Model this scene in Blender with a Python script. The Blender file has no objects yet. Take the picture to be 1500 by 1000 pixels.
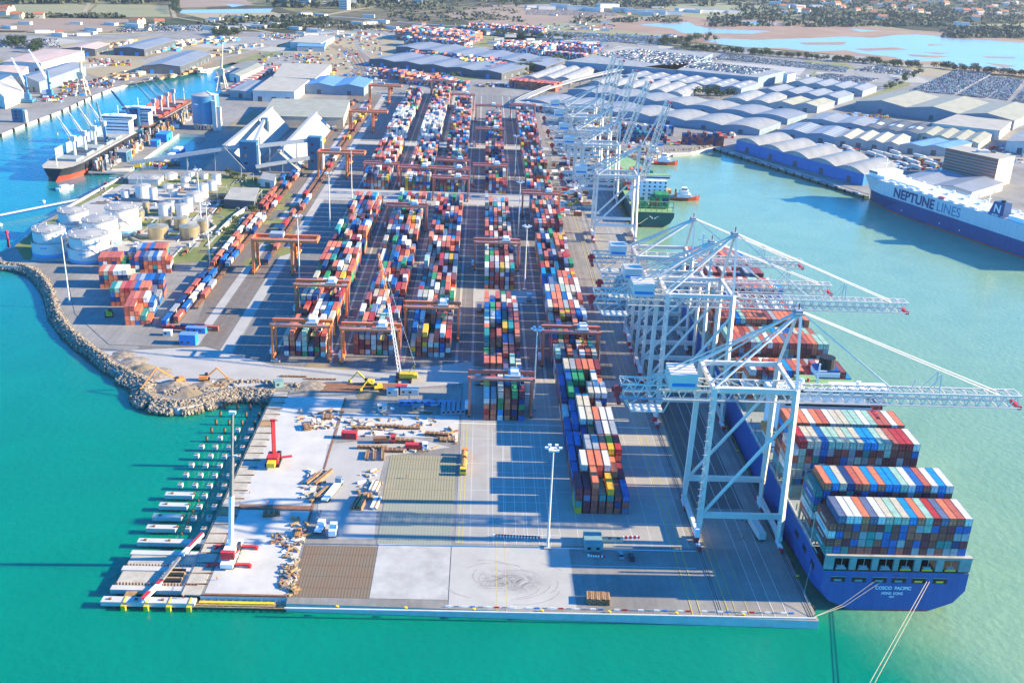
import bpy, math, random
from mathutils import Vector, Matrix
random.seed(7)
R=random.Random(11)
SC=bpy.context.scene
COL=SC.collection
# ---------------------------------------------------------------- camera
F=1500.; PITCH,YAW,ROLL=.380446837,.0385703634,.0432170725
CZ=195.
cy_,sy_=math.cos(YAW),math.sin(YAW); cp_,sp_=math.cos(PITCH),math.sin(PITCH)
fw=Vector((sy_*cp_,cy_*cp_,-sp_)); rt=Vector((cy_,-sy_,0)); up=rt.cross(fw)
cr_,sr_=math.cos(ROLL),math.sin(ROLL)
ca=cr_*rt+sr_*up; cb=-sr_*rt+cr_*up; cc=fw
cam=bpy.data.cameras.new('camera'); camo=bpy.data.objects.new('camera',cam); COL.objects.link(camo)
cam.sensor_width=36; cam.lens=36; cam.clip_end=40000; cam.clip_start=1
camo.matrix_world=Matrix(((ca.x,cb.x,-cc.x,0),(ca.y,cb.y,-cc.y,0),(ca.z,cb.z,-cc.z,CZ),(0,0,0,1)))
SC.camera=camo
def G(u,v,z=0.):
    "surveyed ground position of a spot seen at (u,v) of the 1500x1000 photograph, at height z"
    d=(u-750)*ca-(v-500)*cb+F*cc
    k=(z-CZ)/d.z
    return (d.x*k,d.y*k)
def PX(x,y,z=0.):
    P=Vector((x,y,z-CZ)); w=P.dot(cc)
    return (750+F*P.dot(ca)/w, 500-F*P.dot(cb)/w, F/w)
# ---------------------------------------------------------------- materials
M={}
def mat(name,rgb,rough=.7,var=.18,scale=.15,metal=0.,bump=0.,rgb2=None,coord='Object',detail=5.,spec=.4,stretch=None):
    m=bpy.data.materials.new(name); m.use_nodes=True; nt=m.node_tree; N=nt.nodes; L=nt.links
    b=N['Principled BSDF']; b.inputs['Roughness'].default_value=rough; b.inputs['Metallic'].default_value=metal
    b.inputs['Specular IOR Level'].default_value=spec
    tc=N.new('ShaderNodeTexCoord')
    n=N.new('ShaderNodeTexNoise'); n.inputs['Scale'].default_value=scale; n.inputs['Detail'].default_value=detail; n.inputs['Roughness'].default_value=.65
    if stretch:
        mp=N.new('ShaderNodeMapping'); mp.inputs['Scale'].default_value=stretch; L.new(tc.outputs[coord],mp.inputs['Vector']); L.new(mp.outputs[0],n.inputs['Vector'])
    else: L.new(tc.outputs[coord],n.inputs['Vector'])
    r=N.new('ShaderNodeValToRGB'); e=r.color_ramp.elements
    e[0].position=.3; e[1].position=.7
    c2=rgb2 if rgb2 else tuple(min(1,c*(1+var)) for c in rgb); c1=tuple(c*(1-var) for c in rgb) if not rgb2 else rgb
    e[0].color=(*c1,1); e[1].color=(*c2,1)
    L.new(n.outputs['Fac'],r.inputs['Fac']); L.new(r.outputs['Color'],b.inputs['Base Color'])
    if bump:
        bp=N.new('ShaderNodeBump'); bp.inputs['Strength'].default_value=bump; bp.inputs['Distance'].default_value=.3
        n2=N.new('ShaderNodeTexNoise'); n2.inputs['Scale'].default_value=scale*8; n2.inputs['Detail'].default_value=4
        L.new(tc.outputs[coord],n2.inputs['Vector']); L.new(n2.outputs['Fac'],bp.inputs['Height']); L.new(bp.outputs['Normal'],b.inputs['Normal'])
    M[name]=m; return m
def mattr(name,rough=.55,dirt=.25,scale=.35):
    "paint whose colour is stored on each face"
    m=bpy.data.materials.new(name); m.use_nodes=True; nt=m.node_tree; N=nt.nodes; L=nt.links
    b=N['Principled BSDF']; b.inputs['Roughness'].default_value=rough; b.inputs['Specular IOR Level'].default_value=.3
    a=N.new('ShaderNodeAttribute'); a.attribute_name='Col'
    g=N.new('ShaderNodeNewGeometry')
    n=N.new('ShaderNodeTexNoise'); n.inputs['Scale'].default_value=scale; n.inputs['Detail'].default_value=6; n.inputs['Roughness'].default_value=.7
    L.new(g.outputs['Position'],n.inputs['Vector'])
    r=N.new('ShaderNodeValToRGB'); r.color_ramp.elements[0].position=.25; r.color_ramp.elements[1].position=.62
    d=1-dirt; r.color_ramp.elements[0].color=(d,d*.97,d*.93,1); r.color_ramp.elements[1].color=(1,1,1,1)
    L.new(n.outputs['Fac'],r.inputs['Fac'])
    mx=N.new('ShaderNodeMix'); mx.data_type='RGBA'; mx.blend_type='MULTIPLY'; mx.inputs[0].default_value=1
    L.new(a.outputs['Color'],mx.inputs[6]); L.new(r.outputs['Color'],mx.inputs[7]); L.new(mx.outputs[2],b.inputs['Base Color'])
    M[name]=m; return m
mattr('container_paint',.55,.36,.5); mattr('car_paint',.3,.08)
mat('concrete',(.36,.345,.32),.85,.13,.05,bump=.1)
mat('asphalt_dark',(.115,.115,.11),.9,.16,.1)
mat('concrete_new',(.46,.445,.41),.85,.14,.09,detail=8)
mat('slab_stained',(.29,.285,.265),.85,.1,.12,rgb2=(.45,.44,.41),detail=11)
mat('tyre_grey',(.27,.262,.24),.9,.12,.4)
mat('concrete_dark',(.25,.24,.22),.9,.2,.1)
mat('fascia',(.50,.49,.46),.85,.12,.3)
mat('crane_white',(.66,.605,.53),.45,.07,.3)
mat('crane_grey',(.30,.33,.36),.5,.12,.3)
mat('crane_orange',(.80,.20,.055),.5,.10,.2)
mat('crane_red',(.62,.15,.085),.5,.12,.2)
mat('red',(.50,.03,.035),.5,.15,.3)
mat('yellow',(.72,.47,.03),.5,.12,.4)
mat('orange',(.66,.24,.06),.5,.12,.4)
mat('black',(.015,.015,.018),.6,.2,.4)
mat('white',(.75,.76,.77),.5,.07,.3)
mat('tank_white',(.64,.62,.58),.5,.03,.1)
mat('tank_roof',(.33,.32,.30),.7,.08,.15)
mat('tank_blue',(.16,.36,.60),.5,.05,.15)
mat('tank_steel',(.46,.37,.22),.35,.14,.25,metal=.55)
mat('silo_blue',(.055,.21,.36),.45,.08,.1)
mat('tower_blue',(.035,.13,.22),.5,.15,.1)
mat('hull_blue',(.006,.07,.25),.5,.1,.6,rgb2=(.018,.11,.33),detail=8,stretch=(1,1,.12))
mat('hull_mid_blue',(.006,.06,.17),.5,.1,.5,rgb2=(.012,.085,.22),detail=8,stretch=(1,1,.12))
mat('hull_navy',(.008,.05,.16),.4,.10,.05)
mat('hull_white',(.50,.50,.50),.5,.05,.5,rgb2=(.62,.62,.61),detail=8,stretch=(1,1,.12))
mat('hull_green',(.004,.085,.075),.45,.15,.05)
mat('hull_red',(.45,.06,.035),.5,.15,.05)
mat('hull_black',(.02,.025,.035),.5,.2,.05)
mat('deck_grey',(.26,.29,.29),.8,.2,.2)
mat('deck_teal',(.16,.27,.27),.7,.2,.3)
mat('deck_tan',(.40,.36,.29),.8,.2,.3)
mat('deck_green',(.20,.34,.15),.7,.2,.2)
mat('wood',(.34,.21,.10),.8,.35,.8)
mat('rust',(.22,.10,.055),.85,.3,.5)
mat('steel',(.22,.22,.22),.5,.2,.5,metal=.3)
mat('letter_blue',(.01,.19,.36),.5,.05,.3)
mat('glass',(.02,.035,.05),.1,.2,.5,spec=.8)
mat('brick',(.27,.115,.075),.85,.15,.3)
mat('wall_white',(.55,.53,.49),.8,.08,.1)
mat('wall_grey',(.28,.30,.31),.8,.14,.08)
mat('wall_blue',(.01,.15,.40),.6,.12,.08)
mat('wall_bluegrey',(.18,.25,.31),.75,.12,.05)
mat('wall_cream',(.55,.47,.35),.8,.12,.1)
mat('roof_pale',(.21,.215,.21),.65,.10,.11,rgb2=(.33,.325,.31),detail=10,stretch=(1,.25,1))
mat('roof_grey',(.18,.195,.215),.6,.12,.11,rgb2=(.28,.29,.30),detail=10,stretch=(1,.25,1))
mat('roof_slate',(.19,.21,.245),.6,.12,.05)
mat('roof_dark',(.075,.085,.10),.7,.2,.08)
mat('roof_tan',(.36,.33,.27),.75,.14,.08)
mat('roof_pink',(.46,.34,.29),.75,.10,.06)
mat('roof_olive',(.29,.285,.22),.75,.14,.08)
mat('roof_blue',(.12,.24,.42),.5,.12,.06)
mat('roof_tile',(.38,.13,.06),.8,.2,.3)
mat('roof_shed',(.35,.335,.30),.65,.07,.06)
mat('skylight',(.55,.58,.60),.4,.1,.3)
mat('rock',(.12,.09,.065),.9,.3,.5,rgb2=(.38,.32,.25)); mat('rock_wet',(.05,.045,.03),.6,.3,.5,rgb2=(.10,.095,.05))
mat('far_wood',(.045,.06,.04),.9,.2,.01,rgb2=(.085,.095,.06))
mat('soil',(.24,.185,.12),.95,.25,.08)
mat('gravel',(.26,.24,.17),.95,.16,.3)
mat('ballast',(.15,.135,.12),.95,.2,.3)
mat('road',(.24,.235,.225),.9,.12,.06)
mat('paint_white',(.68,.68,.66),.7,.1,.5)
mat('paint_yellow',(.52,.40,.10),.7,.15,.5)
mat('grass_green',(.10,.15,.03),.95,.3,.04,rgb2=(.24,.21,.09))
mat('field_olive',(.19,.19,.085),.95,.12,.006,rgb2=(.25,.23,.12))
mat('field_tan',(.33,.27,.16),.95,.12,.01,rgb2=(.26,.21,.13))
mat('field_brown',(.22,.155,.11),.95,.12,.008,rgb2=(.28,.20,.14))
mat('marsh',(.22,.125,.085),.95,.12,.012,rgb2=(.30,.20,.13))
mat('leaf_green',(.035,.065,.018),.8,.3,.25,rgb2=(.085,.12,.035),coord='Object')
mat('leaf_dark',(.018,.042,.022),.8,.3,.25,rgb2=(.045,.075,.03),coord='Object')
mat('bark',(.09,.065,.045),.9,.2,.6)
mat('tarp_blue',(.02,.22,.55),.5,.15,.3)
mat('rope',(.45,.40,.28),.8,.15,.5)
mat('lagoon_water',(.30,.28,.24),.25,.08,.004)
def yard_material():
    m=bpy.data.materials.new('yard_pavement'); m.use_nodes=True; nt=m.node_tree; N=nt.nodes; L=nt.links
    b=N['Principled BSDF']; b.inputs['Roughness'].default_value=.88; b.inputs['Specular IOR Level'].default_value=.25
    g=N.new('ShaderNodeNewGeometry')
    def noise(s,det=6,stretch=None):
        n=N.new('ShaderNodeTexNoise'); n.inputs['Scale'].default_value=s; n.inputs['Detail'].default_value=det; n.inputs['Roughness'].default_value=.7
        if stretch:
            mp=N.new('ShaderNodeMapping'); mp.inputs['Scale'].default_value=stretch; L.new(g.outputs['Position'],mp.inputs['Vector']); L.new(mp.outputs[0],n.inputs['Vector'])
        else: L.new(g.outputs['Position'],n.inputs['Vector'])
        return n
    a=noise(.03); c=noise(.6,4); s=noise(.5,4,(1,.03,1))
    r=N.new('ShaderNodeValToRGB'); r.color_ramp.elements[0].position=.3; r.color_ramp.elements[1].position=.7
    r.color_ramp.elements[0].color=(.24,.228,.21,1); r.color_ramp.elements[1].color=(.35,.335,.31,1)
    L.new(a.outputs['Fac'],r.inputs['Fac'])
    def mul(prev,n,lo,p0=.3,p1=.65):
        q=N.new('ShaderNodeValToRGB'); q.color_ramp.elements[0].position=p0; q.color_ramp.elements[1].position=p1
        q.color_ramp.elements[0].color=(lo,lo,lo,1); q.color_ramp.elements[1].color=(1,1,1,1); L.new(n.outputs['Fac'],q.inputs['Fac'])
        mx=N.new('ShaderNodeMix'); mx.data_type='RGBA'; mx.blend_type='MULTIPLY'; mx.inputs[0].default_value=1
        L.new(prev,mx.inputs[6]); L.new(q.outputs['Color'],mx.inputs[7]); return mx.outputs[2]
    st=noise(.012,9); o=mul(r.outputs['Color'],c,.86); o=mul(o,st,.74,.42,.6); o=mul(o,s,.87,.38,.6)
    L.new(o,b.inputs['Base Color']); M['yard']=m
yard_material()
def grid_material(name,c1,c2,line,sx,sy,w=.04):
    "panel pattern (joints) over a noise base"
    m=mat(name,c1,.9,.1,.12,rgb2=c2,coord='Object'); nt=m.node_tree; N=nt.nodes; L=nt.links; b=N['Principled BSDF']
    src=b.inputs['Base Color'].links[0].from_socket
    g=N.new('ShaderNodeNewGeometry'); sp=N.new('ShaderNodeSeparateXYZ'); L.new(g.outputs['Position'],sp.inputs[0])
    outs=[]
    for ax,per in ((0,sx),(1,sy)):
        d=N.new('ShaderNodeMath'); d.operation='DIVIDE'; d.inputs[1].default_value=per; L.new(sp.outputs[ax],d.inputs[0])
        f=N.new('ShaderNodeMath'); f.operation='FRACT'; L.new(d.outputs[0],f.inputs[0])
        k=N.new('ShaderNodeMath'); k.operation='LESS_THAN'; k.inputs[1].default_value=w/per; L.new(f.outputs[0],k.inputs[0]); outs.append(k)
    mxm=N.new('ShaderNodeMath'); mxm.operation='MAXIMUM'; L.new(outs[0].outputs[0],mxm.inputs[0]); L.new(outs[1].outputs[0],mxm.inputs[1])
    mx=N.new('ShaderNodeMix'); mx.data_type='RGBA'; L.new(mxm.outputs[0],mx.inputs[0]); L.new(src,mx.inputs[6]); mx.inputs[7].default_value=(*line,1)
    L.new(mx.outputs[2],b.inputs['Base Color'])
grid_material('rebar_mat',(.20,.125,.075),(.17,.15,.11),(.11,.075,.05),1.0,6.2,.28)
grid_material('gravel_grid',(.30,.265,.165),(.25,.235,.15),(.13,.12,.085),1.05,7.8,.22)
grid_material('grey_grid',(.235,.25,.20),(.27,.28,.225),(.16,.165,.14),1.05,7.8,.14)
grid_material('yard_asphalt',(.135,.13,.125),(.19,.185,.175),(.27,.26,.25),6.3,21.,.22)
grid_material('slab_asphalt',(.27,.26,.24),(.34,.325,.30),(.46,.44,.41),6.3,21.,.22)
def worn_material():
    m=mat('worn_concrete',(.32,.31,.28),.88,.1,.05,rgb2=(.44,.425,.39),coord='Object',detail=10); nt=m.node_tree; N=nt.nodes; L=nt.links; b=N['Principled BSDF']
    src=b.inputs['Base Color'].links[0].from_socket
    g=N.new('ShaderNodeNewGeometry'); mp=N.new('ShaderNodeMapping'); mp.inputs['Location'].default_value=(-13/15.,-279/10.,0); mp.inputs['Scale'].default_value=(1/15.,1/10.,0)
    L.new(g.outputs['Position'],mp.inputs['Vector']); ln=N.new('ShaderNodeVectorMath'); ln.operation='LENGTH'; L.new(mp.outputs[0],ln.inputs[0])
    fo=N.new('ShaderNodeMapRange'); fo.interpolation_type='SMOOTHSTEP'; fo.inputs[1].default_value=.1; fo.inputs[2].default_value=1.; fo.inputs[3].default_value=1; fo.inputs[4].default_value=0; L.new(ln.outputs['Value'],fo.inputs[0])
    n=N.new('ShaderNodeTexNoise'); n.inputs['Scale'].default_value=2.2; n.inputs['Detail'].default_value=9; n.inputs['Roughness'].default_value=.75; n.inputs['Distortion'].default_value=2.5; L.new(mp.outputs[0],n.inputs['Vector'])
    q=N.new('ShaderNodeMapRange'); q.inputs[1].default_value=.36; q.inputs[2].default_value=.6; L.new(n.outputs['Fac'],q.inputs[0])
    mu=N.new('ShaderNodeMath'); mu.operation='MULTIPLY'; L.new(fo.outputs[0],mu.inputs[0]); L.new(q.outputs[0],mu.inputs[1])
    mx=N.new('ShaderNodeMix'); mx.data_type='RGBA'; L.new(mu.outputs[0],mx.inputs[0]); L.new(src,mx.inputs[6]); mx.inputs[7].default_value=(.10,.097,.09,1); L.new(mx.outputs[2],b.inputs['Base Color'])
worn_material()
def country_material():
    m=bpy.data.materials.new('countryside'); m.use_nodes=True; nt=m.node_tree; N=nt.nodes; L=nt.links
    b=N['Principled BSDF']; b.inputs['Roughness'].default_value=.95; b.inputs['Specular IOR Level'].default_value=.1
    g=N.new('ShaderNodeNewGeometry'); mp=N.new('ShaderNodeMapping'); mp.inputs['Scale'].default_value=(.006,.0035,1); mp.inputs['Rotation'].default_value=(0,0,.4)
    L.new(g.outputs['Position'],mp.inputs['Vector'])
    v=N.new('ShaderNodeTexVoronoi'); v.inputs['Scale'].default_value=1.; L.new(mp.outputs[0],v.inputs['Vector'])
    sp=N.new('ShaderNodeSeparateColor'); L.new(v.outputs['Color'],sp.inputs[0])
    r=N.new('ShaderNodeValToRGB'); r.color_ramp.interpolation='CONSTANT'; cr=r.color_ramp
    cols=[(.10,.105,.055),(.18,.17,.09),(.06,.075,.04),(.22,.20,.12),(.085,.085,.05),(.15,.13,.085),(.05,.062,.04)]
    cr.elements[0].color=(*cols[0],1); cr.elements[0].position=0; cr.elements[1].position=.15; cr.elements[1].color=(*cols[1],1)
    for i,c in enumerate(cols[2:]):
        e=cr.elements.new(.28+.14*i); e.color=(*c,1)
    L.new(sp.outputs[0],r.inputs['Fac'])
    n=N.new('ShaderNodeTexNoise'); n.inputs['Scale'].default_value=.02; n.inputs['Detail'].default_value=8; n.inputs['Roughness'].default_value=.75; L.new(g.outputs['Position'],n.inputs['Vector'])
    q=N.new('ShaderNodeValToRGB'); q.color_ramp.elements[0].position=.4; q.color_ramp.elements[1].position=.6; q.color_ramp.elements[0].color=(.45,.5,.45,1); q.color_ramp.elements[1].color=(1.15,1.1,1,1); L.new(n.outputs['Fac'],q.inputs['Fac'])
    mx=N.new('ShaderNodeMix'); mx.data_type='RGBA'; mx.blend_type='MULTIPLY'; mx.inputs[0].default_value=1; L.new(r.outputs['Color'],mx.inputs[6]); L.new(q.outputs['Color'],mx.inputs[7])
    L.new(mx.outputs[2],b.inputs['Base Color']); M['country']=m
country_material()
def water_material():
    m=bpy.data.materials.new('sea_water'); m.use_nodes=True; nt=m.node_tree; N=nt.nodes; L=nt.links
    b=N['Principled BSDF']; b.inputs['Roughness'].default_value=.16; b.inputs['IOR'].default_value=1.33; b.inputs['Specular IOR Level'].default_value=.35
    g=N.new('ShaderNodeNewGeometry'); sp=N.new('ShaderNodeSeparateXYZ')
    n=N.new('ShaderNodeTexNoise'); n.inputs['Scale'].default_value=.011; n.inputs['Detail'].default_value=5; n.inputs['Roughness'].default_value=.6; n.inputs['Distortion'].default_value=.7
    L.new(g.outputs['Position'],n.inputs['Vector']); L.new(g.outputs['Position'],sp.inputs[0])
    def M2(op,a,b_=None):
        k=N.new('ShaderNodeMath'); k.operation=op
        for i,s in enumerate((a,b_)):
            if s is None: continue
            if isinstance(s,(int,float)): k.inputs[i].default_value=s
            else: L.new(s,k.inputs[i])
        return k.outputs[0]
    w=M2('MULTIPLY',M2('SUBTRACT',n.outputs['Fac'],.5),70.)
    # silty water lies east of the quay: x - 145 + .25*(y-330) > 0 near the stern, and along the berth
    e=M2('ADD',M2('ADD',sp.outputs[0],M2('MULTIPLY',sp.outputs[1],.30)),w)
    f1=N.new('ShaderNodeMapRange'); f1.inputs[1].default_value=190; f1.inputs[2].default_value=245; f1.interpolation_type='SMOOTHSTEP'; L.new(e,f1.inputs[0])
    # old basin on the west, bluer
    e2=M2('ADD',M2('ADD',M2('MULTIPLY',sp.outputs[1],1.),M2('MULTIPLY',sp.outputs[0],-.25)),w)
    f2=N.new('ShaderNodeMapRange'); f2.inputs[1].default_value=420; f2.inputs[2].default_value=800; L.new(e2,f2.inputs[0])
    m1=N.new('ShaderNodeMix'); m1.data_type='RGBA'; m1.inputs[6].default_value=(.0,.185,.125,1); m1.inputs[7].default_value=(.01,.17,.20,1); L.new(f2.outputs[0],m1.inputs[0])
    m2=N.new('ShaderNodeMix'); m2.data_type='RGBA'; L.new(f1.outputs[0],m2.inputs[0]); L.new(m1.outputs[2],m2.inputs[6]); m2.inputs[7].default_value=(.175,.30,.19,1)
    n3=N.new('ShaderNodeTexNoise'); n3.inputs['Scale'].default_value=.02; n3.inputs['Detail'].default_value=8; n3.inputs['Roughness'].default_value=.7; n3.inputs['Distortion'].default_value=1.2
    L.new(g.outputs['Position'],n3.inputs['Vector'])
    q=N.new('ShaderNodeValToRGB'); q.color_ramp.elements[0].position=.35; q.color_ramp.elements[1].position=.65; q.color_ramp.elements[0].color=(.9,.93,.93,1); q.color_ramp.elements[1].color=(1.1,1.06,1.04,1); L.new(n3.outputs['Fac'],q.inputs['Fac'])
    mx=N.new('ShaderNodeMix'); mx.data_type='RGBA'; mx.blend_type='MULTIPLY'; mx.inputs[0].default_value=1; L.new(m2.outputs[2],mx.inputs[6]); L.new(q.outputs['Color'],mx.inputs[7])
    L.new(mx.outputs[2],b.inputs['Base Color'])
    bp=N.new('ShaderNodeBump'); bp.inputs['Strength'].default_value=.7; bp.inputs['Distance'].default_value=.4
    n2=N.new('ShaderNodeTexNoise'); n2.inputs['Scale'].default_value=.35; n2.inputs['Detail'].default_value=5; L.new(g.outputs['Position'],n2.inputs['Vector'])
    L.new(n2.outputs['Fac'],bp.inputs['Height']); L.new(bp.outputs['Normal'],b.inputs['Normal']); M['sea']=m
water_material()
# ---------------------------------------------------------------- mesh builder
class MB:
    def __init__(s,*mats): s.v=[];s.f=[];s.m=[];s.c=[];s.mats=list(mats);s.t=None;s.hascol=False
    def P(s,p):
        if s.t:
            x,y,z,c,n=s.t; return (x+p[0]*c-p[1]*n, y+p[0]*n+p[1]*c, z+p[2])
        return (p[0],p[1],p[2])
    def at(s,x=0,y=0,z=0,r=0): s.t=(x,y,z,math.cos(r),math.sin(r)); return s
    def add(s,vs,fs,m=0,col=None):
        n=len(s.v); s.v+= [s.P(p) for p in vs]; s.f+=[tuple(i+n for i in f) for f in fs]; s.m+=[m]*len(fs)
        if col is not None: s.hascol=True
        s.c+=[col]*len(fs)
    def box(s,x0,x1,y0,y1,z0,z1,m=0,col=None,bottom=True):
        vs=[(x0,y0,z0),(x1,y0,z0),(x1,y1,z0),(x0,y1,z0),(x0,y0,z1),(x1,y0,z1),(x1,y1,z1),(x0,y1,z1)]
        fs=[(4,5,6,7),(0,1,5,4),(1,2,6,5),(2,3,7,6),(3,0,4,7)]
        if bottom: fs.append((3,2,1,0))
        s.add(vs,fs,m,col); return s
    def beam(s,p,q,w,h=None,m=0,w2=None):
        h=h or w; p=Vector(p); q=Vector(q); d=(q-p)
        if d.length<1e-6: return s
        d.normalize(); a=d.cross(Vector((0,0,1)))
        if a.length<.01: a=Vector((1,0,0))
        a.normalize(); b=a.cross(d); k=(w2/w) if w2 else 1
        vs=[]
        for o,e in ((p,1),(q,k)):
            for i,j in ((-1,-1),(1,-1),(1,1),(-1,1)): vs.append(o+a*(i*w*e/2)+b*(j*h*e/2))
        s.add(vs,[(0,1,2,3),(7,6,5,4),(0,4,5,1),(1,5,6,2),(2,6,7,3),(3,7,4,0)],m); return s
    def cyl(s,x,y,z0,z1,r0,r1=None,n=12,m=0,cap=True):
        r1=r0 if r1 is None else r1
        vs=[(x+r*math.cos(6.2832*i/n),y+r*math.sin(6.2832*i/n),z) for r,z in ((r0,z0),(r1,z1)) for i in range(n)]
        fs=[(i,(i+1)%n,n+(i+1)%n,n+i) for i in range(n)]
        if cap: fs+= [tuple(range(n,2*n)),tuple(range(n-1,-1,-1))]
        s.add(vs,fs,m); return s
    def rod(s,p,q,r,n=6,m=0):
        p=Vector(p);q=Vector(q);d=(q-p).normalized();a=d.cross(Vector((0,0,1)))
        if a.length<.01: a=Vector((1,0,0))
        a.normalize();b=a.cross(d);vs=[]
        for o in (p,q):
            for i in range(n):
                t=6.2832*i/n; vs.append(o+a*(r*math.cos(t))+b*(r*math.sin(t)))
        s.add(vs,[(i,(i+1)%n,n+(i+1)%n,n+i) for i in range(n)]+[tuple(range(n,2*n)),tuple(range(n-1,-1,-1))],m); return s
    def prism(s,poly,z0,z1,m=0,mt=None,bottom=False):
        n=len(poly)
        ar=sum(poly[i][0]*poly[(i+1)%n][1]-poly[(i+1)%n][0]*poly[i][1] for i in range(n))
        if ar<0: poly=poly[::-1]
        vs=[(p[0],p[1],z0) for p in poly]+[(p[0],p[1],z1) for p in poly]
        s.add(vs,[(i,(i+1)%n,n+(i+1)%n,n+i) for i in range(n)],m)
        s.add([(p[0],p[1],z1) for p in poly],[tuple(range(n))],m if mt is None else mt)
        if bottom: s.add([(p[0],p[1],z0) for p in poly],[tuple(range(n-1,-1,-1))],m)
        return s
    def sheet(s,poly,z,m=0):
        n=len(poly); ar=sum(poly[i][0]*poly[(i+1)%n][1]-poly[(i+1)%n][0]*poly[i][1] for i in range(n))
        if ar<0: poly=poly[::-1]
        s.add([(p[0],p[1],z) for p in poly],[tuple(range(n))],m); return s
    def truss(s,p,q,hw,hz,nb,t=.45,m=0,d=.25):
        "box truss from p to q, half width hw, height hz"
        p=Vector(p);q=Vector(q);u=(q-p).normalized();a=Vector((0,1,0)) if abs(u.y)<.5 else Vector((1,0,0)); b=u.cross(a)
        if b.z<0: b=-b
        for i in (-1,1):
            for j in (0,1): s.beam(p+a*hw*i+b*hz*j,q+a*hw*i+b*hz*j,t,t,m)
        for k in range(nb+1):
            c=p+(q-p)*(k/nb); e=p+(q-p)*((k+1)/nb) if k<nb else None; h=p+(q-p)*((k+.5)/nb)
            for j in (0,1): s.beam(c+a*hw+b*hz*j,c-a*hw+b*hz*j,d,d,m)
            if e is not None:
                for i in (-1,1):
                    s.beam(c+a*hw*i,h+a*hw*i+b*hz,d,d,m); s.beam(h+a*hw*i+b*hz,e+a*hw*i,d,d,m)
                s.beam(c+a*hw+b*hz,e-a*hw+b*hz,d*.8,d*.8,m)
        return s
    def build(s,name,parent=None,loc=None,smooth=False):
        me=bpy.data.meshes.new(name); me.from_pydata([tuple(p) for p in s.v],[],s.f)
        for m in s.mats: me.materials.append(M[m] if isinstance(m,str) else m)
        me.polygons.foreach_set('material_index',s.m)
        if s.hascol:
            at=me.color_attributes.new('Col','FLOAT_COLOR','CORNER'); buf=[]
            for f,c in zip(s.f,s.c):
                c=c or (.5,.5,.5); buf+= [c[0],c[1],c[2],1.]*len(f)
            at.data.foreach_set('color',buf)
        if smooth: me.polygons.foreach_set('use_smooth',[True]*len(s.f))
        me.update()
        o=bpy.data.objects.new(name,me); COL.objects.link(o)
        if parent: o.parent=parent
        if loc: o.location=loc
        return o
def tag(o,label=None,cat=None,group=None,kind=None):
    if label: o['label']=label
    if cat: o['category']=cat
    if group: o['group']=group
    if kind: o['kind']=kind
    return o
def empty(name,x,y,z=0,r=0,**k):
    o=bpy.data.objects.new(name,None); COL.objects.link(o); o.location=(x,y,z); o.rotation_euler=(0,0,r); o.empty_display_size=1
    return tag(o,**k)
KIDS={}
def copy_tree(o,x,y,z=0,r=0,**k):
    def rec(s,par):
        c=s.copy(); COL.objects.link(c); c.parent=par
        for ch in s.children: rec(ch,c)
        return c
    c=rec(o,None); c.location=(x,y,z); c.rotation_euler=(0,0,r); return tag(c,**k)
ORD=['first','second','third','fourth','fifth','sixth','seventh','eighth','ninth','tenth','eleventh','twelfth','thirteenth','fourteenth','fifteenth','sixteenth','seventeenth','eighteenth','nineteenth','twentieth','twenty-first','twenty-second','twenty-third','twenty-fourth','twenty-fifth','twenty-sixth','twenty-seventh','twenty-eighth','twenty-ninth','thirtieth']
def od(i): return ORD[i] if i<30 else str(i+1)+'th'
def text(parent,name,s,size,matname,M4,ext=.05,align='CENTER',width=None,bold=.022):
    cu=bpy.data.curves.new(name,'FONT'); cu.body=s; cu.size=size; cu.offset=size*bold; cu.extrude=ext; cu.align_x=align; cu.align_y='CENTER'
    to=bpy.data.objects.new(name,cu); COL.objects.link(to)
    dg=bpy.context.evaluated_depsgraph_get(); me=bpy.data.meshes.new_from_object(to.evaluated_get(dg)); bpy.data.objects.remove(to)
    if width:
        k=width/max(1e-6,max(v.co.x for v in me.vertices)-min(v.co.x for v in me.vertices))
        for v in me.vertices: v.co.x*=k
    me.materials.clear(); me.materials.append(M[matname])
    o=bpy.data.objects.new(name,me); COL.objects.link(o)
    if parent: o.parent=parent
    o.matrix_local=M4; return o
def face_matrix(pos,right,upv):
    r=Vector(right).normalized(); u=Vector(upv); u=(u-r*u.dot(r)).normalized(); n=r.cross(u)
    return Matrix(((r.x,u.x,n.x,pos[0]),(r.y,u.y,n.y,pos[1]),(r.z,u.z,n.z,pos[2]),(0,0,0,1)))
# ---------------------------------------------------------------- light and air
W=bpy.data.worlds.new('World'); SC.world=W; W.use_nodes=True
nt=W.node_tree; sky=nt.nodes.new('ShaderNodeTexSky'); sky.sky_type='NISHITA'; sky.sun_disc=False
SUN_EL=math.radians(21.0); sky.sun_elevation=SUN_EL; sky.sun_rotation=math.radians(90); sky.ozone_density=10.; sky.air_density=1.0; sky.dust_density=0.
bg=nt.nodes['Background']; bg.inputs['Strength'].default_value=.13; tn=nt.nodes.new('ShaderNodeMix'); tn.data_type='RGBA'; tn.blend_type='MULTIPLY'; tn.inputs[0].default_value=1; tn.inputs[7].default_value=(.24,1.05,1.2,1); nt.links.new(sky.outputs[0],tn.inputs[6]); nt.links.new(tn.outputs[2],bg.inputs[0])
sl=bpy.data.lights.new('sun','SUN'); sl.energy=5.; sl.angle=math.radians(.5); sl.color=(1.,.82,.50)
so=bpy.data.objects.new('sun',sl); COL.objects.link(so)
sd=Vector((math.cos(SUN_EL),.008,math.sin(SUN_EL))).normalized()
so.rotation_euler=sd.to_track_quat('Z','Y').to_euler()
SC.view_settings.view_transform='Standard'; SC.view_settings.look='None'; SC.view_settings.exposure=1.70; SC.view_settings.gamma=1
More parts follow.
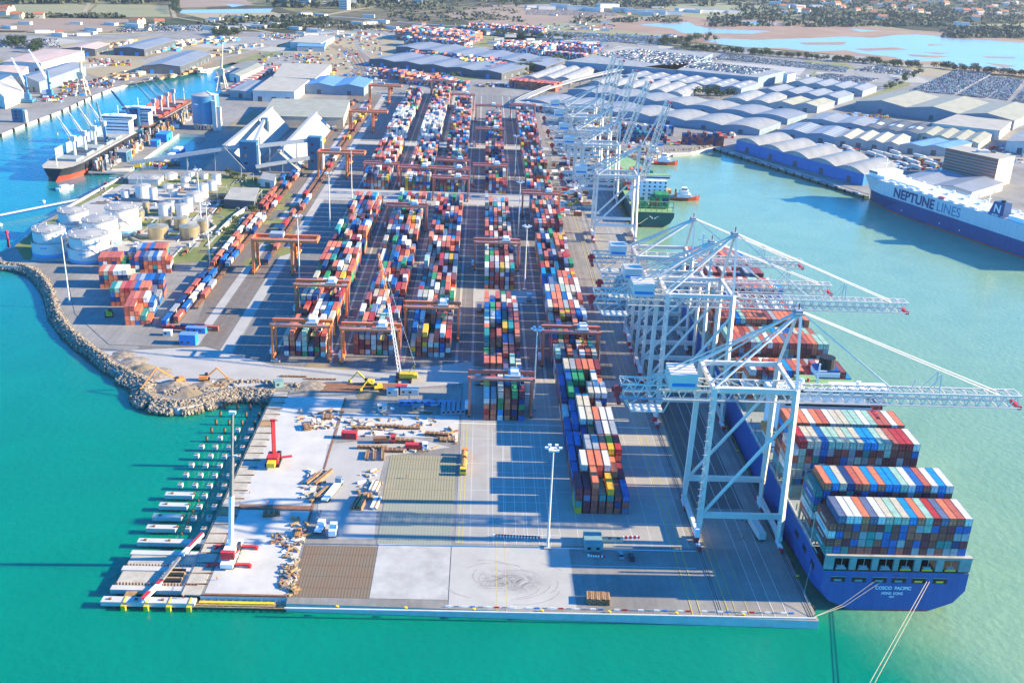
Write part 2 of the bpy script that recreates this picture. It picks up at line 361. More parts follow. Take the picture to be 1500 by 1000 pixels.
# ---------------------------------------------------------------- sea and land
tag(MB('sea').sheet([(-12000,-2000),(12000,-2000),(12000,14000),(-12000,14000)],-3).build('sea'),kind='structure')
def gl(l,z=0): return [G(u,v,z) for u,v in l]
q0=Vector((238,1043)); qd=Vector((84.6,-205.4)).normalized(); qn=Vector((-qd.y,qd.x))
if qn.x<0: qn=-qn
qe=Vector((331,846)); q1=qe+qn*33; q2=q1+qd*520
div=[(1700,150),(1500,118),(1340,102),(1200,84),(1040,76),(900,62),(820,60),(690,60),(560,44),(470,46),(425,50),(380,47),(250,44),(160,50),(-60,50),(-200,52)]
DIV=gl(div)
basin_left=gl([(-200,285),(-60,226),(0,197),(37,182),(90,162),(133,142),(163,130),(176,127),(192,120),(224,116),(264,109),(280,104),(302,102),(333,91),(360,83),(384,77.6),(414,59),(425,55)])
basin_right=gl([(432,57),(398,75),(376,84),(355,90),(338,97),(316,106),(322,118),(324,135),(312,144),(277,160),(258,175),(214,206),(170,226),(133,244),(133,249),(192,246),(262,196),(300,197),(301,206),(282,221),(252,238),(243,247),(188,252),(176,262),(146,281),(115,296),(92,310),(62,325),(40,345),(20,362),(-20,376),(-80,382),(-80,390),(0,389)])
rubble=gl([(30,391),(50,398),(62,410),(72,430),(82,460),(100,487),(120,504),(140,521),(159,537),(180,548),(213,558),(209,572),(220,589),(260,598),(292,592),(319,583),(338,575),(388,576),(402,580)])
deck=[(-85.5,415.5),(-83,267.5),(-56,267.5),(-56,264.6),(109.3,261)]
east=[(109.3,990)]+gl([(945,231),(965,228),(985,224),(1012,223),(1045,216)])+[(q0.x,q0.y),(qe.x,qe.y),(q1.x,q1.y),(q2.x,q2.y),(q2.x+3000,q2.y)]
outline=deck+east+DIV+[basin_left[0]]+basin_left[1:]+basin_right+rubble
pg=MB('yard','fascia').prism(outline,-8,0,1,0); pg=pg.build('port_ground'); tag(pg,kind='structure')
far=DIV+[(-9000,DIV[-1][1]),(-9000,14000),(12000,14000),(12000,q2.y)]+[(q2.x+3000,q2.y)]
tag(MB('country').sheet(far,0).build('countryside'),kind='structure')
PAT=[0]
def patch(name,poly,m,z=.02,px=True,kind='structure'):
    PAT[0]+=1
    return tag(MB(m).sheet(gl(poly) if px else poly,z+.0007*PAT[0]).build(name),kind=kind)
def road(name,pl,w,m='road',z=.06,px=True):
    P=[Vector(p) for p in (gl(pl) if px else pl)]; L_=[];R_=[]
    for i,p in enumerate(P):
        d=(P[min(i+1,len(P)-1)]-P[max(i-1,0)]).normalized(); n=Vector((-d.y,d.x))*w/2
        L_.append(tuple(p+n)); R_.append(tuple(p-n))
    PAT[0]+=1; zz=z+.0007*PAT[0]; b=MB(m)
    for i in range(len(P)-1): b.add([(*R_[i],zz),(*R_[i+1],zz),(*L_[i+1],zz),(*L_[i],zz)],[(0,1,2,3)])
    return tag(b.build(name),kind='structure')
# countryside sheets
patch('field',[(20,7),(140,7),(118,26),(15,24)],'field_olive',.1)
patch('field',[(144,7),(246,8),(250,25),(122,26)],'field_olive',.1)
patch('field',[(-60,30),(0,29),(90,27),(205,29),(160,47),(0,45),(-60,45)],'field_brown',.1)
patch('field',[(262,-4),(350,-6),(372,8),(264,12)],'field_brown',.1)
patch('marsh',[(265,20),(400,18),(430,26),(300,28)],'field_tan',.1)
patch('field',[(330,22),(425,20),(400,27),(330,28)],'field_tan',.1)
patch('field',[(650,22),(720,8),(820,6),(900,20),(940,30),(850,34),(770,40),(700,36)],'field_brown',.1)
patch('field',[(720,40),(940,26),(1010,32),(900,38),(790,48)],'field_olive',.1)
patch('marsh',[(830,42),(900,33),(1010,24),(1200,33),(1330,44),(1420,50),(1560,66),(1560,118),(1500,113),(1390,101),(1250,82),(1060,66),(950,56),(880,50)],'marsh',.12)
patch('field',[(960,8),(1100,3),(1180,22),(1060,30),(1000,24)],'field_olive',.14)
patch('field',[(1130,24),(1200,34),(1340,45),(1290,38),(1200,29)],'field_olive',.14)
patch('field',[(1300,14),(1350,12),(1400,30),(1310,22)],'field_olive',.14)
patch('field',[(1380,38),(1500,34),(1530,40),(1440,44)],'field_olive',.14)
patch('grass_verge',[(560,45),(690,62),(820,45),(900,44),(1000,54),(880,52),(800,58),(700,52)],'field_olive',.14)
patch('lagoon',[(1030,60),(1060,57),(1110,59),(1200,56),(1235,54),(1280,56),(1310,52),(1345,51),(1400,55),(1460,60),(1560,68),(1560,112),(1500,104),(1440,100),(1395,97),(1375,90),(1330,91),(1310,84),(1262,79),(1240,74),(1190,76),(1150,71),(1095,70),(1060,66)],'lagoon_water',.18)
for pl in ([(935,37),(962,35),(1010,33),(1018,38),(1040,42),(1075,44),(1130,46),(1100,50),(1000,49),(985,42)],[(1060,31),(1120,31),(1140,35),(1128,38),(1104,36)],[(1090,34),(1125,36),(1100,38)],[(1240,42),(1290,46),(1260,47)],[(265,15),(400,13),(395,19),(263,20)],[(330,6),(360,8),(340,11)],[(900,52),(1000,52),(960,56)]):
    patch('marsh_pool',pl,'lagoon_water',.2)
for pl in ([(1170,63),(1240,62),(1235,66),(1180,66)],[(1250,72),(1310,70),(1330,73),(1270,75)],[(1360,65),(1385,66),(1360,68)],[(1440,83),(1490,84),(1485,86),(1445,85)],[(1330,80),(1390,83),(1370,85),(1335,83)],[(1440,92),(1490,97),(1470,99)],[(1350,77),(1390,78),(1375,80)]):
    patch('mud_bank',pl,'marsh',.26)
road('highway',[(455,22),(520,27),(600,34),(680,40),(720,47),(780,53),(900,60),(1040,70),(1100,72)],16,'roof_slate',.5)
road('highway',[(720,47),(800,42),(870,34),(960,24),(1100,12)],14,'road',.45)
for pl,w in (([(-40,49),(160,50),(330,43),(420,42),(520,36)],22),([(250,0),(252,14),(256,26),(300,33)],9),([(300,32),(420,52),(560,44),(700,60)],16),([(130,5),(120,25)],8),([(420,40),(480,22),(560,8),(640,-6)],14),([(1180,30),(1340,50),(1520,66)],6)):
    road('country_road',pl,w,'field_tan',.3)
for k in range(5): road('railway_siding',[(560,34-3*k),(640,26-3.4*k),(760,9-3*k)],7,'field_brown' if k%2 else 'ballast',.5)
# ---------------------------------------------------------------- port pavement
def rect(name,x0,x1,y0,y1,m,z=.02): return patch(name,[(x0,y0),(x1,y0),(x1,y1),(x0,y1)],m,z,False)
rect('container_yard_asphalt',-117,66,441,765,'yard_asphalt')
rect('container_yard_asphalt',-117,66,803,1330,'yard_asphalt')
rect('quay_apron',76,104,300,985,'concrete_dark',.03); rect('quay_lane',82.5,101,327,560,'asphalt_dark',.035)
rect('yard_panel',-5,76,300,441,'slab_asphalt',.03)
rect('new_deck',-83,-56.5,322.5,414,'concrete_new',.03); rect('new_deck',-82,-56.5,269,318.5,'concrete_new',.03)
rect('new_deck',-56,-6,378,399,'concrete_new',.03)
rect('deck_joint',-83.3,-57,318.8,322,'rust',.04)
rect('gravel_bed',-32.3,-6.3,326.5,362.3,'gravel_grid',.04); rect('gravel_bed',-31.6,-6.3,298.6,326.2,'grey_grid',.04)
rect('rebar_bed',-55.4,-31,268,296.8,'rebar_mat',.05)
rect('fresh_slab',-30.8,-6.3,268,298,'slab_stained',.04)
rect('worn_slab',-6,34,264,298,'worn_concrete',.04)
# rotated construction track
patch('sandy_track',[(480,650),(600,640),(660,655),(565,668),(556,700),(548,790),(480,790),(465,745)],'concrete',.03)
for (x0,x1,y0,y1) in ((-4,-3.7,300,392),(-2.6,-2.3,300,392),(9,9.2,262,320),(12,12.2,262,320),(70,70.3,262,980),(72.6,72.9,262,980),(81.5,81.8,262,980),(84,84.2,262,980),(88,88.15,262,980),(92,92.15,262,980),(96,96.15,262,980),(100,100.15,262,980),(-8,76,391.7,392.2),(-30.9,78,298.0,298.5),(32,76,288,288.25)):
    rect('lane_line',x0,x1,y0,y1,'paint_yellow' if x1-x0<1 and x0<90 else 'paint_white',.05)
for y in range(306,392,11): rect('lane_line',8,31,y,y+.18,'paint_white',.05)
for x in range(8,32,4): rect('lane_line',x,x+.15,300,388,'paint_white',.055)
for x in (78.7,79.4,107.2,107.9): rect('crane_rail',x,x+.25,262,984,'black',.06)
rect('rail_gutter',78.2,80.2,262,984,'concrete_dark',.045); rect('rail_gutter',106.6,108.6,262,984,'concrete_dark',.045)
# rtg runways (pale strips) and cross roads
for x0 in (-97.5,-69.5,-64,-36.5,-35,-9.6,-1.8,24.5,33,58.8):
    for a,b in ((400 if x0>-5 else 452,765),(803,1320)): rect('gantry_runway',x0,x0+1.3,a,b,'concrete',.05)
for y0,y1,x0,x1 in ((765,803,-120,66),(985,1000,-120,66),(546,567,-2,34)): rect('cross_road',x0,x1,y0,y1,'concrete',.045)
# railway
rect('railway_bed',-163,-124,462,1300,'ballast',.03); rect('railway_apron',-124,-118,462,1300,'concrete',.035); 
rect('railway_apron',-141,-136,470,1250,'concrete',.045)
for x in (-160,-155.5,-151,-146.5,-142.5,-134,-129.5):
    for d in (0,1.5): rect('rail',x+d,x+d+.18,468,1290,'rust',.07)
# tyre marks on the worn slab
RTM=random.Random(8)
tb=MB('tyre_grey')
for k in range(26):
    cx_,cy2=12+RTM.gauss(0,5),279+RTM.gauss(0,2.6); r=RTM.uniform(1,10); a0=RTM.uniform(0,6.28); n=RTM.randint(3,8)
    for i in range(n):
        a=a0+i*.19; b=a+.19
        tb.add([(cx_+(r+d)*math.cos(t)*1.4,cy2+(r+d)*math.sin(t),.0905+.0005*k) for t,d in ((a,0),(a,RTM.uniform(.12,.4)),(b,.25),(b,0))],[(0,1,2,3)])
tag(tb.build('tyre_marks'),kind='stuff',label='dark curved tyre marks on the pale slab at the quay edge',cat='tyre marks')
# green ground around tank farm
patch('tank_farm_grass',[(35,380),(22,360),(70,325),(178,262),(330,258),(430,262),(415,300),(330,380),(235,388),(150,388)],'grass_green',.03)
patch('tank_farm_pavement',[(45,382),(60,345),(120,300),(180,270),(320,268),(318,300),(300,345),(290,362),(200,366),(150,384)],'concrete',.05)
patch('container_storage_pavement',[(95,392),(240,388),(300,395),(320,380),(290,470),(250,508),(160,505),(110,460)],'yard',.06)
patch('shed_yard_soil',[(330,188),(372,160),(400,170),(360,198)],'soil',.04)
patch('grass_bank',[(600,118),(700,108),(790,95),(830,88),(832,92),(790,102),(700,116),(600,124)],'grass_green',.04)
patch('grass_bank',[(1250,138),(1330,118),(1345,108),(1355,108),(1330,126),(1262,146)],'grass_green',.04)
for pl in ([(150,62),(330,60),(330,90),(230,110),(160,120),(120,105)],[(430,60),(560,50),(600,70),(500,110),(430,100)]): patch('timber_yard_ground',pl,'field_tan',.04)
patch('gravel_road',[(160,128),(230,112),(330,88),(420,52),(428,52),(395,74),(334,94),(265,111),(200,122)],'soil',.05)
rect('deck_seam',-57.2,-56.4,300,414,'rust',.06)
rect('quay_grime',-80,-60,420,452,'soil',.03)
patch('site_road',[(150,515),(300,508),(400,535),(560,545),(690,530),(700,560),(560,572),(410,560),(330,572),(230,560)],'concrete',.03)
patch('site_trench',[(460,560),(580,562),(578,575),(455,573)],'rust',.06)
patch('site_pit',[(600,570),(676,568),(676,590),(600,592)],'concrete_dark',.06)
# quay edge details
bl=MB('black')
eq=empty('quay_kerb',0,0,label='long white concrete kerb along the front edge of the pier',cat='kerb')
MB('fascia').box(-56,108.6,261.6,262.2,0,.5).build('kerb_beam',eq).location=(0,0,0)

# west yards, streets and hard standings beyond the terminal
rp=random.Random(4)
for k in range(70):
    u=rp.uniform(380,1500) if k%3 else rp.uniform(0,380); v0=50+max(0,(u-900))*.085; v=rp.uniform(v0,v0+34) if u>380 else rp.uniform(56,100)
    if 150<u<420 and v>85: continue
    x,y=G(u,v); w=rp.uniform(12,60); d=rp.uniform(15,90); a=rp.choice((-.38,-.38,1.19,-.1)); c,s_=math.cos(a),math.sin(a)
    patch('hard_standing',[(x+i*w*c-j*d*s_,y+i*w*s_+j*d*c) for i,j in ((-1,-1),(1,-1),(1,1),(-1,1))],rp.choice(('concrete','road','roof_tan','soil','concrete_dark','field_tan','grass_green','road')),.03,False)
for pl,w in (([(560,44),(600,75),(600,120)],9),([(470,46),(520,60),(540,90),(545,115)],8),([(700,112),(830,92),(870,70),(900,62)],8),([(600,118),(700,110),(790,98)],6),([(850,80),(920,68),(1040,76),(1345,104),(1520,124)],8),([(1113,196),(1150,180),(1240,152),(1345,108)],9),([(1120,198),(1200,212),(1290,225),(1400,250)],9),([(100,128),(250,104),(420,62),(480,46)],7)): road('port_road',pl,w,'road',.07)
for k in range(7): road('railway_track',[(470+9*k,62+2*k),(505+7*k,78+2*k),(520+6*k,100+2*k),(505+5*k,120)],3,'rust' if k%2 else 'ballast',.09)
# ---------------------------------------------------------------- containers
CC={'orange':(.68,.20,.10),'red':(.45,.035,.035),'brick red':(.47,.115,.075),'maroon':(.21,.035,.055),'brown':(.27,.07,.06),'blue':(.015,.13,.40),'bright blue':(.01,.26,.60),'navy':(.015,.05,.17),
'slate blue':(.12,.16,.27),'teal':(.03,.26,.25),'green':(.04,.30,.11),'mint green':(.33,.52,.42),'white':(.68,.67,.63),'grey':(.34,.37,.40),'cream':(.56,.50,.38),'yellow':(.66,.42,.03)}
POP=['orange']*11+['brick red']*10+['brown']*4+['maroon']*3+['blue']*4+['bright blue']*2+['navy']*3+['grey']*5+['white']*7+['cream']*5+['teal']*2+['green']*2+['red']*2+['yellow']*2+['slate blue']*2+['mint green']
WHITE=['white']*12+['grey']*2+['navy']*3+['blue']+['orange']+['cream']*2
OBL=['orange']*5+['brick red']*7+['blue']*3+['navy']*3+['white']*2+['teal']
SHIP=['orange']*3+['brick red']*6+['brown']*4+['maroon']*3+['white']*3+['cream']*4+['mint green']*2+['bright blue']*3+['blue']*3+['slate blue']*2+['teal']*2+['grey']*3
BAYLEN=12.19; CW=2.438
pool=[]
def put(x,y,z,L,c,lab,rot=0.,h=2.6,exp=None,w=CW):
    "x,y = centre of the near-left corner footprint; length along local y"
    pool.append(dict(x=x,y=y,z=z,L=L,c=c,lab=lab,rot=rot,h=h,exp=exp))
def block(name,x0,n,y0,bays,z0=0.,pitch=2.84,bp=12.85,hf=None,cols=POP,top=None,h=2.6,rot=0.,words=('row','bay'),split=.15,org=None):
    """bays = list of height lists (one per column). top = optional colours of the top container per bay/column"""
    rr=random.Random(hash(name)%1000 if 0 else sum(map(ord,name)))
    H=bays; nb=len(H)
    for j in range(nb):
        for i in range(n):
            hh=H[j][i]
            front=H[j-1][i] if j>0 else 0
            lf=H[j][i-1] if i>0 else 0; rg=H[j][i+1] if i<n-1 else 0
            bk=H[j+1][i] if j<nb-1 else 0
            sp=rr.random()<split
            base=rr.choice(cols(j) if callable(cols) else cols)
            for k in range(hh):
                c=rr.choice(cols(j) if callable(cols) else cols) if rr.random()<.75 else base
                if top and j<len(top) and i<len(top[j]) and k==hh-1: c=top[j][i]
                ex=dict(t=k==hh-1,f=k>=front,l=k>=lf,r=k>=rg,b=k>=bk)
                if not any(ex.values()): continue
                tier='top tier' if k==hh-1 else 'tier %d'%(k+1)
                x=x0+i*pitch; y=y0+j*bp; z=z0+k*h
                lab=('%%s container, %s, %s column, %s bay, %s'%(tier,od(i),od(j),name)) if nb>1 else '%%s container, %s, %s column, %s'%(tier,od(i),name)
                if org: # rotated block
                    a=rot; X=org[0]+(x)*math.cos(a)-(y)*math.sin(a); Y=org[1]+x*math.sin(a)+y*math.cos(a)
                else: X,Y=x,y
                if sp and split:
                    put(X,Y,z,6.06,c,lab+', near half',rot,h,ex)
                    d=6.13; put(X-d*math.sin(rot),Y+d*math.cos(rot),z,6.06,rr.choice(POP) if split else c,lab+', far half',rot,h,dict(ex,f=False))
                else: put(X,Y,z,BAYLEN,c,lab,rot,h,ex)
def hts(n,nb,seed,lo=2,hi=5,gaps=(),low=()):
    r=random.Random(seed); o=[]; b=r.uniform(lo,hi)
    for j in range(nb):
        b=min(hi,max(lo,b+r.uniform(-1.2,1.2))); 
        if j in gaps: o.append([0]*n); continue
        row=[max(0,min(hi,int(round(b+r.gauss(0,.55))))) for _ in range(n)]
        if r.random()<.15: row[r.randrange(n)]=max(0,int(b)-2)
        if j in low: row=[min(v,2) for v in row]
        o.append(row)
    return o
# block E: explicit near bays
EH=[[4,4,5,3,4,3,3],[3,5,5,5,5,4,3],[3,3,5,5,5,5,5],[3,3,4,4,5,5,5],[3,4,5,5,5,5,5],[3,4,5,5,2,4,3],[4,5,4,2,5,5,5],[4,5,5,5,2,5,4],[4,5,5,5,5,5,5]]
ET=[['maroon','maroon','orange','teal','yellow','brown','blue'],['blue','white','orange','orange','white','orange','maroon'],['blue','maroon','grey','grey','orange','yellow','red'],['blue','bright blue','navy','orange','slate blue','white','grey'],
['blue','blue','white','cream','orange','white','white'],['white','blue','cream','cream','orange','grey','red'],['navy','green','blue','navy','cream','white','white'],['blue','blue','green','green','navy','white','orange'],['slate blue','cream','grey','brick red','orange','orange','maroon']]
ECOL=['brown']*5+['brick red']*4+['maroon']*3+['blue']*3+['navy']*2+['teal','yellow','grey','slate blue','white','orange']
block('yard block nearest the quay cranes',37.8,7,321.2,EH,top=ET,cols=ECOL,split=0.)
block('block behind the quayside one',37.8,7,441,hts(7,25,5,3.6,5,gaps=(17,)),split=.12)
DH=hts(6,11,9,3.5,5); DH[0]=[4,4,5,4,5,5]; DH[1]=[4,3,5,5,4,5]
block('front part of the fourth yard block',4.3,6,395.5,DH,pitch=3.0,split=.12)
block('rear part of the fourth yard block',4.3,6,569,hts(6,15,23,3,5),pitch=3.0)
CH=hts(7,23,31,3.5,5,gaps=(11,)); CH[0]=[3,4,5,3,4,5,4]
block('middle yard block',-31.5,7,463.5,CH,split=.2)
BH=hts(7,23,41,3,5,gaps=(13,)); BH[0]=[4,5,4,5,4,5,4]; BH[1]=[4,5,5,3,5,5,4]
block('second yard block',-59.3,7,464.5,BH,split=.2)
AH=hts(7,23,51,3.5,5,gaps=(12,)); AH[0]=[4,5,3,5,2,5,4]
block('yard block beside the tracks',-92.3,7,460,AH,pitch=2.94,split=.12)
# far half of the yard
def whites(a,b): return lambda j: WHITE if a<=j<b else POP
for nm,x0,n,y0,nb,cs,sd in (('rail side',-92.3,7,803,38,whites(13,26),61),('second',-59.3,7,803,40,whites(12,26),62),('middle',-31.5,7,803,34,POP,63),('fourth',4.3,6,803,26,POP,64),('quay side',37.8,7,803,28,POP,65)):
    block('far %s yard block'%nm,x0,n,y0,hts(n,nb,sd,3,5,gaps=(4,14,15)),cols=cs,split=.25)
# landside stack by the rubble shore (turned)
def stack_px(name,u,v,n,nb,rot,H,top,cols=OBL):
    o=G(u,v); block(name,0,n,0,H,rot=rot,org=o,top=top,cols=cols,pitch=2.5,bp=12.5,split=0.)
r1=math.radians(9)
stack_px('landside pile nearest the rubble shore',184,477,5,2,r1,[[4,4,3,2,1],[4,4,4,4,3]],[['brick red','brick red','orange','teal','orange'],['brick red','orange','brick red','white','blue']])
stack_px('landside pile second from the front',163,449,10,1,r1,[[4,4,4,4,4,4,4,4,3,2]],[['teal','mint green','brick red','red','brick red','blue','orange','orange','slate blue','grey']])
stack_px('landside pile behind the white boxes',178,437,9,1,r1,[[3,3,4,4,4,4,4,4,4]],[['brick red','orange','orange','slate blue','grey','blue','blue','navy','blue']])
stack_px('landside white-topped row',147,423,8,1,r1,[[4,4,4,4,4,4,3,2]],[['orange','cream','brick red','white','white','white','cream','cream']])
stack_px('landside rear row',146,402,16,1,r1,[[4,4,4,4,4,3,2,3,4,4,4,4,4,4,4,3]],[['brick red']*5+['green','teal','navy','brick red','navy','slate blue','grey','blue','white','orange','brick red']])
stack_px('landside rearmost row',150,389,15,1,r1,[[3,3,3,2,2,2,3,3,4,4,4,4,4,4,4]],[['navy','slate blue','navy','blue','blue','navy','grey','slate blue','grey','blue','brick red','blue','brick red','brick red','orange']])
# far depots beyond the yard
def depot(name,u,v,n,nb,w,seed,lo,hi,cols,rot):
    block(name,0,n,0,hts(n,nb,seed,lo,hi),rot=rot,org=G(u,v),cols=cols,pitch=2.6,bp=12.6,split=.1)
dp=math.radians
for t in (('distant depot left stack',553,115,14,2,0,71,3,5,OBL,dp(-18)),('distant depot long stack',585,122,26,3,0,72,3,5,OBL,dp(-20)),('distant depot small stack',640,130,14,2,0,73,2,4,OBL,dp(-20)),
 ('far red stack by the flyover',745,128,26,2,0,74,2,4,['brick red']*6+['navy']+['orange'],dp(-24)),('far red stack behind the halls',700,108,18,3,0,75,2,4,['brick red']*3+['navy']*2+['white'],dp(-24)),
 ('big distant depot',578,58,52,8,0,76,4,7,OBL+['green','white'],dp(-22)),('big distant depot front',592,68,44,3,0,77,4,7,['white']*3+OBL,dp(-22)),('white distant depot',722,79,34,6,0,78,4,7,['white']*9+OBL,dp(-22)),
 ('mid distant depot',590,88,60,3,0,79,3,6,['white']*5+OBL+['yellow','green'],dp(-22)),('right distant depot',660,98,34,3,0,80,3,6,['navy','brick red','navy','white','yellow','blue'],dp(-22)),
 ('depot beside the white sheds',776,73,44,6,0,81,3,5,['brick red','navy','blue','white','brick red'],dp(-22)),('farthest rail depot',680,43,64,5,0,82,2,4,OBL+['white','white','green'],dp(-15)),('far depot row',790,84,30,2,0,83,2,4,['white','navy','brick red'],dp(-22))):
    depot(*t)
# stack by the basin head
for t in (('container wall at the basin head',872,206,28,1,0,91,4,5,['navy']*4+['brick red']*4+['teal']*2,dp(-3)),('end stack at the basin head',1000,212,16,1,0,92,4,5,['brick red','navy','brown'],dp(-3)),('low stack at the basin head',900,196,24,1,0,93,2,4,['white','navy','brick red','blue'],dp(-3))): depot(*t)
# big ship cargo
SX=114.2; SP=2.5
def cargo(name,y,tiers,n=17,x=SX,h=2.74,z=17.4,top=None,left=None,cols=SHIP,var=0):
    rr=random.Random(int(y)); hs=[tiers-(rr.random()<var)-(rr.random()<var) for _ in range(n)]
    if left is not None:
        hs=[left]+hs; x-=SP; top=[['teal' if left%2 else 'blue']+top] if top else None
    else: top=[top] if top else None
    block(name,x,len(hs),y,[hs],z0=z,pitch=SP,h=h,cols=cols,top=top,split=0.)
T1=['slate blue','white','white','orange','slate blue','white','cream','mint green','cream','bright blue','orange','mint green','red','slate blue','orange','brick red','white']
DARK=['brown']*6+['brick red']*4+['maroon']*4+['blue']*5+['teal']*3+['grey']*4+['navy']*1+['mint green']
cargo('sternmost bay of the big blue ship',272.1,5,top=T1,cols=DARK)
for k,c in enumerate(('teal','brown','grey','brick red')): put(SX-SP,272.1,17.4+2.74*k,12.19,{'teal':'teal','brown':'brown','grey':'white','brick red':'brick red'}[c],'%%s container, outer left column, tier %d, sternmost bay of the big blue ship'%(k+1),0,2.74,dict(t=k==3,f=True,l=True,r=False,b=False))
T2=['orange','bright blue','cream','navy','brick red','orange','bright blue','orange','bright blue','bright blue','mint green','white','blue','brick red','white','bright blue','white']
cargo('second bay from the stern of the big ship',287.6,6,top=T2,cols=DARK)
for k,c in enumerate(('brick red','white','teal','blue','teal')): put(SX-SP,287.6,17.4+2.74*k,12.19,c,'%%s container, outer left column, tier %d, second bay of the big ship'%(k+1),0,2.74,dict(t=k==4,f=True,l=True,r=False,b=False))
T3=['red','cream','cream','blue','mint green','mint green','cream','mint green','cream','bright blue','bright blue','mint green','cream','brick red','red','red','white']
cargo('third bay from the stern of the big ship',315.5,6,top=T3,h=2.85,cols=DARK+['grey']*3)
for k,c in enumerate(('teal','white','grey','brick red','white')): put(SX-SP,315.5,17.4+2.85*k,12.19,c,'%%s container, outer left column, tier %d, third bay of the big ship'%(k+1),0,2.85,dict(t=k==4,f=True,l=True,r=False,b=False))
T4=['orange','orange','orange','white','orange','brick red','white','cream','cream','mint green','mint green','white','mint green','brick red','brick red','white','orange']
cargo('fourth bay from the stern of the big ship',330.2,6,top=T4,h=2.85)
bayy=[386,400.8,417,432,447,462,477,492,507,522,537,552,567]
for i,y in enumerate(bayy):
    n=17 if y<500 else max(9,17-int((y-500)/9)); x=SX+(17-n)*SP/2
    cargo('%s bay forward of the big ship funnel'%od(i),y,[5,3,5,4,5,5,3,5,4,5,5,5,4][i],n=n,x=x,z=17.4 if y<520 else 16,cols=['brick red']*6+['orange']*4+['white']*3+['brown']*3+['mint green']+['bright blue','slate blue','grey'] if i%4!=3 else SHIP,var=.1 if i%3==0 else 0)
# feeder ship
block('green feeder ship',120,8,738,[[2,1,0,3,4,4,4,4]],z0=9,pitch=2.5,split=0,cols=['green']*6+['navy','brick red','brown'])
block('bow of the green feeder ship',114,10,795,hts(10,5,101,1,3),z0=9,pitch=2.5,bp=13,split=0,cols=['orange','brick red','green','navy'])
# trains: containers on wagons (wagons built later)
WAG=[]
rr=random.Random(5)
TRAINCOL=['orange','brick red','brick red','brick red','red','blue','white','navy','grey','white']
for ln,(x,ya,yb,word) in enumerate(((-159.25,492,830,'outermost track'),(-154.75,498,840,'second track'),(-150.2,520,1250,'third track'),(-133.2,640,1250,'track beside the gantry legs'),(-128.8,600,1200,'innermost track'))):
    y=ya;i=0
    while y<yb:
        WAG.append((x,y,word,i))
        if rr.random()<(.8 if ln<2 else .35): 
            put(x-CW/2,y+.4,1.25,12.19,rr.choice(TRAINCOL if ln<2 or y<900 else ['brown','rust' if 0 else 'maroon','orange','cream','yellow']),'%%s container on the %s wagon of the train on the %s'%(od(i),word),0,2.6,dict(t=True,f=True,l=True,r=True,b=True))
        y+=14.2;i+=1
# loose ones and chassis loads
LOOSE=[(266,480,.05-1.57,'navy'),(286,482,.05-1.57,'brick red'),]
for u,v,r,c in LOOSE:
    o=G(u,v); put(o[0],o[1],1.3 if 0 else 0,12.19,c,'%s container lying across the road end behind the site cabins',1.57 if 0 else -1.57,2.6,dict(t=True,f=True,l=True,r=True,b=True))
# ---- choose the 300 that show largest
def area(p):
    u,v,s=PX(p['x']+1.2,p['y']+3,p['z']+1.3)
    if not(-10<u<1510 and -10<v<1010): return 0
    e=p['exp']; a=0
    if e['t']: a+=p['L']*CW*.5
    if e['f']: a+=CW*p['h']*.85
    if e['l'] and p['x']>30: a+=p['L']*p['h']*.35*min(1,p['x']/300)
    if e['r'] and p['x']<-30: a+=p['L']*p['h']*.35*min(1,-p['x']/300)
    return a*s*s
for p in pool: p['a']=area(p)
pool.sort(key=lambda p:-p['a'])
lab_seen={}
MESH={}
def container_mesh(c,L,h):
    k=(c,L,h)
    if k in MESH: return MESH[k]
    col=CC[c]; dk=tuple(v*.55 for v in col); lt=tuple(min(1,v*1.5+.08) for v in col)
    b=MB('container_paint'); w=CW
    b.box(.05,w-.05,.05,L-.05,.1,h-.06,0,col)
    for x in (0,w-.16):
        for y in (0,L-.16): b.box(x,x+.16,y,y+.16,0,h-.02,0,dk)
    for z in (0,h-.14):
        b.box(.16,w-.16,0,.1,z,z+.12,0,dk); b.box(.16,w-.16,L-.1,L,z,z+.12,0,dk)
        for x in (0,w-.1): b.box(x,x+.1,.16,L-.16,z,z+.12,0,dk)
    for x in (.42,.86,1.5,1.94): b.box(x,x+.06,-.02,.05,.2,h-.2,0,lt)          # door rods
    b.box(w/2-.02,w/2+.02,.0,.05,.12,h-.14,0,dk)
    for x in (.38,1.46): b.box(x,x+.56,-.015,.05,.95,1.2,0,lt)
    nr=int(L/.62)
    for i in range(nr):                                                       # corrugation of side walls and roof bows
        y=.3+i*(L-.6)/nr
        for x in (.0,w-.05): b.box(x,x+.05,y,y+.26,.14,h-.16,0,col,bottom=False)
        if i%2==0: b.box(.2,w-.2,y,y+.3,h-.06,h-.035,0,tuple(v*.9 for v in col),bottom=False)
    if L>10:                                                                  # pale lettering panel on the side
        if c in ('blue','teal','white','brick red','navy','bright blue','brown'):
            lc=(.7,.7,.7) if c!='white' else (.05,.2,.5)
            for x in (-.01,w-.01):
                for q in range(6): b.box(x,x+.02,3.2+q*1.0,3.85+q*1.0,1.15,1.75,0,lc)
    o=b.build('shipping_container'); me=o.data; bpy.data.objects.remove(o); MESH[k]=me; return me
GRP='stacked shipping containers'
for p in pool[:300]:
    me=container_mesh(p['c'],p['L'],p['h'])
    o=bpy.data.objects.new('shipping_container',me); COL.objects.link(o); o.location=(p['x'],p['y'],p['z']); o.rotation_euler=(0,0,p['rot'])
    lb=p['lab']%p['c']; tag(o,lb,'container',GRP)
sb=MB('container_paint')
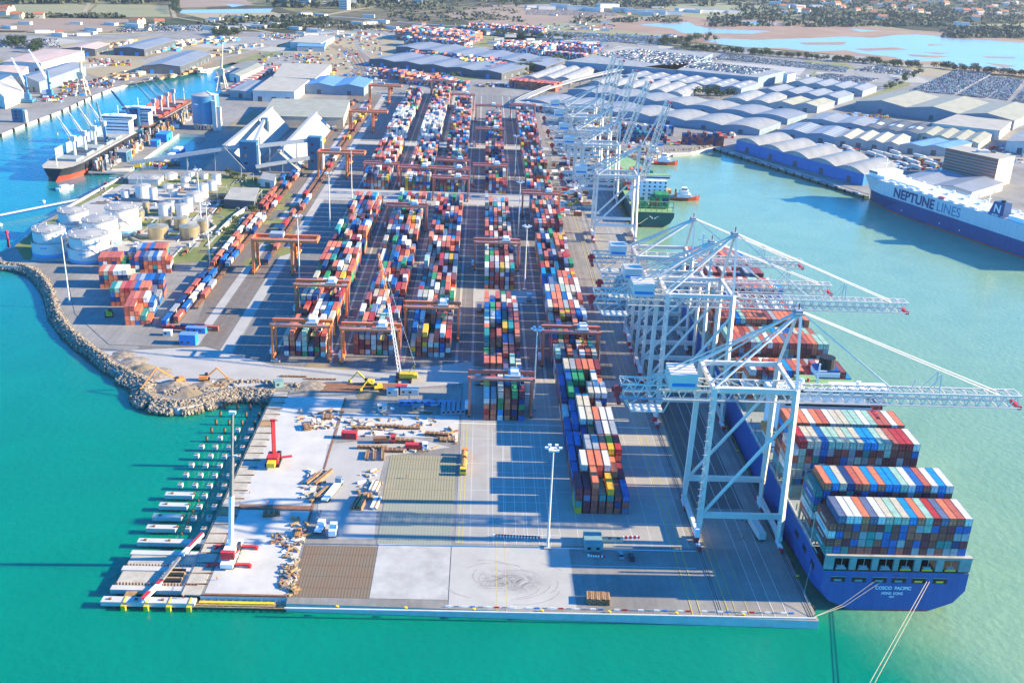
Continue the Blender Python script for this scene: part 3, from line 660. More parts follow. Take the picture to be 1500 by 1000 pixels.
for p in pool[300:]:
    col=CC[p['c']]; j=R.uniform(.82,1.12); col=tuple(v*j for v in col); dk=tuple(v*.5 for v in col)
    a=p['rot']; sb.at(p['x'],p['y'],p['z'],a); L=p['L']; h=p['h']
    near=p['y']<760
    if near:
        sb.box(.03,CW-.03,.03,L-.03,.08,h-.08,0,col); 
        for x in (.0,CW-.12): sb.box(x,x+.12,0,.12,0,h-.03,0,dk,bottom=False)
        sb.box(.5,.58,0,.04,.2,h-.2,0,tuple(min(1,v*1.3+.05) for v in col),bottom=False); sb.box(1.86,1.94,0,.04,.2,h-.2,0,tuple(min(1,v*1.3+.05) for v in col),bottom=False)
        sb.box(.0,.05,L*.25,L*.7,1.1,1.6,0,tuple(min(1,v*1.2+.15) for v in col),bottom=False)
    else: sb.box(.02,CW-.02,.04,L-.04,0,h-.08,0,col,bottom=False)
sb.at(); tag(sb.build('shipping_containers'),'hundreds of mixed-colour shipping containers stacked in the farther rows of the yard','containers',kind='stuff')
# ---------------------------------------------------------------- yard gantry cranes (rubber tyred)
def make_rtg(matn):
    t=empty('yard_gantry_crane',0,0)
    H=18.2; S=13.4
    for fy in (-3.6,3.6):
        g=MB(matn).box(-S-1.0,S+1.0,fy-.55,fy+.55,H-1.5,H); g.build('girder',t)
    for sx in (-S,S):
        for fy in (-3.6,3.6):
            b=MB(matn); b.beam((sx,fy*1.25,1.6),(sx,fy,H-1.5),.9,1.1); b.build('leg',t)
        MB(matn).box(sx-.6,sx+.6,-6.2,6.2,1.0,2.0).build('sill_beam',t); MB(matn).box(sx-.3,sx+.3,-3.2,3.2,H-3.4,H-2.8).build('leg_tie',t)
        for wy in (-5.3,-3.9,3.9,5.3):
            w=MB('black'); w.rod((sx-.45,wy,.75),(sx+.45,wy,.75),.75,10); w.build('wheel',t)
    e=MB('white'); e.box(-S-1.9,-S-.5,-2.4,2.4,2.1,4.3); e.build('engine_housing',t)
    w=MB('crane_grey')
    for fy in (-4.6,4.6):
        w.box(-S,S,fy-.35,fy+.35,H-.25,H-.15)
        for x in range(-13,14,3): w.beam((x,fy,H-.2),(x,fy,H+.9),.08)
        w.beam((-S,fy,H+.9),(S,fy,H+.9),.08); w.beam((-S,fy,H+.4),(S,fy,H+.4),.05)
    w.build('walkway',t)
    tr=MB('crane_grey','white'); x=R.uniform(-9,9); x=5.5
    tr.box(x-2.6,x+2.6,-4.2,4.2,H+.1,H+.9); tr.box(x-1.6,x+1.8,-2.6,2.6,H+.9,H+2.3,1); trl=tr.build('trolley',t)
    c=MB('white','glass'); c.box(x+2.7,x+4.4,-2.8,-.6,H-3.6,H-1.6); c.box(x+2.75,x+4.35,-2.86,-2.8,H-3.3,H-2.1,1); c.build('cab',trl)
    s=MB('yellow','steel'); s.box(x-.9,x+.9,-3,3,H-6.2,H-5.8)
    for yy in (-2.6,2.6): s.rod((x,yy,H-5.8),(x,yy,H),.06,4,1)
    s.build('spreader',trl)
    l=MB('crane_grey')
    l.beam((S+1.1,-2.5,2),(S+1.1,3,H-2),.5,.12)
    l.build('ladder',t)
    return t
RT={}
pr=make_rtg('crane_orange'); pr2=make_rtg('crane_red')
rt_list=[(-83.2,459.5,0,'front-left','orange yard gantry straddling the front end of the block nearest the rail tracks'),
(-82.5,519,0,'','orange yard gantry just behind the front one beside the rail tracks'),
(-50,457,0,'','orange yard gantry at the front of the block second from the tracks'),
(-49.9,690,1,'','red-orange yard gantry halfway along the block second from the tracks'),
(-22.3,490,0,'','orange yard gantry near the front of the middle yard block'),
(11.6,403.8,1,'','red yard gantry over the front end of the block beside the light mast'),
(11.6,609,1,'','red yard gantry midway over the block second from the quay'),
(46.2,461,1,'','red yard gantry over the block beside the big quay cranes'),
(45.3,740,1,'','red gantry midway up the block beside the quay'),
(-80,822,1,'','rust red gantry behind the cross road on the block beside the tracks'),
(-50,812,1,'','rust red gantry behind the cross road on the second block'),
(-22.5,779,1,'','nearest of three red gantries bunched on the middle block'),
(-22.5,811,1,'','middle one of three red gantries bunched on the middle block'),
(-22.5,845,1,'','farthest of three red gantries bunched on the middle block'),
(8,829,1,'','red gantry beyond the cross road on the fourth block'),
(8,994,1,'','red gantry far up the fourth block'),(7,1135,1,'','farthest red gantry on the fourth block'),
(45,1149,1,'','farthest red gantry on the block beside the quay'),
(-23,1209,1,'','red gantry at the far end of the middle block'),
(-78,1310,1,'','red gantry at the far end of the block beside the tracks'),(-50,1318,1,'','red gantry at the far end of the second block')]
used={0:False,1:False}
for x,y,k,_,lb in rt_list:
    s=pr2 if k else pr
    if not used[k]:
        used[k]=True; o=s; o.location=(x,y,0); tag(o,lb,'gantry crane','rubber-tyred yard gantries')
    else: copy_tree(s,x,y,0,0,label=lb,cat='gantry crane',group='rubber-tyred yard gantries')
# rail mounted gantries over the tracks
def make_rmg():
    t=empty('rail_gantry_crane',0,0); H=21.5; S=11.4
    for fy in (-5,5):
        MB('crane_orange').box(-S-1,S+15,fy-.8,fy+.8,H-2,H).build('girder',t)
    for sx in (-S,S):
        for fy in (-1,1):
            MB('crane_orange').beam((sx,fy*7,1.2),(sx,fy*4.4,H-2),1.3,1.5,w2=2.0).build('leg',t)
        MB('crane_orange').box(sx-.7,sx+.7,-8.5,8.5,.8,2.2).build('sill_beam',t)
        w=MB('black')
        for wy in (-8,-6.8,6.8,8): w.rod((sx-.3,wy,.5),(sx+.3,wy,.5),.5,8)
        w.build('wheels',t)
    b=MB('crane_orange')
    for x in (-S-.6,S+14.5): b.box(x-.6,x+.6,-5,5,H-1.8,H-.2)
    b.build('end_beam',t)
    w=MB('crane_grey')
    for fy in (-6.2,6.2):
        w.box(-S,S+14,fy-.4,fy+.4,H-.4,H-.3); w.beam((-S,fy,H+.7),(S+14,fy,H+.7),.08)
        for x in range(-11,26,3): w.beam((x,fy,H-.3),(x,fy,H+.7),.08)
    w.build('walkway',t)
    h=MB('crane_grey'); h.box(-2,6,-3.2,3.2,H+.1,H+2.6); h.build('machine_house',t)
    c=MB('crane_orange','glass'); c.box(13,16,-3,3,H-5,H-2.2); c.box(13.2,15.8,-3.1,-3,H-4.5,H-3,1); c.beam((14.5,0,H-5),(14.5,0,H-9),2,.3); tr=c.build('trolley',t)
    MB('yellow').box(13.6,15.4,-5,5,H-9.5,H-9).build('spreader',tr)
    return t
rm=make_rmg(); first=True
for x,y,lb in ((-121.2,590,'orange rail gantry nearest the camera over the container train'),(-121.5,845,'orange-red rail gantry beside the blue transfer tower'),(-121.5,1050,'third rail gantry up the railway tracks'),(-121.5,1235,'farthest rail gantry over the railway tracks')):
    if first: rm.location=(x,y,0); tag(rm,lb,'gantry crane','rail gantries over the tracks'); first=False
    else: copy_tree(rm,x,y,0,0,label=lb,cat='gantry crane',group='rail gantries over the tracks')
# ---------------------------------------------------------------- ship to shore cranes
def sts(yc,lb,zt=58.8,zg=50.5,za=82,tip=187.,back=49.5,boom=0.,gh=5.,mach=70,ax=107.,dd=13.2,name='quay_crane'):
    t=empty(name,94,yc,label=lb,cat='quay crane',group='ship-to-shore cranes along the quay')
    X0=79-94.; X1=107.6-94; W_='crane_white'; lw=1.5 if zt>50 else 1.2
    dt=dd*.86
    for x,xt in ((X0,X0),(X1,X1-1.5)):
        for s in (-1,1):
            b=MB(W_); b.beam((x,s*dd,3.6),(x+(xt-x)*.2,s*dd*.97,12),lw*.9,lw*.9,w2=lw*1.25); b.beam((x+(xt-x)*.2,s*dd*.97,12),(xt,s*dt,zt),lw*1.15,lw*1.15); b.build('leg',t)
        MB(W_).box(x-.7,x+.7,-dd-1,dd+1,2.4,4.2).build('sill_beam',t)
        b=MB('steel','red','white')
        for s in (-1,1):
            for k in (-4,-1.3,1.3,4):
                b.box(x-.6,x+.6,s*dd+k-1,s*dd+k+1,.4,1.6,1 if abs(k)>2 else 2); b.rod((x-.35,s*dd+k,.45),(x+.35,s*dd+k,.45),.42,8)
            b.beam((x,s*dd-4,1.7),(x,s*dd+4,1.7),.8,.7,2)
        b.build('bogies',t)
    for s in (-1,1):
        MB(W_).beam((X0,s*dd*.97,11.6),(X1-.3,s*dd*.97,11.6),1.3,1.9).build('portal_beam',t)
        MB(W_).beam((X0,s*dt,zt-.6),(X1-1.5,s*dt,zt-.6),1.2,1.5).build('top_beam',t)
        b=MB(W_); b.rod((X0+1,s*dd*.97,12.6),(X1-1.6,s*(dt+dd)/2*.98,zg-1),.62,8); b.build('diagonal_brace',t)
    MB(W_).box(X0-.6,X0+.6,-dt,dt,zt-1.4,zt).build('cross_beam',t); MB(W_).box(X1-2.1,X1-.9,-dt,dt,zt-1.4,zt).build('cross_beam',t)
    # girder between the legs and backreach
    MB(W_).truss((back-94,0,zg),(X1+4,0,zg),3.2,gh,int((X1+4-back+94)/5),.5,0,.28).build('girder',t)
    pf=MB('crane_grey'); pf.box(back-94,X1+4,-4.6,-3.6,zg+.2,zg+.35); pf.box(back-94,X1+4,3.6,4.6,zg+.2,zg+.35)
    for sg in (-4.6,4.6): pf.beam((back-94,sg,zg+1.4),(X1+4,sg,zg+1.4),.1)
    pf.build('walkway',t)
    b=MB(W_,'red'); x=back-94
    for sg in (-3,3): b.beam((x+1,sg,zg),(x+4,sg,zg-5),.3); b.beam((x+4,sg,zg-5),(x+15,sg,zg-5),.3); b.beam((x+15,sg,zg-5),(x+17,sg,zg),.3); b.beam((x+4,sg,zg-5),(x+12,sg,zg),.2)
    b.box(x+4,x+15,-3,3,zg-5.1,zg-4.9); b.box(x-2,x,-1.6,-.6,zg-.5,zg+3.5,1); b.box(x-2.6,x+1,.6,1.6,zg+.5,zg+2,1); b.box(x-1,x+.3,-3,3,zg-2.6,zg-1.6,1)
    b.build('maintenance_platform',t)
    # boom
    bo=MB(W_,'red','crane_grey'); px=X1+4; L=tip-94-px; a=boom; u=Vector((math.cos(a),0,math.sin(a))); p=Vector((px,0,zg)); q=p+u*L
    bo.truss(p,q,2.7,gh*.85,int(L/3.6),.5,0,.3)
    n=Vector((-u.z,0,u.x))
    for sg in (-3.6,3.6): bo.beam(p+Vector((0,sg,0))+n*.3,q+Vector((0,sg,0))+n*.3,.9,.12,2)
    bo.beam(q+Vector((0,-3,0)),q+Vector((0,3,0)),1.3,1.3,1)
    boo=bo.build('boom',t)
    # apex frame
    A=Vector((ax-94,0,za)); b=MB(W_,'red','crane_grey')
    for s in (-1,1): b.beam((X1-1.5,s*dt,zt),A+Vector((0,s*1.2,0)),.85,.85); b.rod((X0,s*dt,zt),A+Vector((0,s*1.0,0)),.42,6)
    for s in (-1,1): b.rod((X0,s*dt*.55,zt),A+Vector((-.5,s*.6,0)),.3,6)
    b.beam((X0,0,zt),(X0,0,zg+gh),.8)
    b.build('apex_frame',t)
    b=MB('crane_grey','red'); b.box(A.x-2,A.x+1.2,-2.4,2.4,za-.4,za); b.box(A.x-1.6,A.x+.6,-1.8,1.8,za,za+.9); b.beam((A.x-.4,0,za+.9),(A.x-.4,0,za+3),.35,m=1); b.build('sheave_platform',t)
    st=MB(W_,'crane_grey')
    st.rod((back-94+9,-2,zg+gh),A,.28,5); st.rod((back-94+9,2,zg+gh),A,.28,5)
    if boom<.3:
        T=p+u*(L*.90)+n*gh*.85; Mi=p+u*(L*.42)+n*gh*.85
        for s in (-1,1): st.rod(T+Vector((0,s*2.2,0)),A+Vector((.6,s,0)),.26,6); st.rod(Mi+Vector((0,s*2.2,0)),A+Vector((.4,s,0)),.16,5)
        st.build('stay',t)
        m=MB(W_,'crane_grey'); K=p+u*(L*.62)
        for s in (-1,1): m.beam(K+Vector((0,s*2,gh*.8)),K+Vector((0,s*1.4,gh*.8+7)),.35); m.beam(K+Vector((-5,s*2,gh*.8)),K+Vector((0,s*1.4,gh*.8+7)),.22)
        for s in (-1,1): m.beam(K+Vector((-8,s*1.6,gh*.8)),K+Vector((-8,0,gh*.8+5)),.25)
        m.build('stay_support',t)
    else:
        Mi=p+u*(L*.45)+n*gh*.85; Md=(A+Mi)/2+Vector((2,0,-1))
        for s in (-1,1): st.rod(Mi+Vector((0,s*2,0)),A+Vector((.4,s,0)),.25,5); st.rod(p+u*(L*.9)+n*gh*.85+Vector((0,s*2,0)),A+Vector((.4,s,0)),.22,5)
        st.build('stay',t)
    # machine house
    mh=MB('crane_white','roof_slate','tarp_blue'); mx=mach-94; mw=5.4 if zt>50 else 4.2; ml=9 if zt>50 else 8
    mh.box(mx-ml/2,mx+ml/2,-mw,mw,zg+gh*.9,zg+gh*.9+5.2)
    for k in range(5): mh.box(mx-ml/2-.2,mx+ml/2+.2,-mw+k*mw*.42,-mw+k*mw*.42+mw*.2,zg+gh*.9+5.2,zg+gh*.9+5.5)
    mh.box(mx-ml/2+.6,mx+ml/2-.6,-mw-.1,-mw,zg+gh*.9+1.2,zg+gh*.9+2.4,2)
    mh.build('machine_house',t)
    tr=MB('red','crane_grey','glass','yellow'); tx=(p+u*(L*.36)) if boom<.3 else Vector((X1-6,0,zg))
    x=tx.x; tr.box(x-2.4,x+2.4,-2.2,2.2,zg-.9,zg-.2,1); tr.box(x-1.6,x+1.2,-1.1,1.1,zg-3.,zg-1.,0); tr.box(x+1.6,x+1.7,-1,1,zg-3.1,zg-1.8,2)
    tr.box(x-.6,x+.6,-3.2,3.2,zg-5.4,zg-5,0)
    for s in (-2,2): tr.rod((x,s,zg-5),(x,s,zg-1),.06,4,1)
    tr.build('trolley',t)
    l=MB('crane_grey','crane_grey')
    z=4.;k=0
    while z<zt-4:
        y0,y1=(-dd-2.6,-dd-1.2) ; l.beam((X0-1.6+(k%2)*1.4,-dd*.96-.9,z),(X0-1.6+((k+1)%2)*1.4,-dd*.96-.9,z+2.6),.3,.1); l.box(X0-2.0,X0-.4,-dd*.96-1.3,-dd*.96-.9,z+2.5,z+2.6,1); z+=2.6;k+=1
    l.build('stair_tower',t)
    lt=MB('red','white'); lt.box(X0-2,X0-.5,-dd-4,-dd-2,3,5.2,0); lt.box(X0-2,X0-.5,-dd-4,-dd-2,5.2,8.0,1); lt.build('electrical_cabin',t)
    return t
sts(316,'nearest tall white quay crane with its boom lowered over the blue ship stern')
sts(409.5,'second tall white quay crane from the front with lowered boom',tip=184)
sts(453,'shorter white quay crane squeezed just behind the second tall one',zt=48.8,zg=43,za=66,tip=166,back=58,mach=72,ax=108,dd=10)
sts(493,'shorter white quay crane with lowered boom over the blue ship bow',zt=48.8,zg=43,za=66,tip=164,back=58,mach=70,ax=107,dd=11,gh=4)
B=math.radians(76)
for y,lb,bm in ((686,'raised-boom quay crane nearest the green feeder ship stern',B),(792,'second raised-boom quay crane beside the green ship',math.radians(73)),(850,'third raised-boom quay crane at the far berth',B),(915,'fourth raised-boom quay crane at the far berth',math.radians(79)),(972,'raised-boom quay crane farthest up the quay',math.radians(78))):
    sts(y,lb,zt=46,zg=41,za=64,tip=166,back=56,boom=bm,mach=68,dd=9.5,gh=4)
# ---------------------------------------------------------------- light masts
def mast(h=38):
    t=empty('light_mast',0,0)
    p=MB('crane_white','concrete'); p.cyl(0,0,0.5,h,.45,.22,10); p.box(-1.2,1.2,-1.2,1.2,0,.6,1); p.build('pole',t)
    c=MB('crane_white'); 
    for k in range(6):
        a=k*1.047; c.beam((0,0,h-1.2),(2.3*math.cos(a),2.3*math.sin(a),h+.4),.18)
    c.cyl(0,0,h-.2,h+.05,1.5,1.5,10); c.build('head_frame',t)
    l=MB('crane_grey','white')
    for k in range(6):
        a=k*1.047; x,y=2.3*math.cos(a),2.3*math.sin(a); l.box(x-.55,x+.55,y-.4,y+.4,h+.1,h+.7,1)
    l.build('floodlights',t); return t
m0=mast(); first=True
for (u,v,hh,lb) in ((802,802,33,'tall white light mast on the empty pier among the striped barriers'),(102,443,33,'white light mast at the edge of the rubble shore'),(781,600,34,'light mast at the right rear of the front-most yard gantry'),(768,424,34,'light mast on the cross road in the yard'),(759,347,34,'light mast in the lane above the cross road'),(754,266,33,'light mast far up the lane left of the quay block'),(515.5,291,33,'light mast beside the green boxes by the railway'),(483.5,334,33,'light mast in the empty lane left of the second block'),(439,409,33,'light mast behind the orange rail gantry'),(308,390,33,'thin light mast by the container train'),(295,330,30,'light mast at the tan tanks'),(645,203,30,'far light mast in the lane between white boxes')):
    x,y=G(u,v)
    if first: m0.location=(x,y,0); tag(m0,lb,'light mast','yard light masts'); first=False
    else: o=copy_tree(m0,x,y,0,0,label=lb,cat='light mast',group='yard light masts')
# ---------------------------------------------------------------- big container ship
bs=empty('container_ship',135.5,430,-3,label='huge blue container ship moored beside the white quay cranes',cat='container ship')
def hull_mesh(L,Bm,zdeck,stations,mats,zs,flare=None):
    pass
hx=112.2; HB=23.4 # half beam ; local x=0 centre
def lin(a,b,t): return a+(b-a)*t
# hull: sections along y (local), each with list of (halfwidth,z)
def hull(b,secs,matlist):
    "secs: [(y,[(hw,z),...])] same count ; matlist: material per strip"
    n=len(secs[0][1]); vs=[]
    for y,s in secs:
        for hw,z in s: vs.append((-hw,y if not isinstance(y,(list,tuple)) else y[0],z))
        for hw,z in reversed(s): vs.append((hw,y,z))
    m=2*n
    for i in range(len(secs)-1):
        for j in range(n-1):
            a=i*m+j; b.add([vs[a],vs[a+m],vs[a+m+1],vs[a+1]],[(0,1,2,3)],matlist[j])
            c=i*m+m-1-j; b.add([vs[c],vs[c-1],vs[c-1+m],vs[c+m]],[(0,1,2,3)],matlist[j])
        a=i*m+n-1; b.add([vs[a],vs[a+m],vs[a+m+1],vs[a+1]],[(0,1,2,3)],matlist[-1])
    for i,flip in ((0,0),(len(secs)-1,1)):
        for j in range(n-1):
            q=[vs[i*m+j],vs[i*m+j+1],vs[i*m+m-2-j],vs[i*m+m-1-j]]
            b.add(q,[(3,2,1,0) if not flip else (0,1,2,3)],matlist[j])
Y0=271.2-430; 
def sec(y,w,wb=None): 
    wb=w if wb is None else wb
    return (y,[(wb*.8,-.5),(wb*.93,.55),(w,2.2),(w,8),(w,14.6)])
b=MB('hull_red','hull_blue','deck_grey')
ss=[(Y0,[(11,-.5),(13.5,.4),(20.2,3.4),(HB,8),(HB,14.6)]),(Y0+10,[(15,-.5),(17,.5),(22.5,3),(HB,8),(HB,14.6)]),(Y0+40,[(HB*.97,-.5),(HB,.5),(HB,2.2),(HB,8),(HB,14.6)]),
(Y0+230,[(HB*.97,-.5),(HB,.5),(HB,2.2),(HB,8),(HB,14.6)]),(Y0+275,[(HB*.7,-.5),(HB*.75,.5),(HB*.8,2.2),(HB*.9,8),(HB*.97,15.5)]),(Y0+305,[(HB*.35,-.5),(HB*.4,.5),(HB*.45,2.2),(HB*.58,8),(HB*.8,17)]),(Y0+328,[(.5,-.5),(.6,.5),(1,2.2),(4,8),(10,18.5)]),(Y0+334,[(.1,-.5),(.1,.5),(.3,2.2),(.6,8),(3,19)])]
hull(b,ss,[0,1,1,1,2]); hb=b.build('hull',bs)
# stern gallery
b=MB('deck_teal','black','rust','deck_tan')
b.box(-HB+.2,HB-.2,Y0+.1,Y0+13,14.62,15.2,1); b.box(-HB,HB,Y0-.05,Y0+13,19.4,20.2,0); b.box(-HB+.3,HB-.3,Y0+7,Y0+7.3,15.2,19.4,1)  # floor and back wall black: shade inside the openings put into the colour
wx=[-20.5,-13.4,-6.4,.2,7.2,14.6]; ww=5
edges=[-HB]+[v for w_ in wx for v in (w_,w_+ww)]+[HB]
for k in range(0,len(edges),2): b.box(edges[k],edges[k+1],Y0-.05,Y0+.9,15.2,19.4,0)
b.box(-HB,HB,Y0-.35,Y0+1.2,20.2,20.5,3)
b.build('stern_gallery',bs)
b=MB('black','yellow','deck_grey')
for i,w_ in enumerate(wx):
    b.box(w_+.8,w_+4.2,Y0-.04,Y0+.4,15.3,15.8,1 if i>2 else 2)
    b.rod((w_+1.3,Y0+.7,15.9),(w_+3.7,Y0+.7,15.9),.6,8,2); b.beam((w_+2.5,Y0+.3,15.2),(w_+2.5,Y0+.3,19.4),.15,m=2)
b.build('gallery_opening',bs)
b=MB('black','deck_teal','yellow')
for i,w_ in enumerate((-20.6,-13.9,-7.2,-1,5.4,12.3)):
    b.box(w_,w_+4.6,Y0-.04,Y0+.1,10.6,12.5,0); b.box(w_-.15,w_+4.75,Y0-.10,Y0-.03,12.5,12.75,1); b.box(w_+1,w_+3.4,Y0-.09,Y0-.045,10.9,11.6,2 if i>3 else 1)
b.build('mooring_port',bs)
b=MB('black')
for k in range(3): b.box(-HB-.04,-HB+.1,Y0+8+k*9,Y0+12+k*9,9.4,11.4)
b.build('side_port',bs)
FM=lambda x,z: face_matrix((x,Y0-.06,z),(1,0,0),(0,0,1))
text(bs,'ship_name_lettering','COSCO  PACIFIC',1.7,'white',FM(0,8.6),width=11.6); text(bs,'ship_name_lettering','HONG  KONG',1.4,'white',FM(0,6.6),width=6.9); text(bs,'ship_name_lettering','IMO',.9,'white',FM(0,5.3))
text(bs,'hull_side_lettering','COSCO',13.5,'white',face_matrix((-HB-.08,Y0+172,6.6),(0,-1,0),(0,0,1)),align='CENTER')
b=MB('red'); b.box(-.15,.15,Y0-.12,Y0-.02,12.6,13.6); b.build('stern_light',bs)
# deck, hatches and lashing bridges
b=MB('deck_teal','rust','deck_grey','deck_tan')
b.box(-HB+.3,HB-.3,Y0+.5,Y0+300,14.65,15.0,2)
for yy in [272,287.6,315.5,330.2]+bayy: b.box(-21.4,21.4,yy-430,yy-430+12.2,(15 if yy>280 else 19.6),20.36 if yy<520 else 18.9,0)
b.build('hatch_covers',bs)
for yy in (285.2,300.3,314.2,328.6,343,399.2,414.2,430,445,460,475,490):
    y=yy-430; lb_=MB('deck_tan','deck_teal')
    for x in range(-23,24,5): lb_.beam((x,y+.5,15),(x,y+.5,27),.45,.7,0)
    for z in (20.5,23.6,26.8): lb_.beam((-23.2,y+.5,z),(23.2,y+.5,z),.9,.25,1)
    lb_.beam((-23.2,y+.5,15),(-23.2,y+.5,27),.5,.8,0); lb_.build('lashing_bridge',bs)
b=MB('deck_teal','black','white')
for k in range(40):
    y=Y0+14+k*7.4; b.beam((-HB+.15,y,14.6),(-HB+.15,y,16.2),.12,m=2); b.beam((-HB+1.4,y,14.6),(-HB+1.4,y,17.4),.35,m=0)
b.beam((-HB+.15,Y0+8,16.1),(-HB+.15,Y0+300,16.1),.1,m=2); b.beam((-HB+.15,Y0+8,15.6),(-HB+.15,Y0+300,15.6),.08,m=2)
b.build('rail',bs)
# superstructure
b=MB('white','glass','deck_green','deck_tan'); y=338-430
b.box(-19,19,y+12,y+30,15,36,0)
for z in range(20,36,3): b.box(-17,17,y+11.95,y+12,z,z+1.1,1)
b.box(-19.5,19.5,y+11.6,y+30.4,35.9,36.2,3); b.box(-23.6,23.6,y+15,y+21,38.2,41,0); b.box(-14,14,y+14,y+29,36.2,38.4,0); b.box(-23,23,y+14.9,y+15,39.2,40.4,1); b.box(-23.6,23.6,y+14.8,y+21.2,41,41.3,0); b.box(-14,14,y+22,y+29,38.4,39,2); b.box(-10,-2,y+23,y+28,39,41,2)
b.box(-9,1,y+15.5,y+20.5,41.35,41.6,2)
b.build('superstructure',bs)
b=MB('hull_blue','black','white'); b.box(0,9,y+30.6,y+38,20,42,0); b.box(-.2,9.2,y+30.4,y+38.2,39,41,2); b.cyl(4.5,y+34,42,46.4,3.3,3.1,14,1); b.cyl(8,y+36,42,44,.8,.8,8,1); b.build('funnel',bs)
b=MB('white','red'); b.beam((-4,y+18,41.4),(-4,y+18,50),.6,m=0); b.beam((-7,y+18,47),(-1,y+18,47),.3); b.cyl(-10,y+18,41.4,43.6,1.1,.9,8,0); b.cyl(12,y+18,41.4,43.2,1,.9,8,0); b.cyl(-7,y+20,41.4,43,.5,.5,6,1); b.build('radar_mast',bs)
b=MB('orange','white')
for s in (-1,1): b.box(s*21.5-1.4,s*21.5+1.4,y+12,y+20,22,24.5,0); b.beam((s*21.5,y+13,20),(s*21.5,y+13,26),.3,m=1); b.beam((s*21.5,y+19,20),(s*21.5,y+19,26),.3,m=1)
b.build('lifeboat',bs)
b=MB('white'); b.beam((0,Y0+322,19),(0,Y0+322,34),.8); b.beam((-3,Y0+322,30),(3,Y0+322,30),.3); b.build('foremast',bs)
# mooring ropes
def rope(name,pts,lb,r=.1):
    b=MB('rope')
    for a,c in zip(pts,pts[1:]): b.rod(a,c,r,5)
    return tag(b.build(name),lb,'rope')
sx=135.5
rope('mooring_rope',[(108,262.5,.4),(118,266.5,2.3),(sx-6,271.1,8.6)],'upper pale mooring rope from the quay corner to the blue stern')
rope('mooring_rope',[(108,262.5,.4),(119,266.8,1.6),(sx-4.4,271.1,7.9)],'lower pale mooring rope from the quay corner to the blue stern')
rope('mooring_rope',[(108,262.8,.4),(107,271,3),(sx-HB,282,7)],'short mooring rope along the left flank of the blue stern')
e_=G(1240,1060,-2)
rope('mooring_rope',[(sx+10.3,271.1,8.4),tuple(e_)+(-2.,)],'left of two long ropes running from the blue stern toward the camera')
rope('mooring_rope',[(sx+11.2,271.1,8.4),(e_[0]+1.6,e_[1],-2.)],'right of two long ropes running from the blue stern toward the camera')
# ---------------------------------------------------------------- feeder ship
fs=empty('container_ship',128,820,-3,label='green feeder ship with white bridge under the raised cranes',cat='container ship')
b=MB('hull_red','hull_green','deck_green'); hw=15
ya=728-820
ss=[(ya,[(6,-.5),(8,.6),(12.5,3.5),(hw,8),(hw,11.5)]),(ya+12,[(11,-.5),(12,.6),(hw,3.2),(hw,8),(hw,11.5)]),(ya+40,[(hw,-.5),(hw,.6),(hw,3),(hw,8),(hw,11.5)]),(ya+140,[(hw,-.5),(hw,.6),(hw,3),(hw,8),(hw,11.5)]),(ya+170,[(5,-.5),(6,.6),(8,3),(10,8),(12,12.5)]),(ya+188,[(.2,-.5),(.2,.6),(.4,3),(1,8),(3,14)])]
hull(b,ss,[0,1,1,1,2]); b.build('hull',fs)
b=MB('white')
for s in (-1,1): b.beam((s*.6,ya-.35,7.2),(s*3.4,ya-.2,8.6),.7,.25); b.beam((s*.4,ya-.35,6.6),(s*1.8,ya-.3,7.1),.5,.25)
b.build('stern_emblem',fs)
b=MB('white','glass','deck_green'); y=ya+30
b.box(-13,13,y,y+12,11.5,28,0)
for z in range(14,28,3):
    for x in range(-12,13,4): b.box(x-.7,x+.7,y-.05,y,z,z+1.3,1)
b.box(-16,16,y+4,y+11,28,31,0); b.box(-15.5,15.5,y+3.95,y+4,29,30.3,1); b.box(-16.2,16.2,y+3.8,y+11.2,31,31.4,2); b.build('superstructure',fs)
b=MB('hull_green','black','deck_green'); b.box(-4,4,y+13,y+20,11.5,32,0); b.cyl(0,y+16,32,34,1.5,1.5,10,1); b.box(-4.2,4.2,y+12.8,y+20.2,29,31,2); b.build('funnel',fs)
b=MB('white'); b.beam((0,y+8,31),(0,y+8,42),.6); b.beam((-3,y+8,38),(3,y+8,38),.3); b.build('mast',fs)
b=MB('orange'); b.box(14.2,17,y+1,y+8,18,21); b.build('lifeboat',fs)
b=MB('deck_green','deck_teal')
for x in range(-14,15,4): b.beam((x,ya+2,11.5),(x,ya+2,19),.4); b.beam((x,ya+19,11.5),(x,ya+19,19),.4)
b.beam((-15,ya+2,19),(15,ya+2,19),.6); b.beam((-15,ya+2,15),(15,ya+2,15),.5); b.build('lashing_bridge',fs)
rope('mooring_rope',[(108.5,712,.4),(118,722,2),(124,727.8,4.5)],'mooring rope from the quay to the green feeder stern')
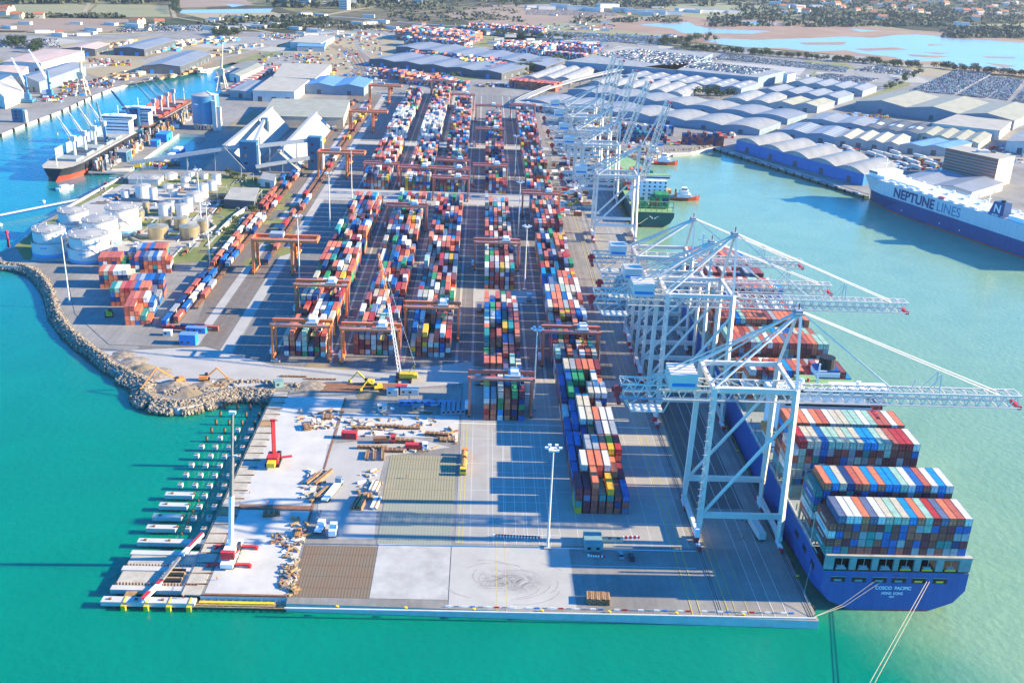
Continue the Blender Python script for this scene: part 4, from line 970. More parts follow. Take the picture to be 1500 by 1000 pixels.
# ---------------------------------------------------------------- tugs
def tug():
    t=empty('tugboat',0,0,-3)
    b=MB('hull_red','orange','deck_grey'); hull(b,[(-14,[(3.6,-.3),(4.6,.8),(5,2.4)]),(-6,[(5,-.3),(5.4,.8),(5.6,2.3)]),(6,[(4.8,-.3),(5.2,.8),(5.5,2.8)]),(13,[(1.4,-.3),(2,.8),(3.4,4)]),(15.5,[(.1,-.3),(.2,.8),(.8,4.3)])],[0,0,2]); b.build('hull',t)
    b=MB('black'); 
    for s in (-1,1): b.beam((s*5.6,-12,2.1),(s*5.7,6,2.5),.5); b.beam((s*5.7,6,2.5),(s*1,15.4,4),.5)
    b.build('fender',t)
    b=MB('white','glass'); b.box(-3.6,3.6,-3,8,2.4,5); b.box(-3,3,-1,6,5,7.4); b.box(-3.6,3.6,-.5,6.5,7.4,7.6); b.box(-2.4,2.4,.5,5,7.6,10); b.box(-2.45,2.45,.45,5.05,8.4,9.4,1); b.build('wheelhouse',t)
    b=MB('orange','white'); b.cyl(-2,-4,2.4,8,.7,.6,8); b.cyl(2,-4,2.4,8,.7,.6,8); b.build('funnel',t)
    b=MB('white'); b.beam((0,1,10),(0,1,17),.35); b.beam((-1.5,1,14),(1.5,1,14),.2); b.build('mast',t)
    return t
tg=tug(); x,y=G(996,292,-3); tg.location=(x,y,-3); tg.rotation_euler=(0,0,math.radians(-95)); tag(tg,'red and white tugboat nearest the green feeder stern','tugboat','harbour tugs')
x,y=G(968,240,-3); copy_tree(tg,x,y,-3,math.radians(-100),label='red and white tugboat behind the green feeder bridge',cat='tugboat',group='harbour tugs')
x,y=G(962,233,-3); copy_tree(tg,x-4,y+14,-3,math.radians(-100),label='tugboat farthest in, partly hidden by the crane booms',cat='tugboat',group='harbour tugs')
# ---------------------------------------------------------------- car carrier
rr_=math.atan2(qd.y,qd.x) # axis direction from bow to stern
bow=Vector((316.5,838)); ax_=qd
t=empty('car_carrier_ship',bow.x,bow.y,-3,rr_,label='long white and blue vehicle carrier moored by the blue quay sheds',cat='car carrier')
# local x from bow towards stern; starboard towards camera is local -y
b=MB('hull_red','hull_mid_blue','hull_white'); Lr=205; hb=15.5; cy=hb
def sc(x,ws): return (x,[(w,z) for w,z in ws])
secs=[(0,[(.2,-.3),(.3,.9),(1.0,9),(3.5,11.2),(10,22)]),(10,[(4.5,-.3),(5,.9),(9,9),(11.5,11.2),(14.5,22)]),(28,[(11,-.3),(11.5,.9),(15,9),(hb,11.2),(hb,22)]),(50,[(hb,-.3),(hb,.9),(hb,9),(hb,11.2),(hb,22)]),(170,[(hb,-.3),(hb,.9),(hb,9),(hb,11.2),(hb,22)]),(Lr,[(12,-.3),(13,.9),(hb,9),(hb,11.2),(hb,22)])]
m=[]
n=5
for i in range(len(secs)-1):
    (xa,A_),(xb,B_)=secs[i],secs[i+1]
    for j in range(n-1):
        mt=[0,1,1,2][j]
        b.add([(xa,cy-A_[j][0],A_[j][1]),(xb,cy-B_[j][0],B_[j][1]),(xb,cy-B_[j+1][0],B_[j+1][1]),(xa,cy-A_[j+1][0],A_[j+1][1])],[(0,1,2,3)],mt)
        b.add([(xa,cy+A_[j][0],A_[j][1]),(xb,cy+B_[j][0],B_[j][1]),(xb,cy+B_[j+1][0],B_[j+1][1]),(xa,cy+A_[j+1][0],A_[j+1][1])],[(3,2,1,0)],mt)
    b.add([(xa,cy-A_[4][0],22),(xb,cy-B_[4][0],22),(xb,cy+B_[4][0],22),(xa,cy+A_[4][0],22)],[(0,1,2,3)],2)
for j in range(n-1): 
    A_=secs[0][1]; b.add([(0,cy+A_[j][0],A_[j][1]),(0,cy-A_[j][0],A_[j][1]),(0,cy-A_[j+1][0],A_[j+1][1]),(0,cy+A_[j+1][0],A_[j+1][1])],[(0,1,2,3)],[0,1,1,2][j])
b.build('hull',t)
def sidemat(x,z,off=.12): return face_matrix((x,cy-hb-off,z),(1,0,0),(0,0,1))
text(t,'hull_lettering','NEPTUNE',10.2,'hull_navy',sidemat(62.5,15.9),width=43,bold=.035); text(t,'hull_lettering','LINES',10.2,'letter_blue',sidemat(98.5,15.9),width=23,bold=.0)
text(t,'hull_lettering','NEPTUNE',1.3,'hull_navy',face_matrix((17,cy-13.3,18.6),(1,-.12,0),(0,-.05,1)))
b=MB('white','glass','orange','deck_grey','yellow')
b.box(6,24,cy-11,cy+11,22,24.6,0); b.box(8,18,cy-13.5,cy+13.5,24.6,27.4,0); b.box(7.95,8,cy-13,cy+13,25.5,26.7,1); b.box(8,18,cy-13.55,cy-13.5,25.5,26.7,1)
b.box(26,60,cy-8,cy+8,22,23.6,0); b.build('bridge',t)
b=MB('white'); b.beam((12,cy,27.4),(12,cy,37),.6); b.beam((12,cy-3,33),(12,cy+3,33),.3); b.beam((2.5,cy,22),(2.5,cy,29),.4); b.beam((120,cy,22),(120,cy,32),.5); b.beam((120,cy-2,29),(120,cy+2,29),.3); b.build('mast',t)
b=MB('white','steel','red')
for k in range(22):
    x=28+k*5.2; b.cyl(x,cy-13.4,22,23.3,.9,.9,8,0); 
    if k%2: b.box(x+1.4,x+4.4,cy-14.2,cy-12.4,22,23.4,0); b.box(x+1.6,x+4.2,cy-14.25,cy-14.2,22.4,23,1)
    if k%3==0: b.cyl(x,cy+12.5,22,23.8,1,1,8,0); b.box(x+2,x+5,cy+2,cy+5,22,23.2,0)
b.box(86,91,cy-14.4,cy-12,22,23.6,2); b.build('deck_vents',t)
b=MB('white'); 
for s in (-1,1):
    b.beam((26,cy+s*15.3,23.2),(200,cy+s*15.3,23.2),.12)
    for k in range(44): b.beam((26+k*4,cy+s*15.3,22),(26+k*4,cy+s*15.3,23.2),.1)
b.build('rail',t)
b=MB('hull_navy','black'); b.add([(133,cy-14,22),(146,cy-14,22),(146,cy-6,22),(133,cy-6,22),(136,cy-13.4,32),(145.5,cy-13.4,32),(145.5,cy-6.6,32),(136,cy-6.6,32)],[(0,1,5,4),(1,2,6,5),(2,3,7,6),(3,0,4,7),(4,5,6,7)]); b.cyl(141,cy-10,32,33.4,1.6,1.6,10,1); fn=b.build('funnel',t)
text(fn,'funnel_emblem','N',8,'white',face_matrix((140.2,cy-14,27.2),(1,0,0),(0,.06,1)))
b=MB('white'); b.cyl(150,cy-9,22,24.6,2.6,2.6,14); b.box(152,170,cy-12,cy-3,22,25); b.box(147,200,cy+2,cy+10,22,24.5); b.build('deck_house',t)
b=MB('white','black'); 
for x in (52,92,112): b.box(x,x+.9,cy-hb-.06,cy-hb,3.6,4.6,0)
b.box(103,110,cy-hb-.06,cy-hb,10.6,11.2,1); b.box(11,13,cy-8.6,cy-8,9.6,11,1); b.build('draught_marks',t)
# ---------------------------------------------------------------- halls and buildings
def V2(p): return Vector((p[0],p[1]))
def hall(name,FL,FR,BR,BL,h,rise,style,roof,wall,label,gab=None,group=None,cat='warehouse',doors=2,sky=0,eave=.5,nseg=8):
    o=V2(FL); fr=V2(FR)-o; bl=V2(BL)-o; W_=fr.length; D=bl.length
    if W_<1 or D<1: return
    ux=fr/W_; uy=Vector((-ux.y,ux.x)); 
    if uy.dot(bl)<0: uy=-uy; flip=True
    ang=math.atan2(ux.y,ux.x)
    t=empty(name,o.x,o.y,0,0); tag(t,label,cat,group)
    c=[Vector((0,0)),fr,V2(BR)-o,bl]
    if (c[1].x*c[2].y-c[1].y*c[2].x)<0: pass
    rise*=.66 if style=='arch' else .85
    def prof():
        if style=='flat': return [(0,0),(1,0)]
        if style=='gable': return [(0,0),(.5,rise),(1,0)]
        if style=='mono': return [(0,0),(1,rise)]
        if style=='arch': return [(i/nseg,rise*math.sin(math.pi*i/nseg) if 0<i<nseg else 0) for i in range(nseg+1)]
    pf=prof(); 
    def L(s,e): # s across, e depth 0..1
        a=c[0]+(c[1]-c[0])*s; b_=c[3]+(c[2]-c[3])*s; return a+(b_-a)*e
    w=MB(wall); gw=MB(gab or wall)
    vs=[]
    for e in (0,1):
        vs=[(*L(s,e),0) for s,_ in pf]+[(*L(s,e),h+z) for s,z in pf]; n=len(pf)
        w.add([(*L(0,e),0),(*L(1,e),0),(*L(1,e),h),(*L(0,e),h)],[(0,1,2,3)])
        if style!='flat': gw=MB(gab or wall); gw.add(vs[n:],[tuple(range(n-1,-1,-1))]); gw.build('gable',t)
    for s in (0,1):
        zz=h+pf[0 if s==0 else -1][1]; w.add([(*L(s,0),0),(*L(s,1),0),(*L(s,1),zz),(*L(s,0),zz)],[(0,1,2,3)])
    w.build('wall',t)
    r=MB(roof); ov=.0; th=.35; q=[]
    for s,z in pf:
        s2=s+(-eave/W_ if s==0 else eave/W_ if s==1 else 0)
        for e in (-eave/D,1+eave/D): q.append((*L(s2,e),h+z+.04)); q.append((*L(s2,e),h+z+th))
    for i in range(len(pf)-1):
        a=4*i; b_=4*(i+1)
        r.add([q[a+k] for k in range(4)]+[q[b_+k] for k in range(4)],[(1,3,7,5),(0,4,6,2),(0,1,5,4),(2,6,7,3)])
    if style=='flat': r.add(q,[(0,2,3,1),(4,5,7,6)])
    else: r.add([q[k] for k in range(4)],[(0,2,3,1)]); r.add(q[-4:],[(0,1,3,2)])
    ro=r.build('roof',t)
    if sky:
        k_=MB('skylight'); 
        for i in range(sky):
            e0=(i+.35)/sky; e1=e0+.22/sky
            for sa,sb_ in ((.14,.42),(.58,.86)):
                def zz(s):
                    for (s0,z0),(s1,z1) in zip(pf,pf[1:]):
                        if s0<=s<=s1: return z0+(z1-z0)*(s-s0)/(s1-s0)
                    return 0
                k_.add([(*L(sa,e0),h+zz(sa)+th+.06),(*L(sb_,e0),h+zz(sb_)+th+.06),(*L(sb_,e1),h+zz(sb_)+th+.06),(*L(sa,e1),h+zz(sa)+th+.06)],[(0,1,2,3)])
        k_.build('skylight',ro)
    nrm=(L(.5,0)-L(.5,.5)).normalized()
    for i in range(doors):
        s=(i+.5)/doors; dw=min(5,W_/doors*.5)/W_/2; b=MB('roof_dark' if wall!='roof_dark' else 'tarp_blue')
        a0=L(s-dw,0)+nrm*.08; a1=L(s+dw,0)+nrm*.08; hh=min(5.5,h*.7)
        b.add([(*a0,0),(*a1,0),(*a1,hh),(*a0,hh)]+[(*(a0-nrm*.3),0),(*(a1-nrm*.3),0),(*(a1-nrm*.3),hh),(*(a0-nrm*.3),hh)],[(0,1,2,3),(4,7,6,5),(0,3,7,4),(1,5,6,2),(3,2,6,7)]); b.build('door',t)
    # side doors on the right-hand wall
    rn=(L(1,.5)-L(.5,.5)).normalized(); b=MB('roof_slate'); nd=max(1,int(D/22))
    for i in range(nd):
        e=(i+.5)/nd; dw=2.2/D; a0=L(1,e-dw)+rn*.08; a1=L(1,e+dw)+rn*.08; hh=min(4.5,h*.6)
        b.add([(*a0,0),(*a1,0),(*a1,hh),(*a0,hh)],[(0,1,2,3)])
    b.build('side_door',t)
    return t
def hq(name,FL,FR,BR,BL,h,rise,style,roof,wall,label,**k):
    return hall(name,G(*FL,h),G(*FR,h),G(*BR,h),G(*BL,h),h,rise,style,roof,wall,label,**k)
def hallrow(FL,FR,BR,n,h,rise,style,roof,wall,desc,gab=None,sky=0,doors=1,roofs=None):
    A=V2(G(*FL,h)); B_=V2(G(*FR,h)); C_=V2(G(*BR,h)); D=C_-B_
    for i in range(n):
        a=A+(B_-A)*(i/n+.0004); b=A+(B_-A)*((i+1)/n-.0004); e=D*(1+.0)
        rf=roofs[i%len(roofs)] if roofs else roof
        hall('warehouse',a,b,b+e,a+e,h,rise,style,rf,wall,'%s %s'%(od(i),desc) if n>1 else desc,group=None,sky=sky,doors=doors,gab=gab)
hallrow((761,147.5),(1113,191),(1144,180),7,6.2,4.6,'arch','roof_grey','wall_bluegrey','wide pale-roofed hall from the left in the row facing the quay cranes',roofs=['roof_grey','roof_grey','roof_slate','roof_pale','roof_pale','roof_pale','roof_pale'])
hallrow((832,132),(1154,175),(1183,167),7,6.5,4.6,'arch','roof_grey','wall_bluegrey','hall from the left in the second row behind the quay cranes',roofs=['roof_grey','roof_grey','roof_grey','roof_pale','roof_pale','roof_grey','roof_slate'])
hallrow((862,121),(1000,140),(1029,128),6,7,5,'arch','roof_pale','wall_grey','barrel-roofed hall from the left in the middle row',sky=3)
hallrow((763,115),(836,117),(876,100),3,7,5,'arch','roof_pale','wall_grey','barrel-roofed hall left of the elevated road',sky=4)
hallrow((905,112.5),(1086,131),(1112,122),7,8,3.5,'gable','roof_grey','wall_bluegrey','gabled hall from the left behind the big car-deck building',sky=3)
hallrow((1062,146),(1127,152.5),(1153,141),2,7,5,'arch','roof_pale','wall_grey','barrel-roofed hall with white rooflights beside the trees',sky=3)
hallrow((1127,152),(1197.6,157),(1223,149),2,8,4.5,'gable','roof_olive','wall_grey','olive-roofed gabled hall with white end wall')
hallrow((1110,132),(1228,145),(1251,138),4,8,4,'gable','roof_grey','wall_bluegrey','grey gabled hall from the left in the inner right row')
hallrow((1155.6,121),(1264,134),(1284.6,127),4,8,4,'gable','roof_grey','wall_grey','grey gabled hall from the left beside the crowded car park')
hallrow((1254,149),(1486,177.5),(1525,160),3,11,6,'gable','roof_olive','roof_slate','large dark-fronted gabled hall from the left before the big car park')
hallrow((1183,175),(1267,186),(1287,176),2,8,2.5,'gable','roof_grey','wall_bluegrey','low slate-roofed hall in the inner lane')
hallrow((1141,191),(1224,202),(1246,190.5),2,8,3,'gable','roof_slate','wall_bluegrey','blue-roofed hall dotted with rooflights',sky=7)
hallrow((1224,202),(1317,213),(1334,201),4,8,3,'gable','roof_tan','wall_grey','narrow saw-roofed bay from the left behind the blue quay sheds')
hallrow((1317,212.5),(1386,218),(1424,209.5),2,8,3,'gable','roof_blue','wall_grey','light blue roofed hall beside the brick block')
hallrow((1258,186.5),(1345,197),(1368,184),3,7,2.4,'gable','roof_dark','wall_grey','dark-roofed bay with pale skylight bands',sky=1)
hallrow((1345,196),(1434,211),(1454,196),4,7,2.4,'gable','roof_olive','wall_cream','brown-grey roofed bay behind the brick block')
hq('warehouse',(1366,181),(1465,192),(1482,178),(1402,168),11,0,'flat','roof_tan','wall_white','flat pale building with a white end wall near the right edge',doors=3)
hq('warehouse',(1475,207),(1560,216),(1575,196),(1496,192),11,3,'gable','roof_pale','wall_white','pale gabled warehouse cut by the right edge of the view')
hallrow((1079,205),(1266,256),(1315,243.5),5,10,6,'arch','roof_pale','wall_blue','arched hall with blue quay wall from the left',doors=1,gab='wall_grey')
for i,(u,v,w_) in enumerate(((1121,218,3),(1130,221,3),(1180,236,4),(1228,249,4),(1240,254,15),(1257,260,12))):
    x,y=G(u,v,5); b=MB('wall_white','tower_blue'); b.at(x-.9,y-.5,0,math.atan2(qd.y,qd.x)); b.box(-w_/2,w_/2,-.15,.1,3.6,6.2,0)
    if w_>5: b.box(-w_*.3,w_*.35,-.19,-.15,4.4,5.3,1)
    b.at(); tag(b.build('wall_sign'),'%s white sign from the left on the blue quay sheds'%od(i),'sign','white signs on the blue sheds')
hallrow((1311,262),(1424,282),(1470,268),2,7,3,'gable','roof_slate','wall_white','slate-roofed hall hidden behind the car carrier')
hq('warehouse',(828,90),(990,103),(1044,79),(926,71),15,0,'flat','roof_pale','wall_bluegrey','huge flat car-deck building with a long blue-grey wall, farther one',doors=5)
hq('warehouse',(944,98.5),(1111,114),(1150,104.5),(1010,90),15,0,'flat','roof_pale','wall_bluegrey','huge flat car-deck building with a white end, nearer one',doors=5)
hq('stair_tower',(1148,108),(1154,110),(1166,107.5),(1158,105.5),18,0,'flat','roof_pale','wall_white','small white stair tower beside the car deck',cat='tower',doors=1)
# brick block
t=hq('brick_building',(1386,217),(1463,233.5),(1487,229),(1412,214),25,0,'flat','roof_tan','brick','tall brick silo block with a pale side wall behind the car carrier',cat='building',doors=0)
o=V2(G(1386,217,25)); p=V2(G(1463,233.5,25)); q=V2(G(1487,229,25)); d=(p-o).normalized(); n=Vector((d.y,-d.x))
if n.dot(Vector((0,-1)))<0: n=-n
b=MB('wall_grey'); 
for k in range(1,9): b.beam((*(d*0+n*.1),k*2.7),(*((p-o)+n*.1),k*2.7),.25,.7)
b.build('pilaster',t)
e=(q-p); m=Vector((e.y,-e.x)).normalized(); 
if m.x<0: m=-m
b=MB('wall_cream'); a0=(p-o)+m*.15; b.add([(*a0,0),(*(a0+e),0),(*(a0+e),25.2),(*a0,25.2)],[(0,1,2,3)]); b.build('side_wall',t)
b=MB('wall_white','roof_dark'); c0=(p-o)*.55+e*.5; b.box(c0.x-5,c0.x+5,c0.y-3,c0.y+3,25.3,27.5); b.box(c0.x+8,c0.x+11,c0.y-2,c0.y+2,25.3,26.8,1); b.build('roof_plant',t)
# left bank warehouses
hq('warehouse',(3,91),(60,93),(123,75),(64,72.5),12,1,'gable','roof_pink','wall_white','pink-roofed warehouse with scalloped white side on the far left',doors=4)
hq('warehouse',(22,114),(57,121),(125,97),(96,93),12,4,'gable','roof_slate','wall_bluegrey','grey-roofed warehouse with white side behind the blue harbour cranes',doors=2)
hq('warehouse',(90,71.5),(139,72.5),(160,65),(128,63),10,3,'gable','roof_pink','roof_dark','brownish low shed in the timber yard',doors=2)
hq('warehouse',(166,71),(211,73),(256,59),(224,56),10,3,'gable','roof_slate','roof_dark','farther open timber shed with a grey roof',doors=2)
hq('warehouse',(208,97),(264,98),(307,79),(274,75),10,3.5,'gable','roof_slate','roof_dark','nearer open timber shed with a grey roof by the canal',doors=2)
hq('warehouse',(-30,104),(29,108),(41,98),(-10,96),10,1,'gable','roof_pink','wall_white','pale low shed at the left edge beside the white crane boom',doors=2)
hq('warehouse',(-30,128),(6,143),(34,132),(4,110),12,9,'gable','roof_shed','wall_white','steep white gabled shed at the left edge of the view',doors=1)
hq('warehouse',(336,109),(352,112.5),(386,97),(369,92),8,2,'gable','roof_olive','wall_white','olive-roofed shed by the striped red railway roof',doors=1)
hq('warehouse',(370,133),(431,135),(453,117),(397,113),12,0,'flat','roof_tan','wall_white','big flat tan-roofed warehouse with a white corner',doors=3)
hq('warehouse',(399,113.5),(462,115.5),(485,95),(415,93),12,0,'flat','roof_tan','wall_white','flat tan-roofed warehouse behind the big one',doors=2)
hallrow((445,125),(533,129),(546,117),2,10,4,'gable','roof_blue','wall_bluegrey','light-blue gabled hall of the pair beyond the railway')
hq('warehouse',(384,170),(503,173),(512,147),(400,145),10,0,'flat','roof_olive','wall_cream','long greenish-grey shed behind the steep white sheds',doors=0)
hq('warehouse',(336,133),(368,136),(392,121),(366,117),7,1,'gable','roof_grey','wall_grey','low grey shed left of the big flat warehouse',doors=1)
hq('warehouse',(425,62),(470,64),(490,54),(452,51),9,0,'flat','roof_tan','wall_white','flat cream building beside the canal head',doors=2)
hq('warehouse',(435,68),(475,69),(478,61),(440,60),8,0,'flat','roof_blue','wall_bluegrey','low blue building below the cream one',doors=1)
hallrow((541,87),(735,108),(775,97),5,9,3,'gable','roof_slate','roof_dark','shed of the front grey row in the distant container depot')
hallrow((580,69),(800,98),(830,88),6,9,3,'gable','roof_slate','roof_dark','shed of the rear grey row in the distant container depot')
hq('warehouse',(753,151),(838,162),(843,156),(762,145),6,0,'flat','roof_shed','wall_grey','long bright white-roofed shed behind the quay block',doors=4)
hq('office_building',(826,172),(838,174),(842,168),(830,166),9,0,'flat','roof_pale','wall_bluegrey','small pale office block near the white fan roof',cat='office',doors=1)
hq('warehouse',(838,170),(856,176),(862,166),(846,164),7,2,'mono','roof_shed','wall_white','small slanting white roof among the far cranes',doors=1)
# steep bulk sheds
def ashed(x0,x1,y0,y1,h,lb):
    t=empty('bulk_shed',(x0+x1)/2,y0,0,label=lb,cat='storage shed'); w=(x1-x0)/2; D=y1-y0
    b=MB('wall_bluegrey'); b.add([(-w,0,0),(w,0,0),(0,0,h)],[(0,1,2)]); b.build('gable_wall',t); b=MB('wall_bluegrey') 
    for k in range(-6,7): 
        zt=(h-1)*(1-abs(k)/7); b.box(k*w/7-.15,k*w/7+.15,-.3,0,0,max(1,zt-1.5))
    b.build('buttress',t); b=MB('wall_bluegrey'); b.add([(-w,D,0),(w,D,0),(0,D,h)],[(0,2,1)]); b.build('gable_wall',t)
    r=MB('roof_shed'); 
    for s in (-1,1): r.add([(s*w,-.6,.3),(s*w,D*1,.3),(0,D,h+.3),(0,-.6,h+.3),(s*w,-.6,0),(s*w,D,0),(0,D,h),(0,-.6,h)],[(0,1,2,3) if s>0 else (3,2,1,0),(0,3,7,4),(1,5,6,2)])
    n=14
    for k in range(n):
        for s in (-1,1): r.beam((s*w,D*k/n,.35),(0,D*k/n,h+.35),.3,.25)
    r.build('roof',t); g=MB('wall_grey'); g.box(-1.6,1.6,0,D,h+.1,h+1.6); g.build('ridge_gallery',t)
ashed(-230,-194,850,1052,20,'left steep white bulk shed behind the tank farm'); ashed(-186,-151,856,1056,16,'right steep white bulk shed beside the railway gantries')
def tower(u,v,w,d,h,lb,m='tower_blue',m2='wall_white'):
    x,y=G(u,v); t=empty('transfer_tower',x,y,0,label=lb,cat='tower')
    b=MB(m,m2); b.box(-w/2,w/2,0,d,0,h,0); b.build('cladding',t); b=MB(m2); b.box(w/2,w/2+1.6,1,d-1,0,h*.9); b.build('stair_shaft',t)
    for k in range(3): b=MB('glass'); b.box(-w/4,-w/4+2.4,-.06,0,h*(.25+.25*k),h*(.25+.25*k)+2); b.build('window',t)
    return x,y
tA=tower(365,252,14,9,25,'tall dark blue transfer tower in front of the left steep shed'); tB=tower(461,250,11,9,28,'dark blue transfer tower between the right steep shed and the gantries'); tC=tower(388,208,6,6,22,'small blue tower between the two steep sheds')
tD=tower(27,180,11,8,13,'blue-grey hopper block on the far-left quay','tower_blue','wall_grey')
def conveyor(name,pts,lb,w=3.2,legs=4):
    t=empty(name,pts[0][0],pts[0][1],0,label=lb,cat='conveyor'); o=Vector((pts[0][0],pts[0][1],0)); b=MB('crane_grey')
    for a,c in zip(pts,pts[1:]): b.beam(Vector(a)-o,Vector(c)-o,w,2.8)
    b.build('gallery',t); l=MB('crane_grey')
    for a,c in zip(pts,pts[1:]):
        for k in range(1,legs):
            p=Vector(a)+(Vector(c)-Vector(a))*k/legs-o
            for s in (-1,1): l.beam((p.x,p.y+s*2.2,0),(p.x,p.y,p.z),.5)
    l.build('trestle',t)
g1=G(192,246,2)
conveyor('conveyor_gallery',[(g1[0],g1[1],6),(tA[0]-5,tA[1]+3,21)],'long sloping conveyor gallery from the finger pier to the blue tower')
conveyor('conveyor_gallery',[(tA[0]+6,tA[1]+3,21),(tB[0]-4,tB[1]+3,25)],'upper conveyor gallery crossing in front of the steep sheds')
conveyor('conveyor_gallery',[(tA[0]+6,tA[1]-2,5),(tB[0]-4,tB[1]-1,11)],'lower conveyor gallery between the two dark blue towers',2.6)
conveyor('conveyor_gallery',[(tA[0]+3,tA[1]+9,22),(tC[0],tC[1],20)],'short inclined conveyor up to the small blue tower',2.6,2)
# silo
sx_,sy2=G(299,191); t=empty('silo',sx_,sy2+12,0,label='huge blue cylindrical silo on a colonnade by the basin',cat='silo')
b=MB('silo_blue'); b.cyl(0,0,6,33,13.2,13.2,40); 
for z in range(8,33,3): b.cyl(0,0,z,z+.25,13.32,13.32,40,cap=False)
b.build('shell',t,smooth=False); b=MB('tank_roof'); b.cyl(0,0,33,35.5,13.4,2,40); b.build('roof',t); b=MB('wall_cream')
for k in range(24): a=k*.2618; b.beam((12*math.cos(a),12*math.sin(a),0),(12*math.cos(a),12*math.sin(a),6),1)
b.cyl(0,0,5.4,6,13.6,13.6,40); b.build('colonnade',t)
b=MB('white')
for k in range(7): a=4.05+k*.055; b.beam((13.35*math.cos(a),13.35*math.sin(a),25),(13.35*math.cos(a+.05),13.35*math.sin(a+.05),25),.1,1.3)
b.build('sign_band',t)
b=MB('wall_white','tank_roof'); b.box(9,13,-13,-9,0,29); b.box(12,17,-12,-7,0,22); b.box(12,17,-12,-7,22,23,1); b.box(7,12,-9.5,-5,29,34); b.beam((2,0,36),(10,-8,33),1.2); b.build('elevator_tower',t)
# ---------------------------------------------------------------- tank farm
def tank(name,u,vb,rp,hp,lb,style='white',H=None):
    x,y=G(u,vb); s=PX(x,y)[2]; r=rp/s; y+=r*.95; H=H or hp/s/.94
    t=empty(name,x,y,0,label=lb,cat='storage tank'); m={'white':'tank_white','tan':'tank_steel'}[style]
    b=MB(m,'tank_roof','crane_grey'); b.cyl(0,0,.2,H,r,r,28,0,cap=False); b.cyl(0,0,H*.33,H*.33+.15,r+.06,r+.06,28,2 if style=='tan' else 0,cap=False); b.build('shell',t)
    b=MB('tank_roof' if style=='white' else 'tank_steel','crane_grey'); b.cyl(0,0,H,H+r*.18,r+.12,r*.1,28); 
    for k in range(16): a=k*.3927; b.beam(((r-.1)*math.cos(a),(r-.1)*math.sin(a),H),((r-.1)*math.cos(a),(r-.1)*math.sin(a),H+1.1),.1,m=1)
    b.build('roof',t)
    b=MB('crane_grey'); a0=-.9
    for k in range(14): a=a0+k*.12; z=H*k/14; b.beam(((r+.4)*math.cos(a),(r+.4)*math.sin(a),z),((r+.4)*math.cos(a+.12),(r+.4)*math.sin(a+.12),z+H/14),.35,.1)
    b.build('stair',t); return t
TK=[('large squat white tank of the group beside the grey pavement',206.7,291,11,17),('slim white tank touching the large squat one',223.7,297,5.7,20),('white tank behind the large squat one',221,270,10,8),('small slim white tank at the left edge of the farm',182,291,6,10),
('wide low white tank at the rear of the farm',246.7,264,10,8),('white tank at the far rear centre',276,262,7.3,8),('low white tank in front of the far rear one',270,268,6.7,7),('small white tank at the rear right',298,263,5.3,7),('tall white tank at the rear right corner',316,272,6.3,15),('white tank second from the rear right corner',309,280,7,13),
('tall white tank right of the broad one',295.5,291,8,19),('broad white tank on the right of the farm',283,299,12,14),('tall white tank behind the right tan tanks',265,318,9,16),('tall slim white tank right of its twin',275,312,6.3,20),('white tank behind the left tan tanks, half shaded',239,318,8.7,17),('small white tank in the middle of the farm',252,288,6,9),('low white tank in the middle rear',244,277,7.3,5),('low white tank beside the middle rear one',269,276,6,5),('slim pale tank between the tall white ones',251,312,4.6,16)]
for lb,u,vb,r,h in TK: tank('storage_tank',u,vb,r,h,lb)
for lb,u,vb,r,h in (('left front tan steel tank in the bund',228,352,14.5,17),('right front tan steel tank in the bund',274.7,352,14,17),('tan steel tank behind the right front one',263,336,9.5,14),('tan steel tank at the right corner of the bund',296,342,8,17),('small tan tank behind the left front one',240,333,8.5,12),('slim tan tank next to the big white tanks',201,325,8,14),('narrow tan tank on legs left of centre',213,313,4.5,15)): tank('storage_tank',u,vb,r,h,lb,'tan')
def bigtank(u,vb,rp,lb):
    x,y=G(u,vb); s=PX(x,y)[2]; r=rp/s; y+=r*.95
    t=empty('storage_tank',x,y,0,label=lb,cat='storage tank'); b=MB('tank_white','tank_blue','crane_grey'); b.cyl(0,0,.1,2.1,r+.05,r+.05,44,1,cap=False); b.cyl(0,0,.1,9,r,r,44,0,cap=False); b.cyl(0,0,8.5,9.05,r+.3,r+.3,44,2,cap=False); b.build('bund_wall',t)
    b=MB('tank_white','crane_grey'); r2=r-1.3; b.cyl(0,0,1,15.6,r2,r2,44,0,cap=False); b.cyl(0,0,15,15.7,r2+.35,r2+.35,44,1,cap=False); b.build('shell',t)
    b=MB('tank_roof','crane_grey','tank_white'); b.cyl(0,0,15.7,16.9,r2+.1,r2*.05,44,0)
    for k in range(30): a=k*.2094; b.beam((r2*math.cos(a),r2*math.sin(a),15.7),(r2*math.cos(a),r2*math.sin(a),16.8),.12,m=1)
    for k in range(44): a=k*.1428; b.beam((r2*math.cos(a),r2*math.sin(a),16.8),(r2*math.cos(a+.1428),r2*math.sin(a+.1428),16.8),.12,m=1)
    for k in range(6): a=k*1.05; b.cyl((r2-1.5)*math.cos(a),(r2-1.5)*math.sin(a),15.9,17.1,.4,.4,6,2)
    b.build('roof',t); b=MB('crane_grey')
    for k in range(20): a=-.4-k*.06; z=15.4*k/20; rr2=r+.4 if z<9 else r2+.5; b.beam((rr2*math.cos(a),rr2*math.sin(a),z),(rr2*math.cos(a-.06),rr2*math.sin(a-.06),z+.8),.35,.1)
    b.build('stair',t)
    b=MB('tank_blue'); b.build; b.box(-2,2,-r-.12,-r-.02,5.8,6.6); b.build('sign',t)
for u,vb,rp,lb in ((66,378,26,'leftmost double-walled white tank by the shore'),(123,387,31,'front double-walled white tank nearest the container pile'),(140,362,28,'double-walled white tank in the middle of the big five'),(173,343,26,'rear right double-walled white tank'),(102,348,24,'rear left double-walled white tank')): bigtank(u,vb,rp,lb)
